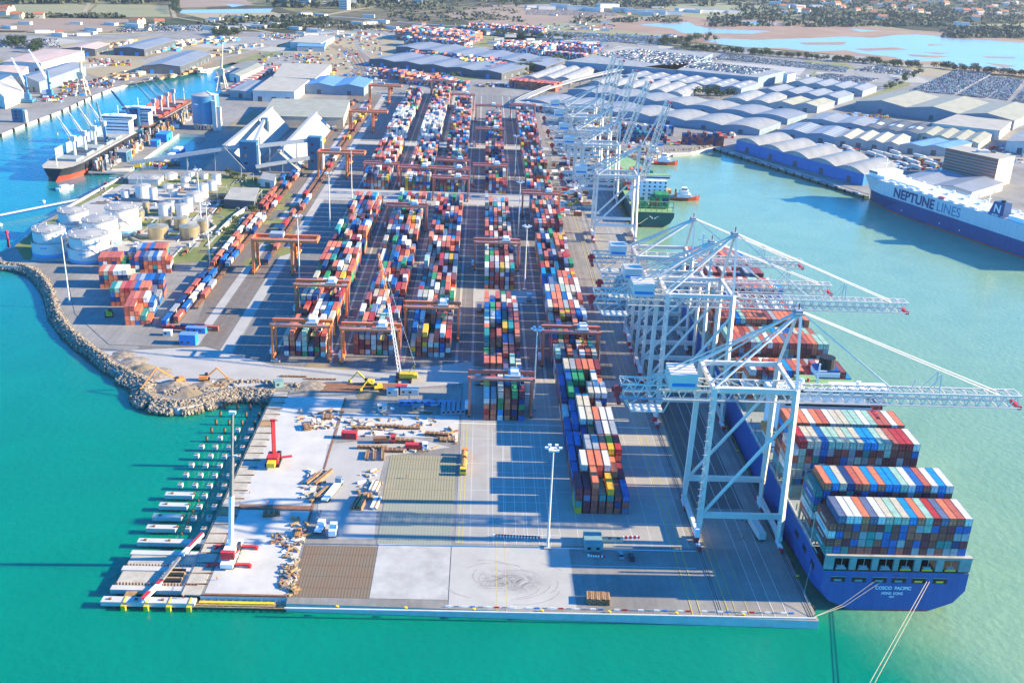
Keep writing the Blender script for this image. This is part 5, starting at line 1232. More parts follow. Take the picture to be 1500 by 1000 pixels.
# bund walls, pipes, small buildings of the farm
def wallpx(name,pl,h,w,m,lb,cat='wall'):
    P=gl(pl); t=MB(m)
    for a,c in zip(P,P[1:]): t.beam((*a,h/2),(*c,h/2),w,h)
    tag(t.build(name),lb,cat)
wallpx('bund_wall',[(192,350),(216,361),(282,356),(316,333),(300,322)],1.6,.8,'concrete','pale concrete bund wall around the tan tanks')
wallpx('pipe_rack',[(178,294),(228,297),(262,303),(330,297)],2.2,1.6,'steel','grey pipe rack running across the tank farm','pipes')
wallpx('pipe_rack',[(318,345),(345,318),(372,300)],2.2,1.8,'tank_white','white pipe bridge beside the grass plot','pipes')
wallpx('jetty_pipe',[(0,316),(60,304),(115,293)],1,1.1,'concrete','narrow pale causeway to the mooring buoys','causeway')
wallpx('retaining_wall',[(176,262),(115,296),(88,311)],1.4,1.2,'concrete_new','pale sea wall beside the green strip')
hq('shed',(329,292),(372,296),(379,277),(340,275),6,.6,'mono','roof_tan','roof_dark','open-sided shed roof beside the container train',cat='shed',doors=0)
hq('office_building',(381,262),(402,266),(404,256),(386,253),6,0,'flat','roof_pale','wall_white','white pump house with a dark skylight near the railway',cat='office',doors=1)
hq('shed',(188,263),(232,264),(240,256),(194,255),4,0,'flat','roof_pale','wall_white','low white shed at the rear of the tank farm',cat='shed',doors=0)
b=MB('concrete_dark'); 
tb=gl([(178,371),(201,368),(214,378),(150,386)])
for i,pl in enumerate(([(204,363),(234,361),(228,374),(200,372)],[(237,363),(266,364),(252,379),(232,375)])):
    patch('drainage_basin',pl,'soil' if i==0 else 'concrete_dark',.09)
    wallpx('basin_kerb',pl+[pl[0]],.8,.5,'concrete_new','pale kerb around the %s drainage basin'%('brown left' if i==0 else 'grey right'),'kerb')

rf=random.Random(44); b=MB('steel','tank_white','rust','leaf_green','crane_grey')
fp=gl([(130,300),(200,275),(330,262),(316,345),(200,372),(150,375)])
for k in range(230):
    u=rf.uniform(150,400); v=rf.uniform(262,372)
    if u>330 and v>330: continue
    if u<190 and v>300: continue
    x,y=G(u,v); b.at(x,y,.1,rf.choice((0,1.57))); L=rf.uniform(2,13); m=rf.choice((0,0,1,4,2))
    for j in range(rf.randint(1,3)): b.rod((-L,j*.7,.5),(L,j*.7,.5),.2,5,m)
    if k%3==0: b.box(-1.2,1.2,-1,1,0,rf.uniform(1,2.8),m)
for k in range(26):
    u=rf.uniform(190,400); v=rf.uniform(262,300); x,y=G(u,v); b.at(x,y,.1,0); b.rod((0,0,0),(0,0,rf.uniform(5,12)),.18,5,4)
b.at(); tag(b.build('pipework'),'low pipes, pumps and lamp poles spread between the tanks','pipework',kind='stuff')
b=MB('grass_green')
for k in range(60):
    u=rf.uniform(190,420); v=rf.uniform(258,385)
    if u<240 and v<300 and v>262: pass
    x,y=G(u,v); w=rf.uniform(3,13); d=rf.uniform(3,12); zz=.13+.001*k; n=9
    b.add([(x+w*math.cos(i*.698)*rf.uniform(.7,1.1),y+d*math.sin(i*.698)*rf.uniform(.7,1.1),zz) for i in range(n)],[tuple(range(n))])
tag(b.build('grass_patches'),'patches of rough grass between the tanks and the railway','grass',kind='stuff')
# ---------------------------------------------------------------- west basin: finger pier, bulk carriers, harbour cranes
fa=V2(G(133,249)); fb=V2(G(312,144)); fd=(fb-fa).normalized(); fn_=Vector((-fd.y,fd.x)) # points to the west side
if fn_.x>0: fn_=-fn_
FANG=math.atan2(fd.y,fd.x)
def bulker(p,bownear,L,label,deckm,hatchm,supc,ncr,jibdir,covers=True):
    t=empty('bulk_carrier',p.x,p.y,-3,FANG,label=label,cat='bulk carrier'); hb=14.5; H=10.5 if bownear else 9
    b=MB('hull_red','hull_black',deckm)
    w=[(0,.05,.5),(9,.55,.85),(26,.97,1),(L-30,1,1),(L-6,.8,1),(L,.55,.9)]
    if not bownear: w=[(L-a,c,d) for a,c,d in w][::-1]
    hull(b,[],[]) if 0 else None
    S=[(x,a*hb,d*hb) for x,a,d in w]
    for (x0,a0,d0),(x1,a1,d1) in zip(S,S[1:]):
        for s in (-1,1):
            q=[[(x0,s*a0,-.4),(x1,s*a1,-.4)],[(x0,s*(a0*.6+d0*.4),4.2),(x1,s*(a1*.6+d1*.4),4.2)],[(x0,s*d0,H),(x1,s*d1,H)]]
            for j in (0,1):
                v=[q[j][0],q[j][1],q[j+1][1],q[j+1][0]]; b.add(v,[(0,1,2,3) if s<0 else (3,2,1,0)],j)
        b.add([(x0,-d0,H),(x1,-d1,H),(x1,d1,H),(x0,d0,H)],[(0,1,2,3)],2)
    for x,a,d in (S[0],S[-1]): b.add([(x,-a,-.4),(x,a,-.4),(x,d,H),(x,-d,H)],[(0,1,2,3) if x>0 else (3,2,1,0)],1)
    b.build('hull',t)
    h=MB(hatchm,'hull_black','deck_grey'); x0=24 if bownear else 44; x1=L-42 if bownear else L-22; n=5; stp=(x1-x0)/n
    for k in range(n):
        x=x0+k*stp; h.box(x+3,x+stp-4,-8,8,H,H+1.8,0); h.box(x+4,x+stp-5,-7,7,H+1.8,H+1.85,1 if k%2 else 2)
        if covers:
            h.box(x+3,x+stp-4,8.4,9.2,H+1,H+10,0); 
    h.build('hatch_cover',t)
    sx=L-34 if bownear else 12
    c=MB('white','glass','hull_navy'); c.box(sx,sx+12,-11,11,H,H+12,0); c.box(sx+1,sx+12,-14.5,14.5,H+13,H+16,0)
    for z in (3,6,9): c.box(sx-.05,sx+14.05,-10,10,H+z,H+z+1,1)
    c.box(sx+.95,sx+12.05,-14,14,H+14,H+15.2,1); c.box(sx+(14 if bownear else -9),sx+(21 if bownear else -1),-4,4,H,H+17,2); c.box(sx+3,sx+10,-6,6,H+16,H+17,0); c.beam((sx+6,0,H+17),(sx+6,0,H+25),.7); c.beam((sx+6,-3,H+21),(sx+6,3,H+21),.4)
    c.build('superstructure',t)
    for k in range(ncr):
        x=x0+(k+ (1 if ncr<n else .5))*stp-1 ; cr=MB('crane_grey' if not bownear else 'wall_white','steel'); cr.cyl(x,0,H,H+14,1.3,1.1,10); cr.box(x-2,x+2,-1.8,1.8,H+13,H+17,0); cr.build('deck_crane',t)
        j=MB('crane_grey' if not bownear else 'wall_white'); jd=Vector(jibdir).normalized(); q=Vector((x,0,H+12))+jd*26
        for s in (-1,1): j.beam((x,s*1.2,H+12),q+Vector((0,s*.5,0)),.5)
        for i in range(8): a=Vector((x,0,H+12)).lerp(q,i/8); j.beam(a+Vector((0,-1.1,0)),a+Vector((0,1.1,0)),.25)
        j.beam((x,0,H+17),q,.18); j.build('jib',t)
    m=MB('white'); xx=8 if bownear else L-8; m.beam((xx,0,H),(xx,0,H+13),.7); m.beam((xx,-3,H+9),(xx,3,H+9),.5); m.build('foremast',t)
    rl=MB('white')
    for s in (-1,1): rl.beam((26,s*hb,H+1.1),(L-30,s*hb,H+1.1),.15)
    rl.build('rail',t); return t
lj=Vector((-1,0)) # world direction of jibs (to the west, up)
def loc(v,z): 
    c,s=math.cos(-FANG),math.sin(-FANG); return (v.x*c-v.y*s,v.x*s+v.y*c,z)
p1=fa+fn_*17-fd*32
bulker(p1,True,182,'black and red bulk carrier with its bow toward the camera at the finger pier','deck_tan','wall_bluegrey',0,4,loc(Vector((-.8,.45)),1.05))
p2=fa+fn_*17+fd*160
bulker(p2,False,178,'bulk carrier with rust-red hatches moored beyond the first ship','brick' if 0 else 'rust','hull_red',0,4,loc(Vector((-.7,.1)),.75))
# pier deck, sheds, clutter on finger
tw=fa-fn_*0
b=MB('concrete','concrete_dark'); 
c1=G(187,249); 
tag(MB('concrete').beam((*G(130,251),-.6),(*G(190,251),-.6),4,1.2).build('jetty'),'concrete jetty with a walkway at the tip of the finger pier','jetty')
for u,v,w_,d_,h_,mm,lb in ((182,235,14,9,8,'tower_blue','blue box building with a white side at the finger pier tip'),(241,206,18,10,7,'tarp_blue','bright blue wagon shed on the finger pier'),(228,214,10,6,5,'tarp_blue','small bright blue cover beside the bigger one')):
    x,y=G(u,v); t=empty('pier_building',x,y,0,FANG,label=lb,cat='shed'); b=MB(mm,'wall_white','glass'); b.box(-w_/2,w_/2,-d_/2,d_/2,0,h_); b.box(w_/2-.5,w_/2+.05,-d_/2-.05,d_/2+.05,0,h_+.05,1); b.build('wall',t); b=MB('roof_pale' if mm!='tarp_blue' else mm); b.box(-w_/2-.3,w_/2+.3,-d_/2-.3,d_/2+.3,h_,h_+.5); b.build('roof',t); b=MB('glass'); b.box(-3,0,-d_/2-.12,-d_/2,1,3.4); b.build('window',t)
R2=random.Random(77)
def crate(x,y,w,d,h,m,r): 
    b=MB(m,'wood'); b.at(x,y,.05,r); b.box(-w/2,w/2,-d/2,d/2,.15,h,0); b.box(-w/2,-w/2+.3,-d/2,d/2,0,.15,1); b.box(w/2-.3,w/2,-d/2,d/2,0,.15,1); return b
b=MB('steel','rust','yellow','white','crane_grey','wood')
for k in range(330):
    s=R2.uniform(-5,300); o=R2.uniform(-13,-3 if s<160 else -1); p=fa+fd*s+fn_*o; r=R2.uniform(0,3.1); b.at(p.x,p.y,0,r); w_=R2.uniform(1,4)
    b.box(-w_,w_,-w_*.4,w_*.4,.2,R2.uniform(1,4),R2.choice((0,1,2,3,4,4,5,1))); b.box(-w_*.3,w_*.3,-w_*.3,w_*.3,1,R2.uniform(3,9),R2.choice((0,1,4,4,5,0)))
b.at(); tag(b.build('pier_equipment'),'jumble of hoppers, grabs and machinery along the finger pier','equipment',kind='stuff')
def harbour_crane(u,v,lb,m='silo_blue',bm='white',jib=(-.5,.35,.8),jl=38,th=26,H2=True):
    x,y=G(u,v); t=empty('harbour_crane',x,y,0,label=lb,cat='harbour crane',group='mobile harbour cranes'); b=MB(m,'black','yellow'); b.box(-6,6,-5,5,1,3.4,0)
    for s in (-1,1):
        b.box(-7,7,s*6-.6,s*6+.6,.6,1.6,0)
        for k in (-5,-2,2,5): b.rod((k,s*4.6,.6),(k,s*5.4,.6),.7,8,1)
    b.build('chassis',t); b=MB(m,'white'); b.box(-3,3,-2.6,2.6,3.4,9); b.beam((0,0,8),(0,0,th),2.4,2.4,w2=1.5); b.box(-8,-3,-2.4,2.4,4,8,1); b.build('tower',t)
    q=Vector((0,0,th*.55))+Vector(jib).normalized()*jl; j=MB(bm); p=Vector((0,0,th*.55))
    for s in (-1,1):
        for z in (0,1.6): j.beam(p+Vector((s*1.2,0,z)),q+Vector((s*.5,0,z*.5)),.35)
    for k in range(12): a=p.lerp(q,k/12); j.beam(a+Vector((-1.1,0,0)),a+Vector((1.1,0,1.4)),.22)
    j.beam((0,0,th),q,.18); j.build('jib',t); c=MB('glass'); c.box(1.2,2.6,-2,-.6,th*.5,th*.5+2.4); c.build('cab',t)
harbour_crane(42,150,'blue harbour crane nearer the hopper block, its jib thin and white',th=28,jib=(-.6,.5,.9))
harbour_crane(74,143,'blue harbour crane with a yellow machine beside it on the far-left quay',th=30,jib=(-.65,.5,.8),jl=46)
harbour_crane(206,205,'dark blue harbour crane with a folded jib standing between the two bulk carriers',m='tower_blue',bm='tower_blue',jib=(-.75,.1,1.),jl=40,th=22)
harbour_crane(157,222,'small blue harbour crane working on the finger pier behind the first bulk carrier',m='silo_blue',bm='steel',jib=(-.2,.1,1.),jl=30,th=22)
def portal_crane(u,v,lb,jib):
    x,y=G(u,v); t=empty('portal_crane',x,y,0,label=lb,cat='portal crane'); b=MB('wall_cream')
    for sx in (-6,6):
        for s in (-6,6): b.beam((sx,s,.4),(sx*.35,s*.35,20),1.1)
    b.box(-3,3,-3,3,19,21); b.build('portal',t); b=MB('wall_cream','glass'); b.box(-4,3,-2.5,2.5,21,26); b.beam((0,0,25),(0,0,36),1.6,w2=.8); b.box(2.9,3.05,-1.5,1.5,22,24,1); b.build('slewing_house',t)
    j=MB('wall_cream'); q=Vector((1,0,24))+Vector(jib)
    for s in (-1,1): j.beam((1,s*1.4,24),q+Vector((0,s*.4,0)),.5)
    for k in range(9): a=Vector((1,0,24)).lerp(q,k/9); j.beam(a+Vector((0,-1.2,0)),a+Vector((0,1.2,0)),.25)
    j.beam((0,0,36),q,.2); j.build('jib',t)
portal_crane(122,140,'cream portal crane on four splayed legs at the west quay edge',(4,-3,30)); portal_crane(326,133,'cream portal crane by the inner basin beside the striped roof',(2,3,32))
# small boats
def boat(u,v,L,lb,m='white',r=None,z=-3,grp=None):
    x,y=G(u,v,-3); t=empty('motor_boat',x,y,-3,R2.uniform(0,3) if r is None else r,label=lb,cat='boat'); 
    if grp: t['group']=grp
    b=MB(m,'wall_grey'); w=L*.16; b.add([(-L/2,-w,0),(L*.2,-w,0),(L/2,0,.2),(L*.2,w,0),(-L/2,w,0),(-L/2,-w*1.1,1.6),(L*.2,-w*1.1,1.7),(L/2+.6,0,2.2),(L*.2,w*1.1,1.7),(-L/2,w*1.1,1.6)],[(0,1,6,5),(1,2,7,6),(2,3,8,7),(3,4,9,8),(4,0,5,9),(5,6,7,8,9)]); b.build('hull',t)
    b=MB('white','glass'); b.box(-L*.3,L*.15,-w*.7,w*.7,1.6,3.4); b.box(L*.15-.02,L*.15+.03,-w*.6,w*.6,2.2,3.1,1); b.build('cabin',t)
boat(96,277,14,'service boat moored below the red bow of the bulk carrier')
boat(262,221,26,'blue barge in the small inner basin','tarp_blue',FANG); boat(252,230,20,'second blue barge nearer the conveyor in the inner basin','tarp_blue',FANG)
for i,(u,v) in enumerate(((318,116),(330,118),(336,108),(322,126),(341,102))): boat(u,v,12,'small boat, %s in the mooring by the canal mouth'%od(i),'white' if i!=1 else 'tower_blue')
boat(302,106,40,'big white yacht-like vessel at the canal mouth','white',FANG)
# buoys
for i,(u,v) in enumerate(((64,296),(1,330),(84,187+10),(101,203),(115,186),(139,178))):
    x,y=G(u,v,-3); t=empty('buoy',x,y,-3,label='%s yellow-white buoy from the left in the west basin'%od(i) if i>1 else ('round white mooring buoy off the tank farm','white mooring buoy at the left edge')[i],cat='buoy'); b=MB('white' if i<2 else 'yellow'); b.cyl(0,0,-.2,1.2,1.3 if i<2 else .8,1.1 if i<2 else .6,10); b.build('float',t); b=MB('steel'); b.cyl(0,0,1.2,2.8,.2,.15,6); b.build('post',t)
x,y=G(13,362); t=empty('beacon',x,y,0,label='red navigation beacon on the shore left of the tanks',cat='beacon'); b=MB('red'); b.cyl(0,0,0,9,.8,.5,10); b.build('tower',t); b=MB('red'); b.cyl(0,0,9,10.6,1.1,.9,10); b.build('lantern',t)
# west quay fenders
b=V2(basin_left[2]); 
pts=[V2(p) for p in gl([(0,197),(37,182),(90,162),(133,142),(163,130)])]; 
k=0; grp='fenders along the west quay'
fb0=MB('black'); fb0.box(-.9,.9,-.9,.9,-2.8,.6); fen=None
for a,c in zip(pts,pts[1:]):
    L=(c-a).length; n=max(2,int(L/22))
    for i in range(n):
        q=a+(c-a)*i/n
        if fen is None: fen=fb0.build('fender'); o=fen
        else: o=fen.copy(); COL.objects.link(o)
        o.location=(q.x+.8,q.y-.6,0); tag(o,'dark square fender on the face of the west quay','fender',grp)
# striped red shed
for k in range(2):
    pa=V2(G(330+6*k,140-3*k)); pb=V2(G(405+8*k,100-2*k)); 
    n=24
    for i in range(n if k==0 else 0):
        q=pa+(pb-pa)*i/n; rr_2=pb-pa
        b=MB('red' if i%2 else 'wall_cream','rust'); b.at(q.x,q.y,0,math.atan2(rr_2.y,rr_2.x)); b.box(0,(pb-pa).length/n*.75,-5,5,1,4.6); b.box(.5,(pb-pa).length/n*.6,-4,4,.3,1,1); b.at()
        tag(b.build('freight_wagon'),'%s %s covered freight wagon from the camera beside the flat warehouses'%(od(i),'red' if i%2 else 'cream'),'freight wagon','covered wagons by the basin')
# ---------------------------------------------------------------- wagons under container trains
def wagon():
    t=empty('flat_wagon',0,0); b=MB('rust','steel'); b.box(-1.3,1.3,0,13.2,.85,1.2); b.box(-.3,.3,-.5,13.7,.9,1.1,1); b.build('deck',t)
    for y in (1.9,11.3):
        b=MB('black'); 
        for d in (-.9,.9):
            for s in (-.75,.75): b.rod((s-.08,y+d,.52),(s+.08,y+d,.52),.45,8)
        b.box(-1,1,y-1.3,y+1.3,.5,.8); b.build('bogie',t)
    return t
wg=wagon(); f_=True
for (x,y,word,i) in WAG:
    lb='%s flat wagon from the camera on the %s'%(od(i),word)
    if f_: wg.location=(x,y,.08); tag(wg,lb,'flat wagon','flat wagons in the container trains'); f_=False
    else: copy_tree(wg,x,y,.08,0,label=lb,cat='flat wagon',group='flat wagons in the container trains')
# ---------------------------------------------------------------- rocks
def rock_field(name,lb,centre,n,wd,smin,smax,seed,ymod=0):
    r=random.Random(seed); b=MB('rock','rock_wet'); P=[V2(p) for p in centre]
    for k in range(n):
        i=r.randrange(len(P)-1); q=P[i]+(P[i+1]-P[i])*r.random(); d=(P[i+1]-P[i]).normalized(); nn=Vector((-d.y,d.x)); o=r.uniform(-1,1)
        q=q+nn*o*wd; s=r.uniform(smin,smax); z=-2.2+ (1-abs(o))*2.7+r.uniform(-.6,.5)
        vs=[]
        for a in range(5):
            t_=a*1.2566+r.uniform(-.3,.3); vs.append((q.x+s*math.cos(t_)*r.uniform(.7,1.2),q.y+s*math.sin(t_)*r.uniform(.7,1.2),z-s*.5))
        for a in range(4):
            t_=a*1.57+r.uniform(-.3,.3); vs.append((q.x+s*.65*math.cos(t_),q.y+s*.65*math.sin(t_),z+s*r.uniform(.4,.85)))
        b.add(vs,[(5,6,7,8),(0,1,6,5),(1,2,6),(2,3,7,6),(3,4,8,7),(4,0,5,8)],1 if z<-2.0+r.uniform(-.3,.3) else 0)
    tag(b.build(name),lb,'rocks',kind='stuff')
rock_field('rubble_rocks','pale rubble rocks along the curved shore beside the container pile',gl([(0,388),(30,390),(52,398),(66,412),(76,430),(84,460),(104,487),(124,504),(146,521),(165,537),(190,547)],-1),7500,4.6,.25,1.0,3)
rock_field('rubble_rocks','mound of pale rubble rocks at the tip beside the orange excavator',gl([(185,548),(215,560),(214,578),(226,589),(262,594),(292,589),(319,580),(345,574),(400,577)],-1),8500,7.0,.3,1.15,4)
rock_field('rubble_rocks','scattered rubble on the construction spit',gl([(240,575),(290,572),(330,560),(380,558),(440,566)],.2),900,6,.3,1.1,5)
rock_field('rubble_rocks','rubble slope at the head of the ship basin',gl([(945,230),(985,222),(1015,221),(1045,214)],-1),500,5,.7,1.6,6)
b=MB('soil','rock'); r=random.Random(12)
for u,v,s,h in ((255,566,9,4),(275,572,8,3.4),(300,566,7,3),(228,548,9,3),(195,530,8,2.5),(180,520,7,2.4),(330,560,6,2),(210,540,7,3),(455,566,8,1.8),(540,577,7,1.4)):
    x,y=G(u,v); n=14; h*=.5; s*=.9; vs=[(x,y,h)]+[(x+s*.45*math.cos(k*.449)*r.uniform(.8,1.2),y+s*.45*math.sin(k*.449)*r.uniform(.8,1.2),h*.65) for k in range(n)]+[(x+s*math.cos(k*.449)*r.uniform(.85,1.2),y+s*math.sin(k*.449)*r.uniform(.85,1.2),0) for k in range(n)]
    b.add(vs,[(0,1+k,1+(k+1)%n) for k in range(n)]+[(1+k,1+n+k,1+n+(k+1)%n,1+(k+1)%n) for k in range(n)],r.randrange(2))
tag(b.build('earth_heaps'),'heaps of earth and gravel behind the rubble tip','earth heaps',kind='stuff')
# ---------------------------------------------------------------- piles in the water
Xc=(-108.2,-102.8,-97.4,-92.0)
pb_=MB('rust','black'); pb_.cyl(0,0,-4,-.6,.55,.55,10); pb_.cyl(0,0,-.6,-.5,.4,.4,10,1); pile=pb_.build('steel_pile'); used_p=False
cb_=None; cap0=empty('pile_cap',0,0); bb=MB('concrete_new'); bb.box(-.85,.85,-.95,.95,-2,-.6); bb.build('cap',cap0); bb=MB('rust'); bb.cyl(.1,0,-.6,-.3,.5,.5,10); bb.build('pile_head',cap0); usedc=False
pc=0
for j,y in enumerate((414.6,406.5,398.5,390.6)):
    for i,x in enumerate(Xc):
        if j==0 and i==0: pass
        o=pile if not used_p else pile.copy()
        if used_p: COL.objects.link(o)
        used_p=True; o.location=(x,y,0); tag(o,'rusty steel pile, %s in the %s row from the rubble shore'%(od(i),od(j)),'pile','bare steel piles')
rows=[(383,(2,3)),(375.3,(1,2,3)),(367.5,(0,1,2,3)),(359.9,(0,1,2,3)),(352.3,(0,1,2,3)),(344.6,(0,1,2,3)),(336.9,(0,1,2,3)),(329.5,(2,3)),(322,(2,3)),(314.5,(2,3)),(307.2,(2,3))]
for j,(y,ii) in enumerate(rows):
    for i in range(4):
        if i in ii:
            lb='white concrete pile cap, %s column, %s row from the bare piles'%(od(i),od(j))
            if not usedc: o=cap0; o.location=(Xc[i],y,0); tag(o,lb,'pile cap','white pile caps in the water'); usedc=True
            else: copy_tree(cap0,Xc[i],y,0,0,label=lb,cat='pile cap',group='white pile caps in the water')
        elif j<2:
            o=pile.copy(); COL.objects.link(o); o.location=(Xc[i],y,0); tag(o,'dark bare pile, %s column, in the %s row with white caps'%(od(i),od(j)),'pile','bare steel piles')
def cbeam(x0,x1,y,lb,w=2.6):
    t=empty('concrete_beam',(x0+x1)/2,y,0,label=lb,cat='concrete beam',group='cross beams over the piles'); L=(x1-x0)/2
    b=MB('concrete_new'); b.box(-L,L,-w/2,w/2,-2,-.5); b.build('beam',t)
    b=MB('rust','black'); 
    for k in range(max(2,int(L*2/8))): b.box(-L+2+k*8,-L+2.9+k*8,-.4,.4,-.5,-.1); b.cyl(-L+4+k*8,-w/2+.6,-5,-2,.5,.5,8)
    b.build('pile_head',t)
for k,y in enumerate((329.5,322,314.5,307.2)): cbeam(-111.5,-101.5,y,'short white cross beam on piles, %s from the far end'%od(k))
cbeam(-111.8,-85.6,298.6,'long white cross beam over the piles beyond the boarded platform')
cbeam(-112.5,-84,265.8,'long white cross beam at the front edge with yellow brackets',3)
# boarded platform
t=empty('boarded_platform',-98,283,0,label='boarded concrete platform on piles at the lower left of the pier',cat='platform')
b=MB('deck_tan','concrete_new','rust'); b.box(-13,12.5,-12,8.5,-1.6,-.6,0)
for y in (-11.5,-1,8): b.box(-13.6,12.5,y-1.2,y+1.2,-1.8,-.2,1)
for k in range(26): b.box(-12.6+k,-12.2+k,-10.2,-9.6,-.2,.5,2); b.box(-12.6+k,-12.2+k,.4,.8,-.2,.3,2)
b.build('deck',t)
b=MB('rust'); 
for x in range(-12,13,6):
    for y in (-11,-1,8): b.cyl(x,y,-6,-1.7,.6,.6,8)
b.build('pile',t)
b=MB('black','wood'); 
for k in range(5): b.box(1+k*.1,7,-8+k*1.4,-7.3+k*1.4,-.5,.1+.1*k,k%2)
b.build('plank_pile',t)
for i,x in enumerate((-105.5,-98.6,-91.8,-85.6)):
    b=MB('yellow'); b.box(x-.7,x+.7,263.3,264.3,-3,-1.2); b.box(x-.25,x+.25,264.2,267.2,-.5,-.3); tag(b.build('yellow_bracket'),'yellow steel bracket, %s from the left on the front cross beam'%od(i),'bracket','yellow brackets')
b=MB('wood'); b.box(-106.5,-103,267.4,271,-1,-.7); tag(b.build('plank_bridge'),'wooden plank bridge between the front beam and the platform','plank bridge')
t=empty('launching_beam',-96,282,0,label='long red and white launching beam lying across the platform and beams',cat='steel beam'); 
b=MB('white','red','steel'); 
segs=[((-3.5,-17,0.3),(0,-6,.6),1),((0,-6,.6),(1.5,4,.9),2),((1.5,4,.9),(4.6,19,.6),0)]
b.beam((-3.5,-17.5,.5),(-.8,-8.5,.5),1.3,1,0); b.beam((-.8,-8.5,.8),(1.6,6,.8),.9,.8,2); b.beam((1.6,6,.8),(5.2,19,.8),1.3,1,0); b.beam((3,10.5,1.35),(5.2,19,1.35),.9,.3,1); b.beam((-3.6,-17.8,1.05),(-2.6,-14,1.05),1.35,.3,1); b.beam((-1.4,-10,1.05),(-.6,-7.6,1.05),1.35,.3,1); b.build('girder',t)
# plank walkway on left deck edge
t=empty('timber_walkway',-84.3,340,0,label='brown planked walkway along the left edge of the new deck',cat='walkway')
b=MB('deck_tan','wood','rust')
for k in range(26): 
    y=-72+k*5.8; b.box(-4.6,1.2,y,y+5.3,-.4,.12+.08*(k%2),(0,0,1)[k%3] if k%4==0 else 0); b.beam((-4.6,y+5.5,.1),(2.2,y+5.6,.3),.3,m=2)
b.build('planks',t); b=MB('steel'); 
for k in range(50): b.beam((-4.6,-72+k*3,.1),(-4.6,-72+k*3,1.2),.08)
b.beam((-4.6,-72,1.2),(-4.6,77,1.2),.08); b.build('railing',t)
t=empty('formwork_edge',-69,265.6,0,label='yellow-brown formwork platform along the front of the new deck',cat='formwork'); b=MB('yellow','wood','steel'); b.box(-15,13,-.9,.5,-1.6,-1.3,1); b.box(-14,9,-.2,.9,-1.3,-.9,0)
for k in range(15): b.beam((-15+k*2.2,-1.6,-1.5),(-15+k*2.2,2,-1.2),.25,m=2)
b.beam((-15,-1.7,-1.4),(18,-1.7,-1.4),.35,m=1); b.build('scaffold',t)
tag(MB('rust').box(-82,-56.4,267.6,268.4,.0,.5).build('edge_formwork'),'rusty brown kerb formwork on the new deck front','formwork')
# ---------------------------------------------------------------- construction machines
def mobile_crane():
    x,y=-78,289; t=empty('mobile_crane',x,y,0,label='white telescopic crane with red outriggers and raised boom on the new deck',cat='mobile crane')
    b=MB('white','red','black'); b.box(-2,2,-8,7,1,2.4,0)
    for s in (-5.5,5): b.box(-6.5,7,s-.5,s+.5,.7,1.3,1); b.box(-7,-6,s-.8,s+.8,0,.7,1); b.box(6.4,7.4,s-.8,s+.8,0,.7,1)
    for k in (-6.5,-3,-1,2,4,6): b.rod((-2.1,k,.7),(-1.3,k,.7),.7,8,2); b.rod((1.3,k,.7),(2.1,k,.7),.7,8,2)
    b.build('carrier',t)
    b=MB('white','red','glass'); b.cyl(0,0,2.4,3,2.4,2.4,14,1); b.box(-1.6,1.6,-4.5,1.5,3,5.6,0); b.box(-2.2,2.2,-6,-4.4,3,5.6,1); b.box(1.6,2.8,-.5,1.6,3,5,2); b.build('superstructure',t)
    b=MB('white','crane_grey','steel'); tip=Vector((4.0,-3,54)); p=Vector((0,-1,4.5)); d=tip-p
    b.beam(p,p+d*.4,1.15,1.25,0); b.beam(p+d*.38,p+d*.7,1.0,1.05,2); b.beam(p+d*.68,tip,.6,.65,2); b.box(tip.x-1,tip.x+1,tip.y-.5,tip.y+.5,tip.z,tip.z+.8,0); b.beam(p+d*.7+Vector((-1.6,0,0)),p+d*.7+Vector((1.6,0,0)),.4,m=0); b.rod(tip,tip+Vector((-2.5,0,-46)),.05,4,1); b.rod(p+d*.7,(1.6,-5,5),.08,4,1); b.build('boom',t)
    b=MB('steel'); b.beam((0,1,3.4),p+d*.2,.6); b.build('ram',t)
mobile_crane()
x,y=G(401,678); t=empty('crawler_crane',x,y,0,label='red crawler crane with a short upright mast on the new deck',cat='crawler crane')
b=MB('black','red','yellow'); 
for s in (-2.2,2.2): b.box(s-.5,s+.5,-3.5,3.5,0,1.3,0)
b.build('tracks',t); b=MB('red','yellow','glass'); b.box(-2.2,2.2,-3,2.6,1.3,3.8); b.box(-1.5,1.5,-6,-3,1.2,3,1); b.box(1,2.6,1.6,3.2,1.5,3.8,2); b.beam((3,0,2.6),(7,1,2.8),.7); b.build('body',t); b=MB('red'); b.beam((0,1.5,3),(.2,1.6,17.5),1.3,1.3); 
b.box(-.8,1.2,1,2.2,17.4,18); b.build('mast',t)
def lattice(b,p,q,w,n,m=0,t=.22):
    p=Vector(p);q=Vector(q);d=(q-p).normalized(); a=d.cross(Vector((0,0,1))).normalized()*w/2; c=d.cross(a).normalized()*w/2
    for i,j in ((-1,-1),(1,-1),(1,1),(-1,1)): b.beam(p+a*i+c*j,q+a*i*.6+c*j*.6,t,m=m)
    for k in range(n):
        u=p.lerp(q,k/n); v=p.lerp(q,(k+1)/n); b.beam(u+a+c,v-a+c,t*.7,m=m); b.beam(u-a+c,v-a-c,t*.7,m=m); b.beam(u-a-c,v+a-c,t*.7,m=m)
x,y=G(592,556); t=empty('crawler_crane',x,y,0,label='yellow crawler crane with a long lattice boom leaning over the yard blocks',cat='crawler crane')
b=MB('black')
for s in (-3,3): b.box(s-.6,s+.6,-4.5,4.5,0,1.5)
b.build('tracks',t); b=MB('yellow','glass'); b.box(-2,4.6,-1.6,1.6,1.5,3.6); b.box(4.6,6.2,-1.9,1.9,1.5,3.3); b.box(-3.6,-2,-2.2,-.6,1.8,4.2,1); b.beam((2,0,3.5),(5,0,8),.3); b.beam((4.5,0,3.3),(5,0,8),.3); b.build('body',t)
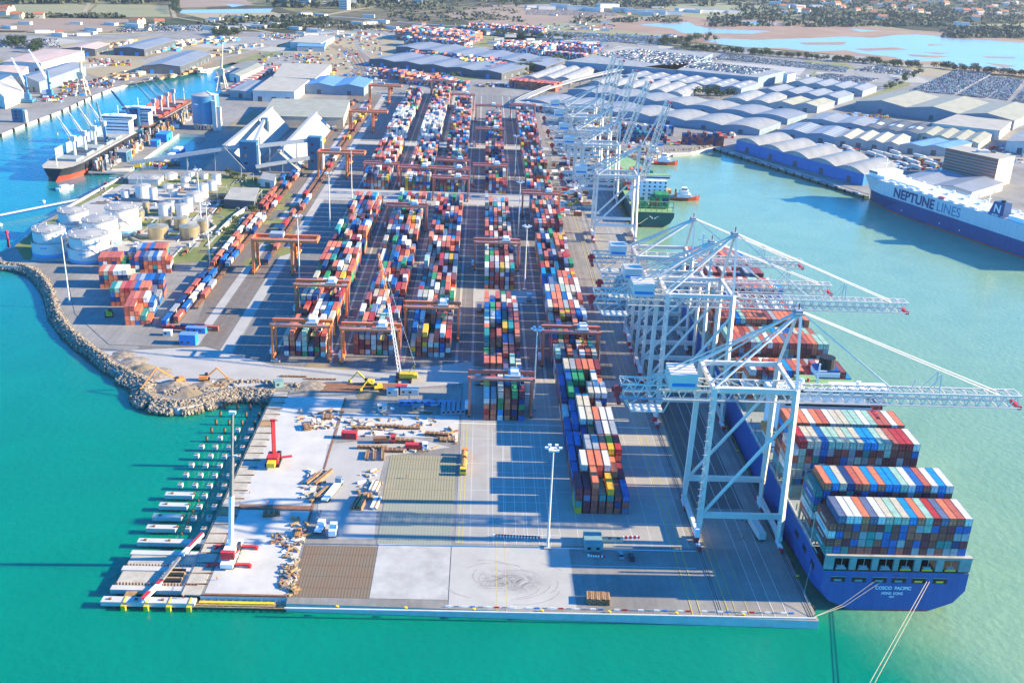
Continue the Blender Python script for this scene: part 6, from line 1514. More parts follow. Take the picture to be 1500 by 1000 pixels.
tipw=Vector((-14,28,52)); b=MB('orange','white'); lattice(b,(-2,0,3),tipw*.6,1.3,18,1,.13); lattice(b,tipw*.6,tipw,1.1,9,0,.15); b.rod((5,0,8),tipw,.06,4,1); b.build('boom',t); b=MB('steel'); b.rod(tipw,(tipw.x,tipw.y,18),.08,4); b.box(tipw.x-.5,tipw.x+.5,tipw.y-.5,tipw.y+.5,16.6,18); b.build('hook',t)
def excavator(u,v,lb,r,m='yellow',reach=8):
    x,y=G(u,v); t=empty('excavator',x,y,.05,r,label=lb,cat='excavator'); b=MB('black')
    for s in (-1.2,1.2): b.box(-2.2,2.2,s-.35,s+.35,0,.9)
    b.build('tracks',t); b=MB(m,'glass'); b.box(-2.4,1.4,-1.4,1.4,.9,2.4); b.box(.2,1.5,.3,1.4,2.4,3.3,1); b.build('cab',t); b=MB(m); b.beam((1.2,-.3,2),(1.2+reach*.5,-.3,2+reach*.45),.6); b.beam((1.2+reach*.5,-.3,2+reach*.45),(1.2+reach*.95,-.3,1.2),.5); b.box(1.2+reach*.9,2+reach*.95,-.9,.3,.2,1.3); b.build('arm',t)
excavator(540,563,'yellow excavator with a bent arm beside the rusty trench',math.radians(170)); excavator(262,560,'orange long-reach excavator on the rubble mound','orange' and math.radians(215),'orange',16)
excavator(300,557,'orange excavator beside debris on the spit',math.radians(10),'orange',9); excavator(552,570,'second yellow excavator partly behind the first',math.radians(200),'yellow',6)
excavator(490,770,'small grey excavator near the white vans',math.radians(60),'crane_grey',4) if 0 else None
def truck(u,v,r,lb,cabm,bodym,L=9,h=2.6,kind='truck'):
    x,y=G(u,v); t=empty(kind,x,y,.09,math.radians(r),label=lb,cat='truck'); b=MB('black'); b.box(-L/2,L/2,-.5,.5,.6,.9)
    for xx in (-L/2+1.2,-L/2+2.4,L/2-1.1):
        for s in (-1.05,1.05): b.rod((xx,s-.18,.5),(xx,s+.18,.5),.5,10)
    b.build('chassis',t); b=MB(cabm,'glass'); b.box(L/2-2,L/2,-1.2,1.2,.8,3.1); b.box(L/2-.02,L/2+.03,-1,1,1.9,2.8,1); b.box(L/2-1.2,L/2-.3,-1.23,1.23,1.9,2.7,1); b.build('cab',t); b=MB(bodym); 
    if bodym=='flat': pass
    b.box(-L/2,L/2-2.3,-1.25,1.25,.95,.95+h) if kind!='concrete_mixer' else b.rod((-L/2+.5,0,2.3),(L/2-2.6,0,2.0),1.25,12); b.build('body' if kind!='concrete_mixer' else 'drum',t)
truck(679,689,-92,'yellow and orange concrete mixer truck at the edge of the gravel bed','yellow','orange',9,2,'concrete_mixer')
truck(680,672,88,'second orange mixer truck right behind the yellow one','orange','orange',8,2,'concrete_mixer')
truck(487,722,75,'white flatbed truck standing by the wooden planks','wall_bluegrey','white',15,.5)
truck(488,782,92,'white van parked on the site road','white','white',6.2,2.0,'van'); truck(469,777,80,'white pickup beside the van on the site road','white','white',5.4,.6,'pickup_truck')
truck(610,658,0,'white truck loaded with red equipment by the timber piles','white','red',9,1.6)
truck(563,648,5,'red truck body parked among building materials','red','rust',9,1.5)
truck(1106,778,95,'white container truck under the nearest quay crane','wall_grey','wall_white',14,2.7)
truck(1168,758,93,'truck with a rusty trailer beside the blue hull','steel','rust',13,2.4)
for i,(u,v,r,c,l) in enumerate(((702,455,90,'white','grey-white terminal tractor left of the fourth block'),(742,330,90,'white','white terminal tractor in the wide lane'),(700,560,90,'white','white truck squeezed beside the red front gantry'),(655,500,90,'yellow','yellow vehicle by the middle front gantry'),(460,494,90,'yellow','yellow vehicle under the orange front gantry'),(775,440,90,'white','small truck by the crossroad light mast'),(590,330,90,'white','white truck in the lane beside the second block'))): truck(u,v,r,l,c,'navy' if 0 else 'wall_grey',8,2)
# reach stacker by landside pile
x,y=G(160,462); t=empty('reach_stacker',x,y,.09,math.radians(-70),label='yellow reach stacker with a dark red boom on the shaded storage ground',cat='reach stacker'); b=MB('yellow','black'); b.box(-3.5,3.5,-1.6,1.6,.8,2.2); 
for xx in (-2.6,2.6):
    for s in (-1.7,1.7): b.rod((xx,s-.3,.8),(xx,s+.3,.8),.8,10,1)
b.build('chassis',t); b=MB('rust'); b.beam((-3,0,2.6),(5,0,5.5),.9); b.build('boom',t); b=MB('glass'); b.box(-1.4,.4,.3,1.5,2.2,3.8); b.build('cab',t)
# site cabins and boxes
def cabin(u,v,w,d,h,m,r,lb,name='site_cabin'):
    x,y=G(u,v); t=empty(name,x,y,.09,math.radians(r),label=lb,cat='site cabin'); b=MB(m); b.box(-w/2,w/2,-d/2,d/2,0,h); b.build('body',t); 
    for k in range(max(1,int(w/3))): b=MB('glass','wall_white'); b.box(-w/2+.7+k*3,-w/2+1.9+k*3,-d/2-.04,-d/2,1,2); b.build('window',t)
    b=MB(m if m!='tarp_blue' else 'roof_blue'); b.box(-w/2-.1,w/2+.1,-d/2-.1,d/2+.1,h,h+.15); b.build('roof',t)
cabin(512,641,6.2,2.6,2.6,'red',-3,'bright red steel container at the top of the site track')
cabin(277,503,8,5,5.2,'tarp_blue',-2,'two-storey light blue site cabin by the end of the railway'); cabin(288,487,10,3,2.8,'tarp_blue',-4,'blue roofed cabin behind the light blue one'); cabin(246,491,4,3,2.6,'wall_white',0,'small white cabin left of the blue cabins')
cabin(256,481,12,2,1.2,'red',-5,'low red steel frame lying beside the cabins'); cabin(575,578,5,3,2.8,'wall_white',0,'white cabin behind the blue building materials'); cabin(600,577,8,3,2.8,'wall_white',-2,'long white cabin next to the red roofed one'); cabin(588,573,5,3,2.8,'red',-5,'red roofed cabin between white cabins'); cabin(560,600,4,2.6,2.4,'wall_white',5,'white box standing in the shade on the deck')
cabin(408,566,4,3,3,'deck_teal',30,'small turquoise cabin at the corner of the new deck'); cabin(868,798,6,9,2.8,'deck_teal',0,'turquoise flat shed among red striped barriers','shed'); cabin(893,792,9,1.6,1.2,'wall_cream',0,'long cream bench-like box beside the turquoise shed','equipment_box')
for i in range(5): cabin(650+7*i,602-.3*i,2.3,9,2.0,'wall_bluegrey',0,'%s pale blue precast box in the stack by the red gantry'%od(i),'precast_box')
for i,(u,v,w,d,h,m,lb) in enumerate(((599,592,9,3,1.6,'tarp_blue','blue pile of materials in the shade'),(625,592,7,3,1.4,'tarp_blue','second blue pile of materials in the shade'),(612,600,5,4,1.8,'steel','grey pallets in the shaded strip'),(655,592,8,5,.8,'tarp_blue','flat blue tarp by the precast boxes'))): cabin(u,v,w,d,h,m,R2.uniform(-10,10),lb,'material_stack')
# stacks of planks, beams and panels
def stack(u,v,w,d,h,r,m,lb,name='timber_stack'):
    x,y=G(u,v); b=MB(m,'rust' if m=='wood' else 'wood'); b.at(x,y,.12,math.radians(r)); n=max(2,int(h/.35))
    for k in range(n):
        nn=max(2,int(w/.6))
        for i in range(nn): 
            j=R2.uniform(-.15,.15); b.box(-w/2+i*w/nn,-w/2+(i+.82)*w/nn,-d/2+j,d/2+j,k*h/n,(k+.8)*h/n,(k+i)%3==0)
    b.at(); tag(b.build(name),lb,'timber stack' if 'timber' in name else 'material stack','stacks of building materials')
stk=[(538,668,1.4,7,1.2,0,'wood','brown plank stack, leftmost of three upright ones by the gravel bed'),(549,669,1.4,7,1.2,5,'wood','brown plank stack, middle of three by the gravel bed'),(561,669,1.4,7,1.2,5,'wood','brown plank stack, rightmost of three by the gravel bed'),
(545,657,12,1.6,1.3,0,'wood','long low beam stack above the three plank stacks'),(590,648,10,2,1.6,-3,'rust','rust-red frame stack beside the white truck'),(575,661,9,2.4,1.2,0,'rust','red frame stack just above the gravel bed'),(523,737,1.6,10,1.4,-12,'wood','orange plank stack left of the white formwork'),(532,737,1.8,10,1.8,-10,'wood','tall orange plank stack beside the gravel bed'),(541,728,2.4,4,1,10,'wood','short plank heap beside the white formwork'),
(549,715,3,7,1.3,-8,'white','white formwork panel stack by the gravel bed'),(551,738,2.6,8,1,-8,'white','white formwork panels nearer the camera by the gravel bed'),(459,702,1,9,1.3,-25,'wood','dark plank stack on the left deck edge'),(474,700,1.2,12,1.2,-23,'wood','dark beam stack next to the long white truck'),(468,725,1.2,12,1,-24,'wood','beam stack behind the white flatbed'),(450,627,3,5,1.4,20,'wood','brown pallet stack in the upper left deck'),(480,612,4,4,1.2,5,'wood','brown crate stack in the shade of the upper deck'),(463,620,4,3,1.6,15,'white','pale debris stack in the middle of the upper deck'),
(876,880,7.4,4.2,2.2,-3,'wood','isolated orange-brown plank bundle at the pier front edge'),(570,626,12,1.6,1.2,-2,'wood','long plank row below the blue shaded strip'),(600,628,9,1.6,1,2,'rust','rusty beam row below the blue shaded strip'),(530,628,8,1.6,1.2,4,'wood','brown plank row beside the red container'),(640,638,10,2,1.4,-6,'rust','reddish beam heap at the end of the long plank row'),(655,645,6,3,1,0,'wood','pale pallet heap right of the red beam heap'),(398,754,6,3,1.4,10,'rust','reddish frame in the shade behind the white crane'),(437,784,1.8,5,1.6,0,'orange','orange box standing beside the debris'),
(338,572,7,1.4,1,-8,'wood','wooden beams beside the excavator on the spit'),(320,566,6,1.4,1,20,'wood','wooden debris on the rubble spit'),(470,556,14,1.2,.6,1,'rust','long rusty sheet pile lying by the trench'),(430,552,12,1.2,.6,1,'rust','rusty sheet pile lying behind the turquoise cabin')]
for s in stk: stack(*s)
b=MB('wood','white','rust','steel','concrete_new','deck_tan'); 
for (u0,v0,u1,v1,n) in ((418,800,435,870,160),(395,785,445,800,70),(430,760,450,790,50),(410,830,432,868,90),(440,690,478,735,60),(300,560,345,575,50),(505,612,640,640,120),(545,655,640,662,60),(438,600,500,628,80),(520,690,556,745,50),(640,628,668,650,40),(560,585,640,608,50)):
    for k in range(int(n*.55)):
        u=R2.uniform(u0,u1); v=R2.uniform(v0,v1); x,y=G(u,v); b.at(x,y,.1,R2.uniform(0,3.1)); L=R2.uniform(.3,1.8); b.box(-L,L,-.18*R2.uniform(.5,3),.25,0,R2.uniform(.15,.9),R2.choice((0,0,0,5,1,2,3,5)))
b.at(); tag(b.build('building_debris'),'loose planks, panels and offcuts scattered over the construction deck','debris',kind='stuff')
# barriers
def barrier():
    b=MB('white','red')
    for k in range(4): b.box(-1.2+k*.6,-.6+k*.6,-.28,.28,0,.9,k%2)
    return b.build('striped_barrier')
br=None; i=0
for (u0,v0,u1,v1,n) in ((728,786,790,789,14),(880,790,938,788,9),(866,815,884,816,5)):
    for k in range(n):
        u=u0+(u1-u0)*k/n; v=v0+(v1-v0)*k/n; x,y=G(u,v)
        if br is None: br=barrier(); o=br
        else: o=br.copy(); COL.objects.link(o)
        o.location=(x,y,.1); tag(o,'red and white striped barrier, %s from the left in the %s row'%(od(k),{728:'light mast',880:'turquoise shed',866:'short front'}[u0]),'barrier','striped traffic barriers')
eb=None
for k in range(44):
    x=-6+k*2.5; c=('white','grey','white','blue','grey','white','red','grey')[k%8]
    if k in (9,20,31): continue
    b=MB({'blue':'tarp_blue','red':'red','white':'white','grey':'crane_grey'}[c]); b.box(-.8,.8,-.12,.12,0,.45); b.box(-.9,.9,-.2,.2,0,.1); o=b.build('edge_barrier',loc=(x,264.4-.0*k,.1)); tag(o,'low %s plastic barrier, %s from the left at the pier front edge'%(c,od(k)),'barrier','plastic barriers at the pier edge')
bo0=None
def bollard():
    t=empty('bollard',0,0); b=MB('black'); b.cyl(0,0,0,.5,.35,.3,10); b.build('post',t); b=MB('yellow'); b.cyl(0,0,.5,.75,.55,.5,10); b.build('head',t); return t
k=0
for (x,y) in [(-40+21*i,262.9) for i in range(7)]+[(109.0,262+ 22*i) for i in range(1,32)]:
    lb='yellow-headed bollard, %s %s'%(od(k if k<7 else k-7),'from the left along the pier front' if k<7 else 'from the corner along the ship berth')
    if bo0 is None: bo0=bollard(); o=bo0; o.location=(x,y,.1); tag(o,lb,'bollard','quay bollards')
    else: copy_tree(bo0,x,y,.1,0,label=lb,cat='bollard',group='quay bollards')
    k+=1
f0=MB('black','tarp_blue'); f0.rod((-.1,-1.2,-1.6),(-.1,1.2,-1.6),.9,10); f0=f0.build('berth_fender'); 
for k in range(30):
    o=f0 if k==0 else f0.copy(); 
    if k: COL.objects.link(o)
    o.location=(109.9,270+23*k,0); tag(o,'black cylindrical fender, %s from the corner along the ship berth'%od(k),'fender','berth fenders')
# storage shed group near mast, small clutter on quay
for i,(u,v,c) in enumerate(((909,815,'white'),(925,818,'green'))): 
    pass
# pontoon
t=empty('pontoon',*G(1000,222),0,label='flat grey concrete pontoon in the corner of the ship basin',cat='pontoon'); b=MB('concrete'); P=gl([(978,216),(998,213),(1014,226),(986,228)],-1.5); o=Vector(G(1000,222)); b.prism([(p[0]-o.x,p[1]-o.y) for p in P],-3.2,-1.5); b.build('deck',t)
# narrow jetty in front of blue sheds
t=empty('jetty',qe.x,qe.y,0,label='dark narrow jetty along the blue quay sheds',cat='jetty'); b=MB('concrete_dark','concrete','black'); a=q0-qe
w1=qn*-7
b.prism([(a.x,a.y),(0,0),(w1.x,w1.y),(a.x+w1.x,a.y+w1.y)],-1.4,-.4,0,0)
for k in range(20): q=a*(k/20)+w1; b.cyl(q.x,q.y,-5,-.2,.9,.9,8,2)
b.build('deck',t); b=MB('concrete_new'); 
for k in range(9): q=a*(k/9+.03)+w1*.8; b.beam((*q,0),(*(q+a.normalized()*7),0),1,.8)
b.build('kerb',t)

# ---------------------------------------------------------------- workers
mat('skin',(.45,.27,.18),.6,.05,1.); mat('vest_orange',(.85,.20,.02),.7,.05,1.); mat('trousers',(.03,.04,.09),.8,.1,1.); mat('helmet',(.8,.8,.75),.4,.05,1.)
def person_mesh(arm):
    J=[(0,0,.95),(0,0,1.18),(0,0,1.40),(0,0,1.52),(0,-.01,1.66),(.10,0,.90),(.11,-.02,.50),(.11,.02,.08),(.11,-.14,.04),(-.10,0,.90),(-.12,.06,.50),(-.13,.12,.08),(-.13,-.03,.04),(.19,0,1.40),(.24,.0,1.14),(.25,-.14 if arm else -.03,.92),(.25,-.2 if arm else -.04,.84),(-.19,0,1.40),(-.24,0,1.14),(-.24,-.05,.90),(-.24,-.06,.82)]
    E=[(0,1),(1,2),(2,3),(3,4),(0,5),(5,6),(6,7),(7,8),(0,9),(9,10),(10,11),(11,12),(2,13),(13,14),(14,15),(15,16),(2,17),(17,18),(18,19),(19,20)]
    Rr=[.15,.15,.15,.06,.105,.09,.065,.05,.045,.09,.065,.05,.045,.065,.048,.036,.035,.065,.048,.036,.035]
    me=bpy.data.meshes.new('person'); me.from_pydata(J,E,[]); o=bpy.data.objects.new('person',me); COL.objects.link(o)
    m=o.modifiers.new('s','SKIN'); 
    if not me.skin_vertices: 
        bpy.context.view_layer.objects.active=o; bpy.ops.mesh.customdata_skin_add()
    for i,r in enumerate(Rr): me.skin_vertices[0].data[i].radius=(r,r*.8)
    me.skin_vertices[0].data[0].use_root=True; sb=o.modifiers.new('b','SUBSURF'); sb.levels=1; sb.render_levels=1
    dg=bpy.context.evaluated_depsgraph_get(); nm=bpy.data.meshes.new_from_object(o.evaluated_get(dg)); bpy.data.objects.remove(o)
    for k in ('vest_orange','trousers','skin','helmet','black'): nm.materials.append(M[k])
    for p in nm.polygons:
        c=p.center; p.material_index=4 if c.z<.12 else 1 if c.z<.96 and abs(c.x)<.2 else 3 if c.z>1.68 else 2 if c.z>1.47 or (c.z<.9 and abs(c.x)>.2) else 0
        p.use_smooth=True
    return nm
pm=[person_mesh(0),person_mesh(1)]
for i,(u,v,z,lb) in enumerate(((217,873,-.5,'worker in orange vest and white helmet on the left part of the front cross beam'),(269,876,-.5,'worker in orange vest by the plank pile end of the front cross beam'),(255,832,-.5,'worker in orange vest on the boarded platform beside the launching beam'),(318,849,.1,'worker in orange vest by the white crane outrigger'),(363,747,.1,'worker in orange vest at the rusty deck joint'),(392,738,.1,'worker in orange vest walking on the rusty deck joint farther right'),(366,722,.1,'worker in orange vest alone on the pale upper deck'),(1087,763,.1,'worker in orange vest on the apron between the front crane legs'),(1088,789,.1,'worker in orange vest on the apron nearer the pier front'),(596,700,.1,'worker in orange vest on the gravel bed'),(470,752,.1,'worker in orange vest behind the parked white vehicles'),(620,664,.1,'worker in orange vest beside the white truck cab'))):
    x,y=G(u,v,z); o=bpy.data.objects.new('person',pm[i%2]); COL.objects.link(o); o.location=(x,y,z+.02); o.rotation_euler=(0,0,i*1.3); tag(o,lb,'person','site workers')
# ---------------------------------------------------------------- elevated road
P=[Vector((*p,0)) for p in gl([(748,147),(770,137),(800,128),(850,115),(900,105),(948,95)],9)]
t=empty('elevated_road',P[0].x,P[0].y,0,label='pale elevated road climbing to the car-deck buildings',cat='bridge'); o=P[0].copy(); b=MB('fascia','concrete'); pr_=MB('wall_grey'); pi=MB('fascia')
zz=[.8,4,7,8.5,9.5,11]
for i in range(len(P)-1):
    a=P[i]-o+Vector((0,0,zz[i])); c=P[i+1]-o+Vector((0,0,zz[i+1])); b.beam(a,c,8,1.0,1); d=(c-a).normalized(); n=Vector((-d.y,d.x,0))*5
    for s in (-1,1): pr_.beam(a+n*s+Vector((0,0,1)),c+n*s+Vector((0,0,1)),.3,.9)
    for k in range(3): q=a.lerp(c,k/3); pi.beam((q.x,q.y,0),(q.x,q.y,q.z-.6),1.4)
b.build('deck',t); pr_.build('parapet',t); pi.build('pier',t)
# ---------------------------------------------------------------- cars
CARC=[((.66,.66,.64),15,'white'),((.30,.32,.34),5,'silver'),((.04,.05,.06),5,'black'),((.03,.08,.22),5,'blue'),((.30,.03,.03),1,'red'),((.10,.12,.14),3,'grey')]
cw=[c for c in CARC for _ in range(c[1])]
def carshape(b,col,full):
    if full:
        b.box(-.9,.9,-2.15,2.15,.3,.85,0,col); gl_=(.015,.02,.03)
        b.add([(-.8,-1.5,.85),(.8,-1.5,.85),(.8,1.2,.85),(-.8,1.2,.85),(-.68,-1.1,1.45),(.68,-1.1,1.45),(.68,.5,1.45),(-.68,.5,1.45)],[(0,1,5,4),(1,2,6,5),(2,3,7,6),(3,0,4,7)],0,gl_)
        b.add([(-.68,-1.1,1.46),(.68,-1.1,1.46),(.68,.5,1.46),(-.68,.5,1.46)],[(0,1,2,3)],0,col)
        for y in (-1.35,1.35):
            for s in (-.85,.85): b.rod((s-.08,y,.32),(s+.08,y,.32),.32,8); 
            for _ in range(16): pass
        for i in range(len(b.c)):
            if b.c[i] is None: b.c[i]=(.01,.01,.01)
    else:
        b.box(-.9,.9,-2.15,2.15,.15,.85,0,col,bottom=False)
        b.box(-.72,.72,-1.3,.8,.85,1.4,0,(.02,.03,.045),bottom=False); b.add([(-.66,-1.1,1.42),(.66,-1.1,1.42),(.66,.55,1.42),(-.66,.55,1.42)],[(0,1,2,3)],0,col)
cars=[]
rc=random.Random(3)
def lot(quad,lb,fill=.92,z=.12,row=5.6,gap=6.2,pit=2.6,zpx=0):
    A,B_,C_,D=[V2(G(u,v,zpx)) for u,v in quad]; ux=(B_-A); W_=ux.length; ux/=W_; uy=(D-A); Dp=uy.length; uy/=Dp; ang=math.atan2(uy.y,uy.x)-math.pi/2
    y=0;r=0
    while y<Dp-4:
        n=int(W_/pit); 
        for k in range(n):
            if rc.random()<fill:
                p=A+ux*(k+.5)*pit+uy*(y+2.5)*1; cars.append((p.x,p.y,z+zpx,ang+(math.pi if rc.random()<.4 else 0),rc.choice(cw),lb,r,k))
        r+=1; y+= 5.0 if r%2 else gap+4.6
lot([(1331,134),(1398,139),(1442,109),(1400,103)],'big right-hand car park, left section')
lot([(1402,140),(1447,144.5),(1472,114),(1450,112)],'big right-hand car park, second section')
lot([(1450,144),(1478,148),(1505,118),(1478,115)],'big right-hand car park, third section')
lot([(1482,150),(1530,153),(1545,122),(1510,119)],'big right-hand car park by the frame edge')
lot([(1046,86),(1240,107),(1290,95),(1060,79)],'long storage lot below the tree row',.8)
lot([(1180,116),(1262,125),(1290,117),(1210,108)],'lot between the gabled halls',.9)
lot([(1250,103),(1330,112),(1345,104),(1280,97)],'lot beside the pale sheds',.7)
lot([(790,57),(985,66),(985,56),(800,46)],'far white-car lot beyond the depot',.85,gap=9)
lot([(2,70),(90,70),(170,57),(2,57)],'far-left storage lot',.75,gap=9); lot([(160,48),(330,45),(330,38),(200,38)],'far lot beside the left fields',.85,gap=14)
lot([(770,22),(905,24),(880,12),(770,8)],'farthest hazy car lot',.8,gap=24,pit=4)
lot([(600,71-22),(570,50-2),(500,44),(540,42)],'small lot by the flyover',.6,gap=20,pit=4)
lot([(1000,99),(1100,110),(1135,103),(1040,92)],'roof deck of the nearer car building',.7,z=.5,zpx=15)
lot([(860,80),(985,97),(1030,83),(940,73)],'roof deck of the farther car building',.45,z=.5,zpx=15)
for i,(u,v,r,c,lb) in enumerate(((909,815,0,'silver','turquoise shed corner of the pier'),(925,818,0,'black','turquoise shed corner of the pier'),(404,530,1.5,'white','road below the orange front gantry'))):
    x,y=G(u,v); cars.append((x,y,.1,r,[q for q in CARC if q[2]==c][0],lb,0,i))
cars.sort(key=lambda c:-PX(c[0],c[1])[2]); CM={}
for c in cars[:300]:
    col=c[4]
    if col[2] not in CM:
        b=MB('car_paint'); carshape(b,col[0],True); o=b.build('parked_car'); CM[col[2]]=o.data; bpy.data.objects.remove(o)
    o=bpy.data.objects.new('parked_car',CM[col[2]]); COL.objects.link(o); o.location=c[:3]; o.rotation_euler=(0,0,c[3])
    tag(o,'%s car, row %d, space %d, %s'%(col[2],c[6]+1,c[7]+1,c[5]),'car','parked cars')
b=MB('car_paint')
for c in cars[300:]: b.at(c[0],c[1],c[2],c[3]); carshape(b,tuple(v*rc.uniform(.8,1.2) for v in c[4][0]),False)
b.at(); tag(b.build('parked_cars'),'thousands of tiny parked export cars in the farther storage lots','cars',kind='stuff')
# ---------------------------------------------------------------- trees
rt_=random.Random(9)
def tree_mesh(seed,h,w,m):
    r=random.Random(seed); b=MB(m); cl=[(r.uniform(-.5,.5)*w,r.uniform(-.5,.5)*w,h*r.uniform(.4,.85),w*r.uniform(.28,.5)) for _ in range(9)]
    for k in range(340):
        cx_,cy2,cz,cr=r.choice(cl); th=r.uniform(0,6.28); ph=math.acos(r.uniform(-1,1)); q=cr*r.uniform(.7,1.08)
        p=Vector((cx_+q*math.sin(ph)*math.cos(th),cy2+q*math.sin(ph)*math.sin(th),cz+q*math.cos(ph)*.85)); s=r.uniform(.45,1.0)*w*.11
        a=Vector((r.gauss(0,1),r.gauss(0,1),r.gauss(0,1))).normalized(); c=a.cross(Vector((r.gauss(0,1),r.gauss(0,1),r.gauss(0,1)))).normalized()
        b.add([p+a*s,p+c*s,p-a*s*.8,p-c*s],[(0,1,2,3)])
    return b
def trunk_mb(h): 
    b=MB('bark'); b.cyl(0,0,0,h*.55,.35,.2,6)
    for k in range(3): b.beam((0,0,h*.35),(math.cos(k*2.1)*h*.18,math.sin(k*2.1)*h*.18,h*.62),.2)
    return b
TP=[]
for i,(h,w,m) in enumerate(((9,7,'leaf_green'),(9,7,'leaf_dark'),(7,6,'leaf_green'),(11,7,'leaf_dark'))):
    t=empty('leafy_tree',0,-3000-20*i,0); trunk_mb(h).build('trunk',t); tree_mesh(i,h,w,m).build('crown',t); TP.append(t)
usedt=set()
TQ=[]
def tree(x,y,k,lb,grp,s=1.): TQ.append((x,y,k,lb,grp,s))
def tree_put(x,y,k,lb,grp,s=1.):
    if k not in usedt: usedt.add(k); t=TP[k]; t.location=(x,y,0); t.rotation_euler=(0,0,rt_.uniform(0,6)); tag(t,lb,'tree',grp)
    else: t=copy_tree(TP[k],x,y,0,rt_.uniform(0,6),label=lb,cat='tree',group=grp)
    t.scale=(s,s,s*rt_.uniform(.85,1.15))
def treeline(pl,n,ks,lb,grp,spread=6,s=(.8,1.3)):
    P=[V2(p) for p in gl(pl)]; Ls=[(b_-a).length for a,b_ in zip(P,P[1:])]; T=sum(Ls)
    for k in range(n):
        d=T*(k+rt_.random()*.6)/n; i=0
        while i<len(Ls)-1 and d>Ls[i]: d-=Ls[i]; i+=1
        q=P[i]+(P[i+1]-P[i])*(d/Ls[i]); tree(q.x+rt_.gauss(0,spread),q.y+rt_.gauss(0,spread),rt_.choice(ks),lb,grp,rt_.uniform(*s))
treeline([(1000,72),(1100,80),(1200,88),(1290,95),(1345,101)],130,(1,3,0),'dark evergreen tree in the row between car lots and lagoon','trees along the lagoon',9,(.7,1.25))
treeline([(1370,100),(1440,107),(1500,112),(1540,117)],40,(1,3),'dark tree in the row behind the big right car park','trees behind the big car park',6,(.9,1.3))
treeline([(970,66),(1035,58)],30,(0,1),'mid green tree in the grove at the lagoon corner','grove at the lagoon corner',18,(1,1.5))
treeline([(763,108),(790,99),(822,91)],26,(0,1),'green tree in the strip before the barrel-roofed halls','trees beside the barrel-roofed halls',8,(.9,1.4))
treeline([(600,119),(680,111),(760,101)],22,(2,0),'small bush-like tree on the green bank behind the gantries','bushes on the green bank',4,(.6,.9))
treeline([(1028,142),(1045,143),(1062,139)],9,(1,0),'dark tree between the barrel-roofed halls','trees between the halls',6,(1,1.4))
treeline([(1300,134),(1335,113),(1345,106)],18,(0,2),'tree on the green bank left of the big car park','trees left of the big car park',4,(.7,1.1))
treeline([(318,54),(348,50)],20,(1,3),'dark tree in the clump beside the canal bend','clump beside the canal',14,(1,1.4)); treeline([(398,44),(420,41),(470,36)],22,(1,0),'tree beside the flyover on the left','trees beside the flyover',10,(.9,1.3))
treeline([(220,40),(240,38)],2,(1,),'dark tree by the far-left lot','far-left trees',10)
treeline([(0,62),(30,68),(45,74)],26,(1,3),'dark tree in the far-left clump behind the pink roofs','far-left clump of trees',20,(.9,1.3))
treeline([(200,4),(212,5)],6,(1,3),'dark tree in the clump at the top of the fields','trees at the top of the fields',30,(1.2,1.6)); treeline([(254,2),(257,22)],14,(3,),'tall tree along the straight field road','trees along the field road',4,(1.2,1.6))
treeline([(700,51),(760,54),(840,58)],26,(1,0),'tree along the road beyond the depot','trees beyond the depot',8,(.8,1.2)); treeline([(740,8),(765,5)],12,(3,1),'dark tree on the distant knoll','trees on the distant knoll',40,(1.4,1.8))
treeline([(330,257),(345,262),(390,270),(410,262)],12,(2,),'small bush by the white pump house','bushes by the pump house',3,(.5,.8)); treeline([(380,302),(350,330),(330,348)],9,(2,),'small bush along the container train','bushes beside the train',3,(.4,.7)); treeline([(1300,60-12),(1500,62-6)],0,(1,),'x','x')
TQ.sort(key=lambda t:-PX(t[0],t[1])[2]*t[5]*(9,9,7,11)[t[2]])
for t in TQ[:290]: tree_put(*t)
b=MB('leaf_dark','bark')
for (x,y,k,lb,grp,s) in TQ[290:]:
    h=(9,9,7,11)[k]*s; w=7*s; b.add([(x-.3,y,0),(x+.3,y,0),(x+.2,y+.3,h*.5),(x-.2,y+.3,h*.5)],[(0,1,2,3)],1)
    for j in range(70):
        p=Vector((x+rt_.gauss(0,w*.26),y+rt_.gauss(0,w*.26),h*.62+rt_.gauss(0,h*.16))); a=Vector((rt_.gauss(0,1),rt_.gauss(0,1),rt_.gauss(0,1))).normalized()*w*.12; c=a.cross(Vector((rt_.gauss(0,1),rt_.gauss(0,1),rt_.gauss(0,1)))).normalized()*w*.12
        b.add([p+a,p+c,p-a,p-c],[(0,1,2,3)],0)
tag(b.build('far_trees'),'smallest trees of the far rows beyond the port','trees',kind='stuff')
# distant woods (one mass) and villages
rw=random.Random(21); b=MB('far_wood')
def blobs(u0,u1,v0,v1,n,smin,smax,b):
    for k in range(n):
        u=rw.uniform(u0,u1); v=rw.uniform(v0,v1); x,y=G(u,v); s=rw.uniform(smin,smax)
        for j in range(10):
            p=Vector((x+rw.gauss(0,s),y+rw.gauss(0,s*.7),s*.25+rw.random()*s*.45)); a=Vector((rw.gauss(0,1),rw.gauss(0,1),rw.gauss(0,.6))).normalized()*s*.5; c=a.cross(Vector((rw.gauss(0,1),rw.gauss(0,1),rw.gauss(0,1)))).normalized()*s*.5
            b.add([p+a,p+c,p-a,p-c],[(0,1,2,3)])
blobs(1080,1500,-6,30,620,5,12,b); blobs(1190,1500,20,40,280,4,9,b); blobs(1390,1500,42,56,260,5,11,b); blobs(1040,1400,22,40,130,7,13,b); blobs(830,1100,-4,10,90,8,16,b); blobs(400,640,-4,12,150,8,16,b); blobs(330,480,26,36,110,5,10,b); blobs(300,560,34,44,90,4,8,b); blobs(0,250,-6,6,70,9,18,b); blobs(30,180,24,27,70,5,9,b); blobs(640,1000,-4,4,60,8,15,b); blobs(880,980,5,12,40,7,12,b); blobs(560,760,8,34,120,4,8,b); blobs(840,1000,26,34,60,4,8,b)
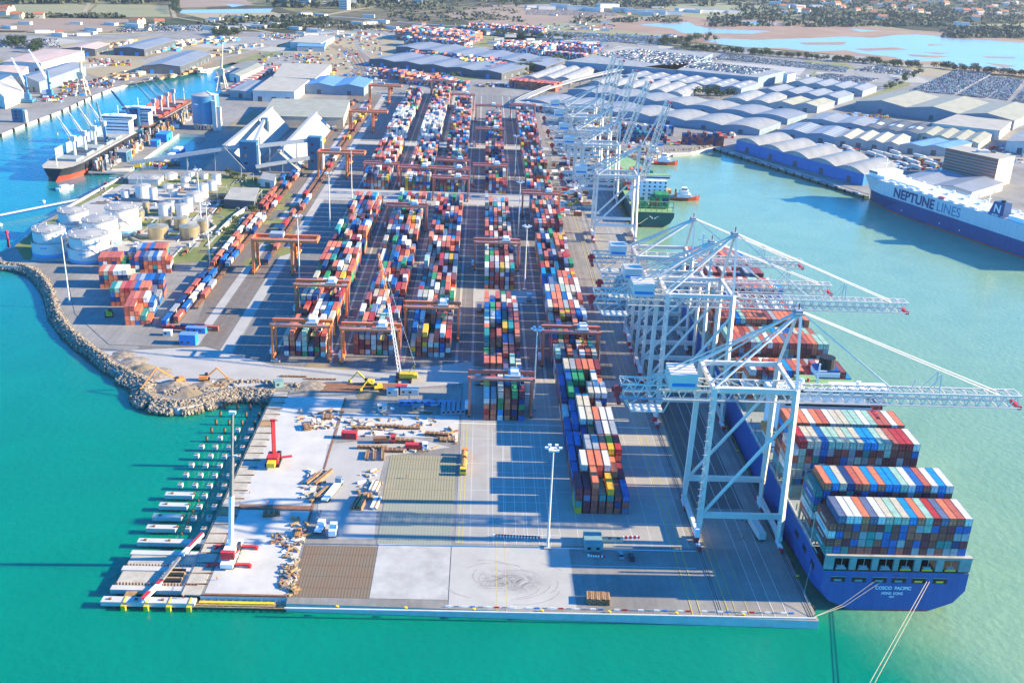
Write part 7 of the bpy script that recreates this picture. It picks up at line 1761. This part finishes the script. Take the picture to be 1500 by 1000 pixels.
tag(b.build('distant_woods'),'scattered dark woods and hedges on the far hills','woods',kind='stuff')
def house(w,d,h,wm,rm,flat=False):
    t=empty('house',0,0); b=MB(wm,'glass'); b.box(-w/2,w/2,-d/2,d/2,0,h)
    if not flat: b.add([(-w/2,-d/2,h),(-w/2,d/2,h),(-w/2,0,h+d*.3)],[(0,1,2)]); b.add([(w/2,-d/2,h),(w/2,d/2,h),(w/2,0,h+d*.3)],[(2,1,0)])
    b.build('wall',t); b=MB(rm)
    if flat: b.box(-w/2-.2,w/2+.2,-d/2-.2,d/2+.2,h,h+.5)
    else: b.add([(-w/2-.5,-d/2-.5,h-.1),(w/2+.5,-d/2-.5,h-.1),(w/2+.5,0,h+d*.3+.2),(-w/2-.5,0,h+d*.3+.2),(-w/2-.5,d/2+.5,h-.1),(w/2+.5,d/2+.5,h-.1)],[(0,1,2,3),(3,2,5,4)])
    b.build('roof',t); 
    if h>20:
        for z in range(2,int(h)-1,4): b=MB('glass'); b.box(-w/2+1,w/2-1,-d/2-.06,-d/2,z,z+1.4); b.build('window_band',t)
    return t
HP={}
def place_house(kind,u,v,lb,grp,s=1.,cat='house'):
    x,y=G(u,v)
    if kind not in HP:
        a={'red':(13,9,6,'wall_white','roof_pink'),'cream':(14,10,6,'wall_cream','roof_tile'),'flat':(30,16,7,'wall_white','roof_pale',True),'block':(24,15,26,'wall_white','roof_pale',True),'shed':(48,22,9,'wall_white','roof_grey',True)}[kind]
        HP[kind]=house(*a); t=HP[kind]; t.location=(x,y,0); tag(t,lb,cat,grp)
    else: t=copy_tree(HP[kind],x,y,0,0,label=lb,cat=cat,group=grp)
    t.rotation_euler=(0,0,rw.uniform(-.5,.5)); t.scale=(s,s,s)
for i in range(46): place_house(rw.choice(('red','red','cream')),rw.uniform(1120,1500),rw.uniform(1,24),'small red-roofed house in the village on the far right hills','houses of the far right village',rw.uniform(1.1,1.8))
for u,v in ((1240,4),(1320,6),(1300,8),(1360,4),(1280,9),(1225,9),(1414,20),(1432,20),(1449,15),(1428,30),(1291,30),(1406,5),(1470,22)): place_house('cream',u,v,'pale house with tiled roof standing out on the far hillside','pale houses on the far hillside',1.8)
for u,v in ((1135,7),(1170,12),(1210,8),(1160,11),(1195,12),(1408,38)): place_house('flat',u,v,'long pale building in the far village','long buildings of the far village',1.3,'building')
for i,(u,v,s) in enumerate(((424,8,1.1),(446,9,1.2),(467,8,1.),(478,9,1.3),(505,14,1.),(516,10,.8),(540,3,1.),(556,3,.9),(580,4,1.),(612,6,1.),(622,5,1.),(497,8,.8),(433,4,.9))): place_house('block',u,v,'%s white apartment block from the left on the horizon'%od(i),'white apartment blocks on the horizon',s,'apartment block')
for i,(u,v,s) in enumerate(((912,18,1.2),(930,20,1.1),(945,22,.9),(960,21,1.2),(985,22,1.),(1003,18,1.1),(1016,19,.9),(1032,19,1.),(1046,19,1.),(1060,19,1.),(1074,20,.8),(800,14,1.),(820,12,1.1),(845,15,1.2),(870,17,1.),(890,12,1.3),(780,12,.8))): place_house('shed',u,v,'%s pale industrial shed from the left in the far commercial strip'%od(i),'pale sheds of the far commercial strip',s,'industrial building')
for i,(u,v) in enumerate(((448,23),(470,25),(540,26),(485,50),(455,54),(525,37),(543,36),(380,42),(360,40),(370,38),(308,44),(560,34))): place_house('flat',u,v,'%s low white building along the left highway'%od(i),'low white buildings by the highway',.9,'building')
for u,v in ((8,17),(14,16),(5,22),(24,27),(28,27),(205,35),(198,36),(234,37),(58,27)): place_house('cream',u,v,'small farmhouse among the left fields','farmhouses in the left fields',1.3)
for i in range(120):
    z_=i%6; u,v=((rw.uniform(430,560),rw.uniform(36,60)),(rw.uniform(560,900),rw.uniform(34,46)),(rw.uniform(300,470),rw.uniform(28,48)),(rw.uniform(760,1000),rw.uniform(4,24)),(rw.uniform(0,330),rw.uniform(36,54)),(rw.uniform(700,900),rw.uniform(50,70)))[z_]
    place_house(rw.choice(('flat','shed','flat','cream')),u,v,('low pale building among the roads left of the container depot','low building along the highway beyond the depot','low building by the left flyover','building at the edge of the far commercial strip','small building beside the far-left storage lots','low building right of the distant container depot')[z_],'low buildings, zone %d'%z_,rw.uniform(.3,.8),'building')
# timber and cargo piles in the far-left yard
R3=random.Random(31); pi=0
tm=MB('wood','rust','yellow'); tm.box(-5,5,-3,3,0,3,0); tm.box(-5.1,5.1,-2,-1.2,0,3.05,1); tm.box(-5.1,5.1,1.2,2,0,3.05,1); tm=tm.build('timber_pack'); tc=MB('wall_cream','wood'); tc.box(-5,5,-3,3,0,3.6,0); tc.box(-5.1,5.1,-.2,.2,0,3.65,1); tc=tc.build('timber_pack'); tb_=MB('tarp_blue','wood'); tb_.box(-5,5,-3,3,0,3.4,0); tb_.box(-5.1,5.1,-.2,.2,0,3.45,1); tb_=tb_.build('timber_pack')
fu=set(); RW=True
for (u0,v0,u1,v1,n,sp) in ((208,101,300,88,34,4),(266,97,320,80,30,5),(140,72,200,60,22,6),(215,72,262,60,22,6),(255,68,330,55,36,14),(214,78,262,72,18,8),(150,76,160,66,8,6),(200,108,240,100,24,5),(225,118,300,102,20,6),(160,118,205,108,18,8),(270,66,345,58,30,18),(330,78,372,66,18,10)):
    A=V2(G(u0,v0)); B_=V2(G(u1,v1)); an=math.atan2((B_-A).y,(B_-A).x)
    for k in range(n):
        q=A+(B_-A)*(k/n)+Vector((R3.gauss(0,sp),R3.gauss(0,sp*.6))); w_=R3.choice((tm,tm,tc,tc,tb_ if u0>200 and v0<80 else tm)); nm='wood' if w_ is tm else 'pale' if w_ is tc else 'blue-wrapped'
        if w_ in fu: o=w_.copy(); COL.objects.link(o)
        else: fu.add(w_); o=w_
        o.location=(q.x,q.y,.05); o.rotation_euler=(0,0,an+R3.uniform(-.1,.1)); s=R3.uniform(.6,1.1); o.scale=(s,s,s); pi+=1
        tag(o,'%s timber pack lying around the grey sheds of the left timber yard'%nm,'timber pack','timber packs, '+nm)
b=MB('white','yellow','red','tarp_blue','steel','wall_cream','rust')
for (u0,v0,u1,v1,n) in ((85,130,165,118,80),(90,142,130,125,60),(60,150,95,140,30),(130,98,190,88,50),(640,95,780,112,80),(700,128,760,124,60),(380,100,470,80,70),(440,120,560,60,160),(380,60,560,50,160),(600,112,700,104,60),(830,60,1000,50,120),(640,44,900,36,120),(900,112,1200,120,60),(560,48,700,44,60),(830,172,905,190,110),(860,215,960,240,60),(805,190,850,320,80),(835,250,860,300,30),(900,205,1040,214,60),(1240,178,1300,168,50),(1300,236,1385,250,60),(1430,215,1500,240,60),(1040,203,1075,197,20),(540,110,600,100,50),(330,238,380,250,30),(200,245,260,236,30),(400,240,450,246,20),(1180,215,1260,232,40)):
    for k in range(n):
        u=R3.uniform(min(u0,u1),max(u0,u1)); v=R3.uniform(min(v0,v1),max(v0,v1)); x,y=G(u,v); b.at(x,y,.05,R3.uniform(-.3,.3)); w_=R3.uniform(.8,3.2); b.box(-w_,w_,-1.2,1.2,0,R3.uniform(1,3.2),R3.choice((0,0,4,4,5,4,2,3,1,6,6,6)))
b.at(); tag(b.build('yard_clutter'),'small vehicles, trailers and gear scattered between the sheds and stacks','clutter',kind='stuff')
# white trailers and buses behind blue sheds
t0=MB('wall_white','glass','black'); t0.box(-6.5,6.5,-1.3,1.3,.8,3.8,0); t0.box(6.5,8.4,-1.2,1.2,.6,3.2,0); t0.box(8.38,8.44,-1,1,1.8,2.8,1); t0.box(-6,6,-1,1,.3,.8,2); tr0=t0.build('trailer_truck'); f_=True
for i,(u,v) in enumerate(((1208,219),(1214,216),(1240,219),(1246,224),(1276,228),(1285,226),(1300,230),(1312,233),(1328,236),(1337,240),(1346,232),(1320,243),(1340,247),(1355,237),(1362,243),(1310,226),(1290,233))):
    o=tr0 if f_ else tr0.copy()
    if not f_: COL.objects.link(o)
    f_=False; x,y=G(u,v); o.location=(x,y,.06); o.rotation_euler=(0,0,rr_+R3.uniform(-.2,.2)); tag(o,'%s white trailer truck from the left in the lane behind the blue sheds'%od(i),'truck','white trailers behind the blue sheds')
# trailers on the apron by the far cranes (long low rows)
tl=MB('navy' if 0 else 'hull_navy','black'); tl.box(-7,7,-1.2,1.2,1,3.4,0); tl.box(-7,7,-.8,.8,.4,1,1); tl=tl.build('container_trailer'); f_=True; k=0
for u,v in ((822,206),(850,207),(826,215),(846,233),(838,222),(866,222),(830,243),(860,247),(836,258),(866,262),(840,270)):
    o=tl if f_ else tl.copy()
    if not f_: COL.objects.link(o)
    f_=False; x,y=G(u,v); o.location=(x,y,.06); tag(o,'dark container trailer, %s from the back in rows beside the far cranes'%od(k),'trailer','dark trailers by the far cranes'); k+=1
# ---------------------------------------------------------------- haze
HZ=True
if HZ:
    b=MB(); b.mats=[]; b.box(-3200,6200,-400,7400,-4,196.5)
    me=bpy.data.meshes.new('haze'); me.from_pydata(b.v,[],b.f); m=bpy.data.materials.new('haze'); m.use_nodes=True; n=m.node_tree.nodes; n.remove(n['Principled BSDF']); vo=n.new('ShaderNodeVolumePrincipled'); vo.inputs['Color'].default_value=(.80,.88,1,1); vo.inputs['Density'].default_value=.000028; vo.inputs['Anisotropy'].default_value=.2
    m.node_tree.links.new(vo.outputs[0],n['Material Output'].inputs['Volume']); me.materials.append(m); o=bpy.data.objects.new('haze',me); COL.objects.link(o); tag(o,'thin pale daylight haze over the port','haze',kind='stuff')
for c in [o for o in bpy.data.objects if o.type=='EMPTY' and not o.children]: bpy.data.objects.remove(c)
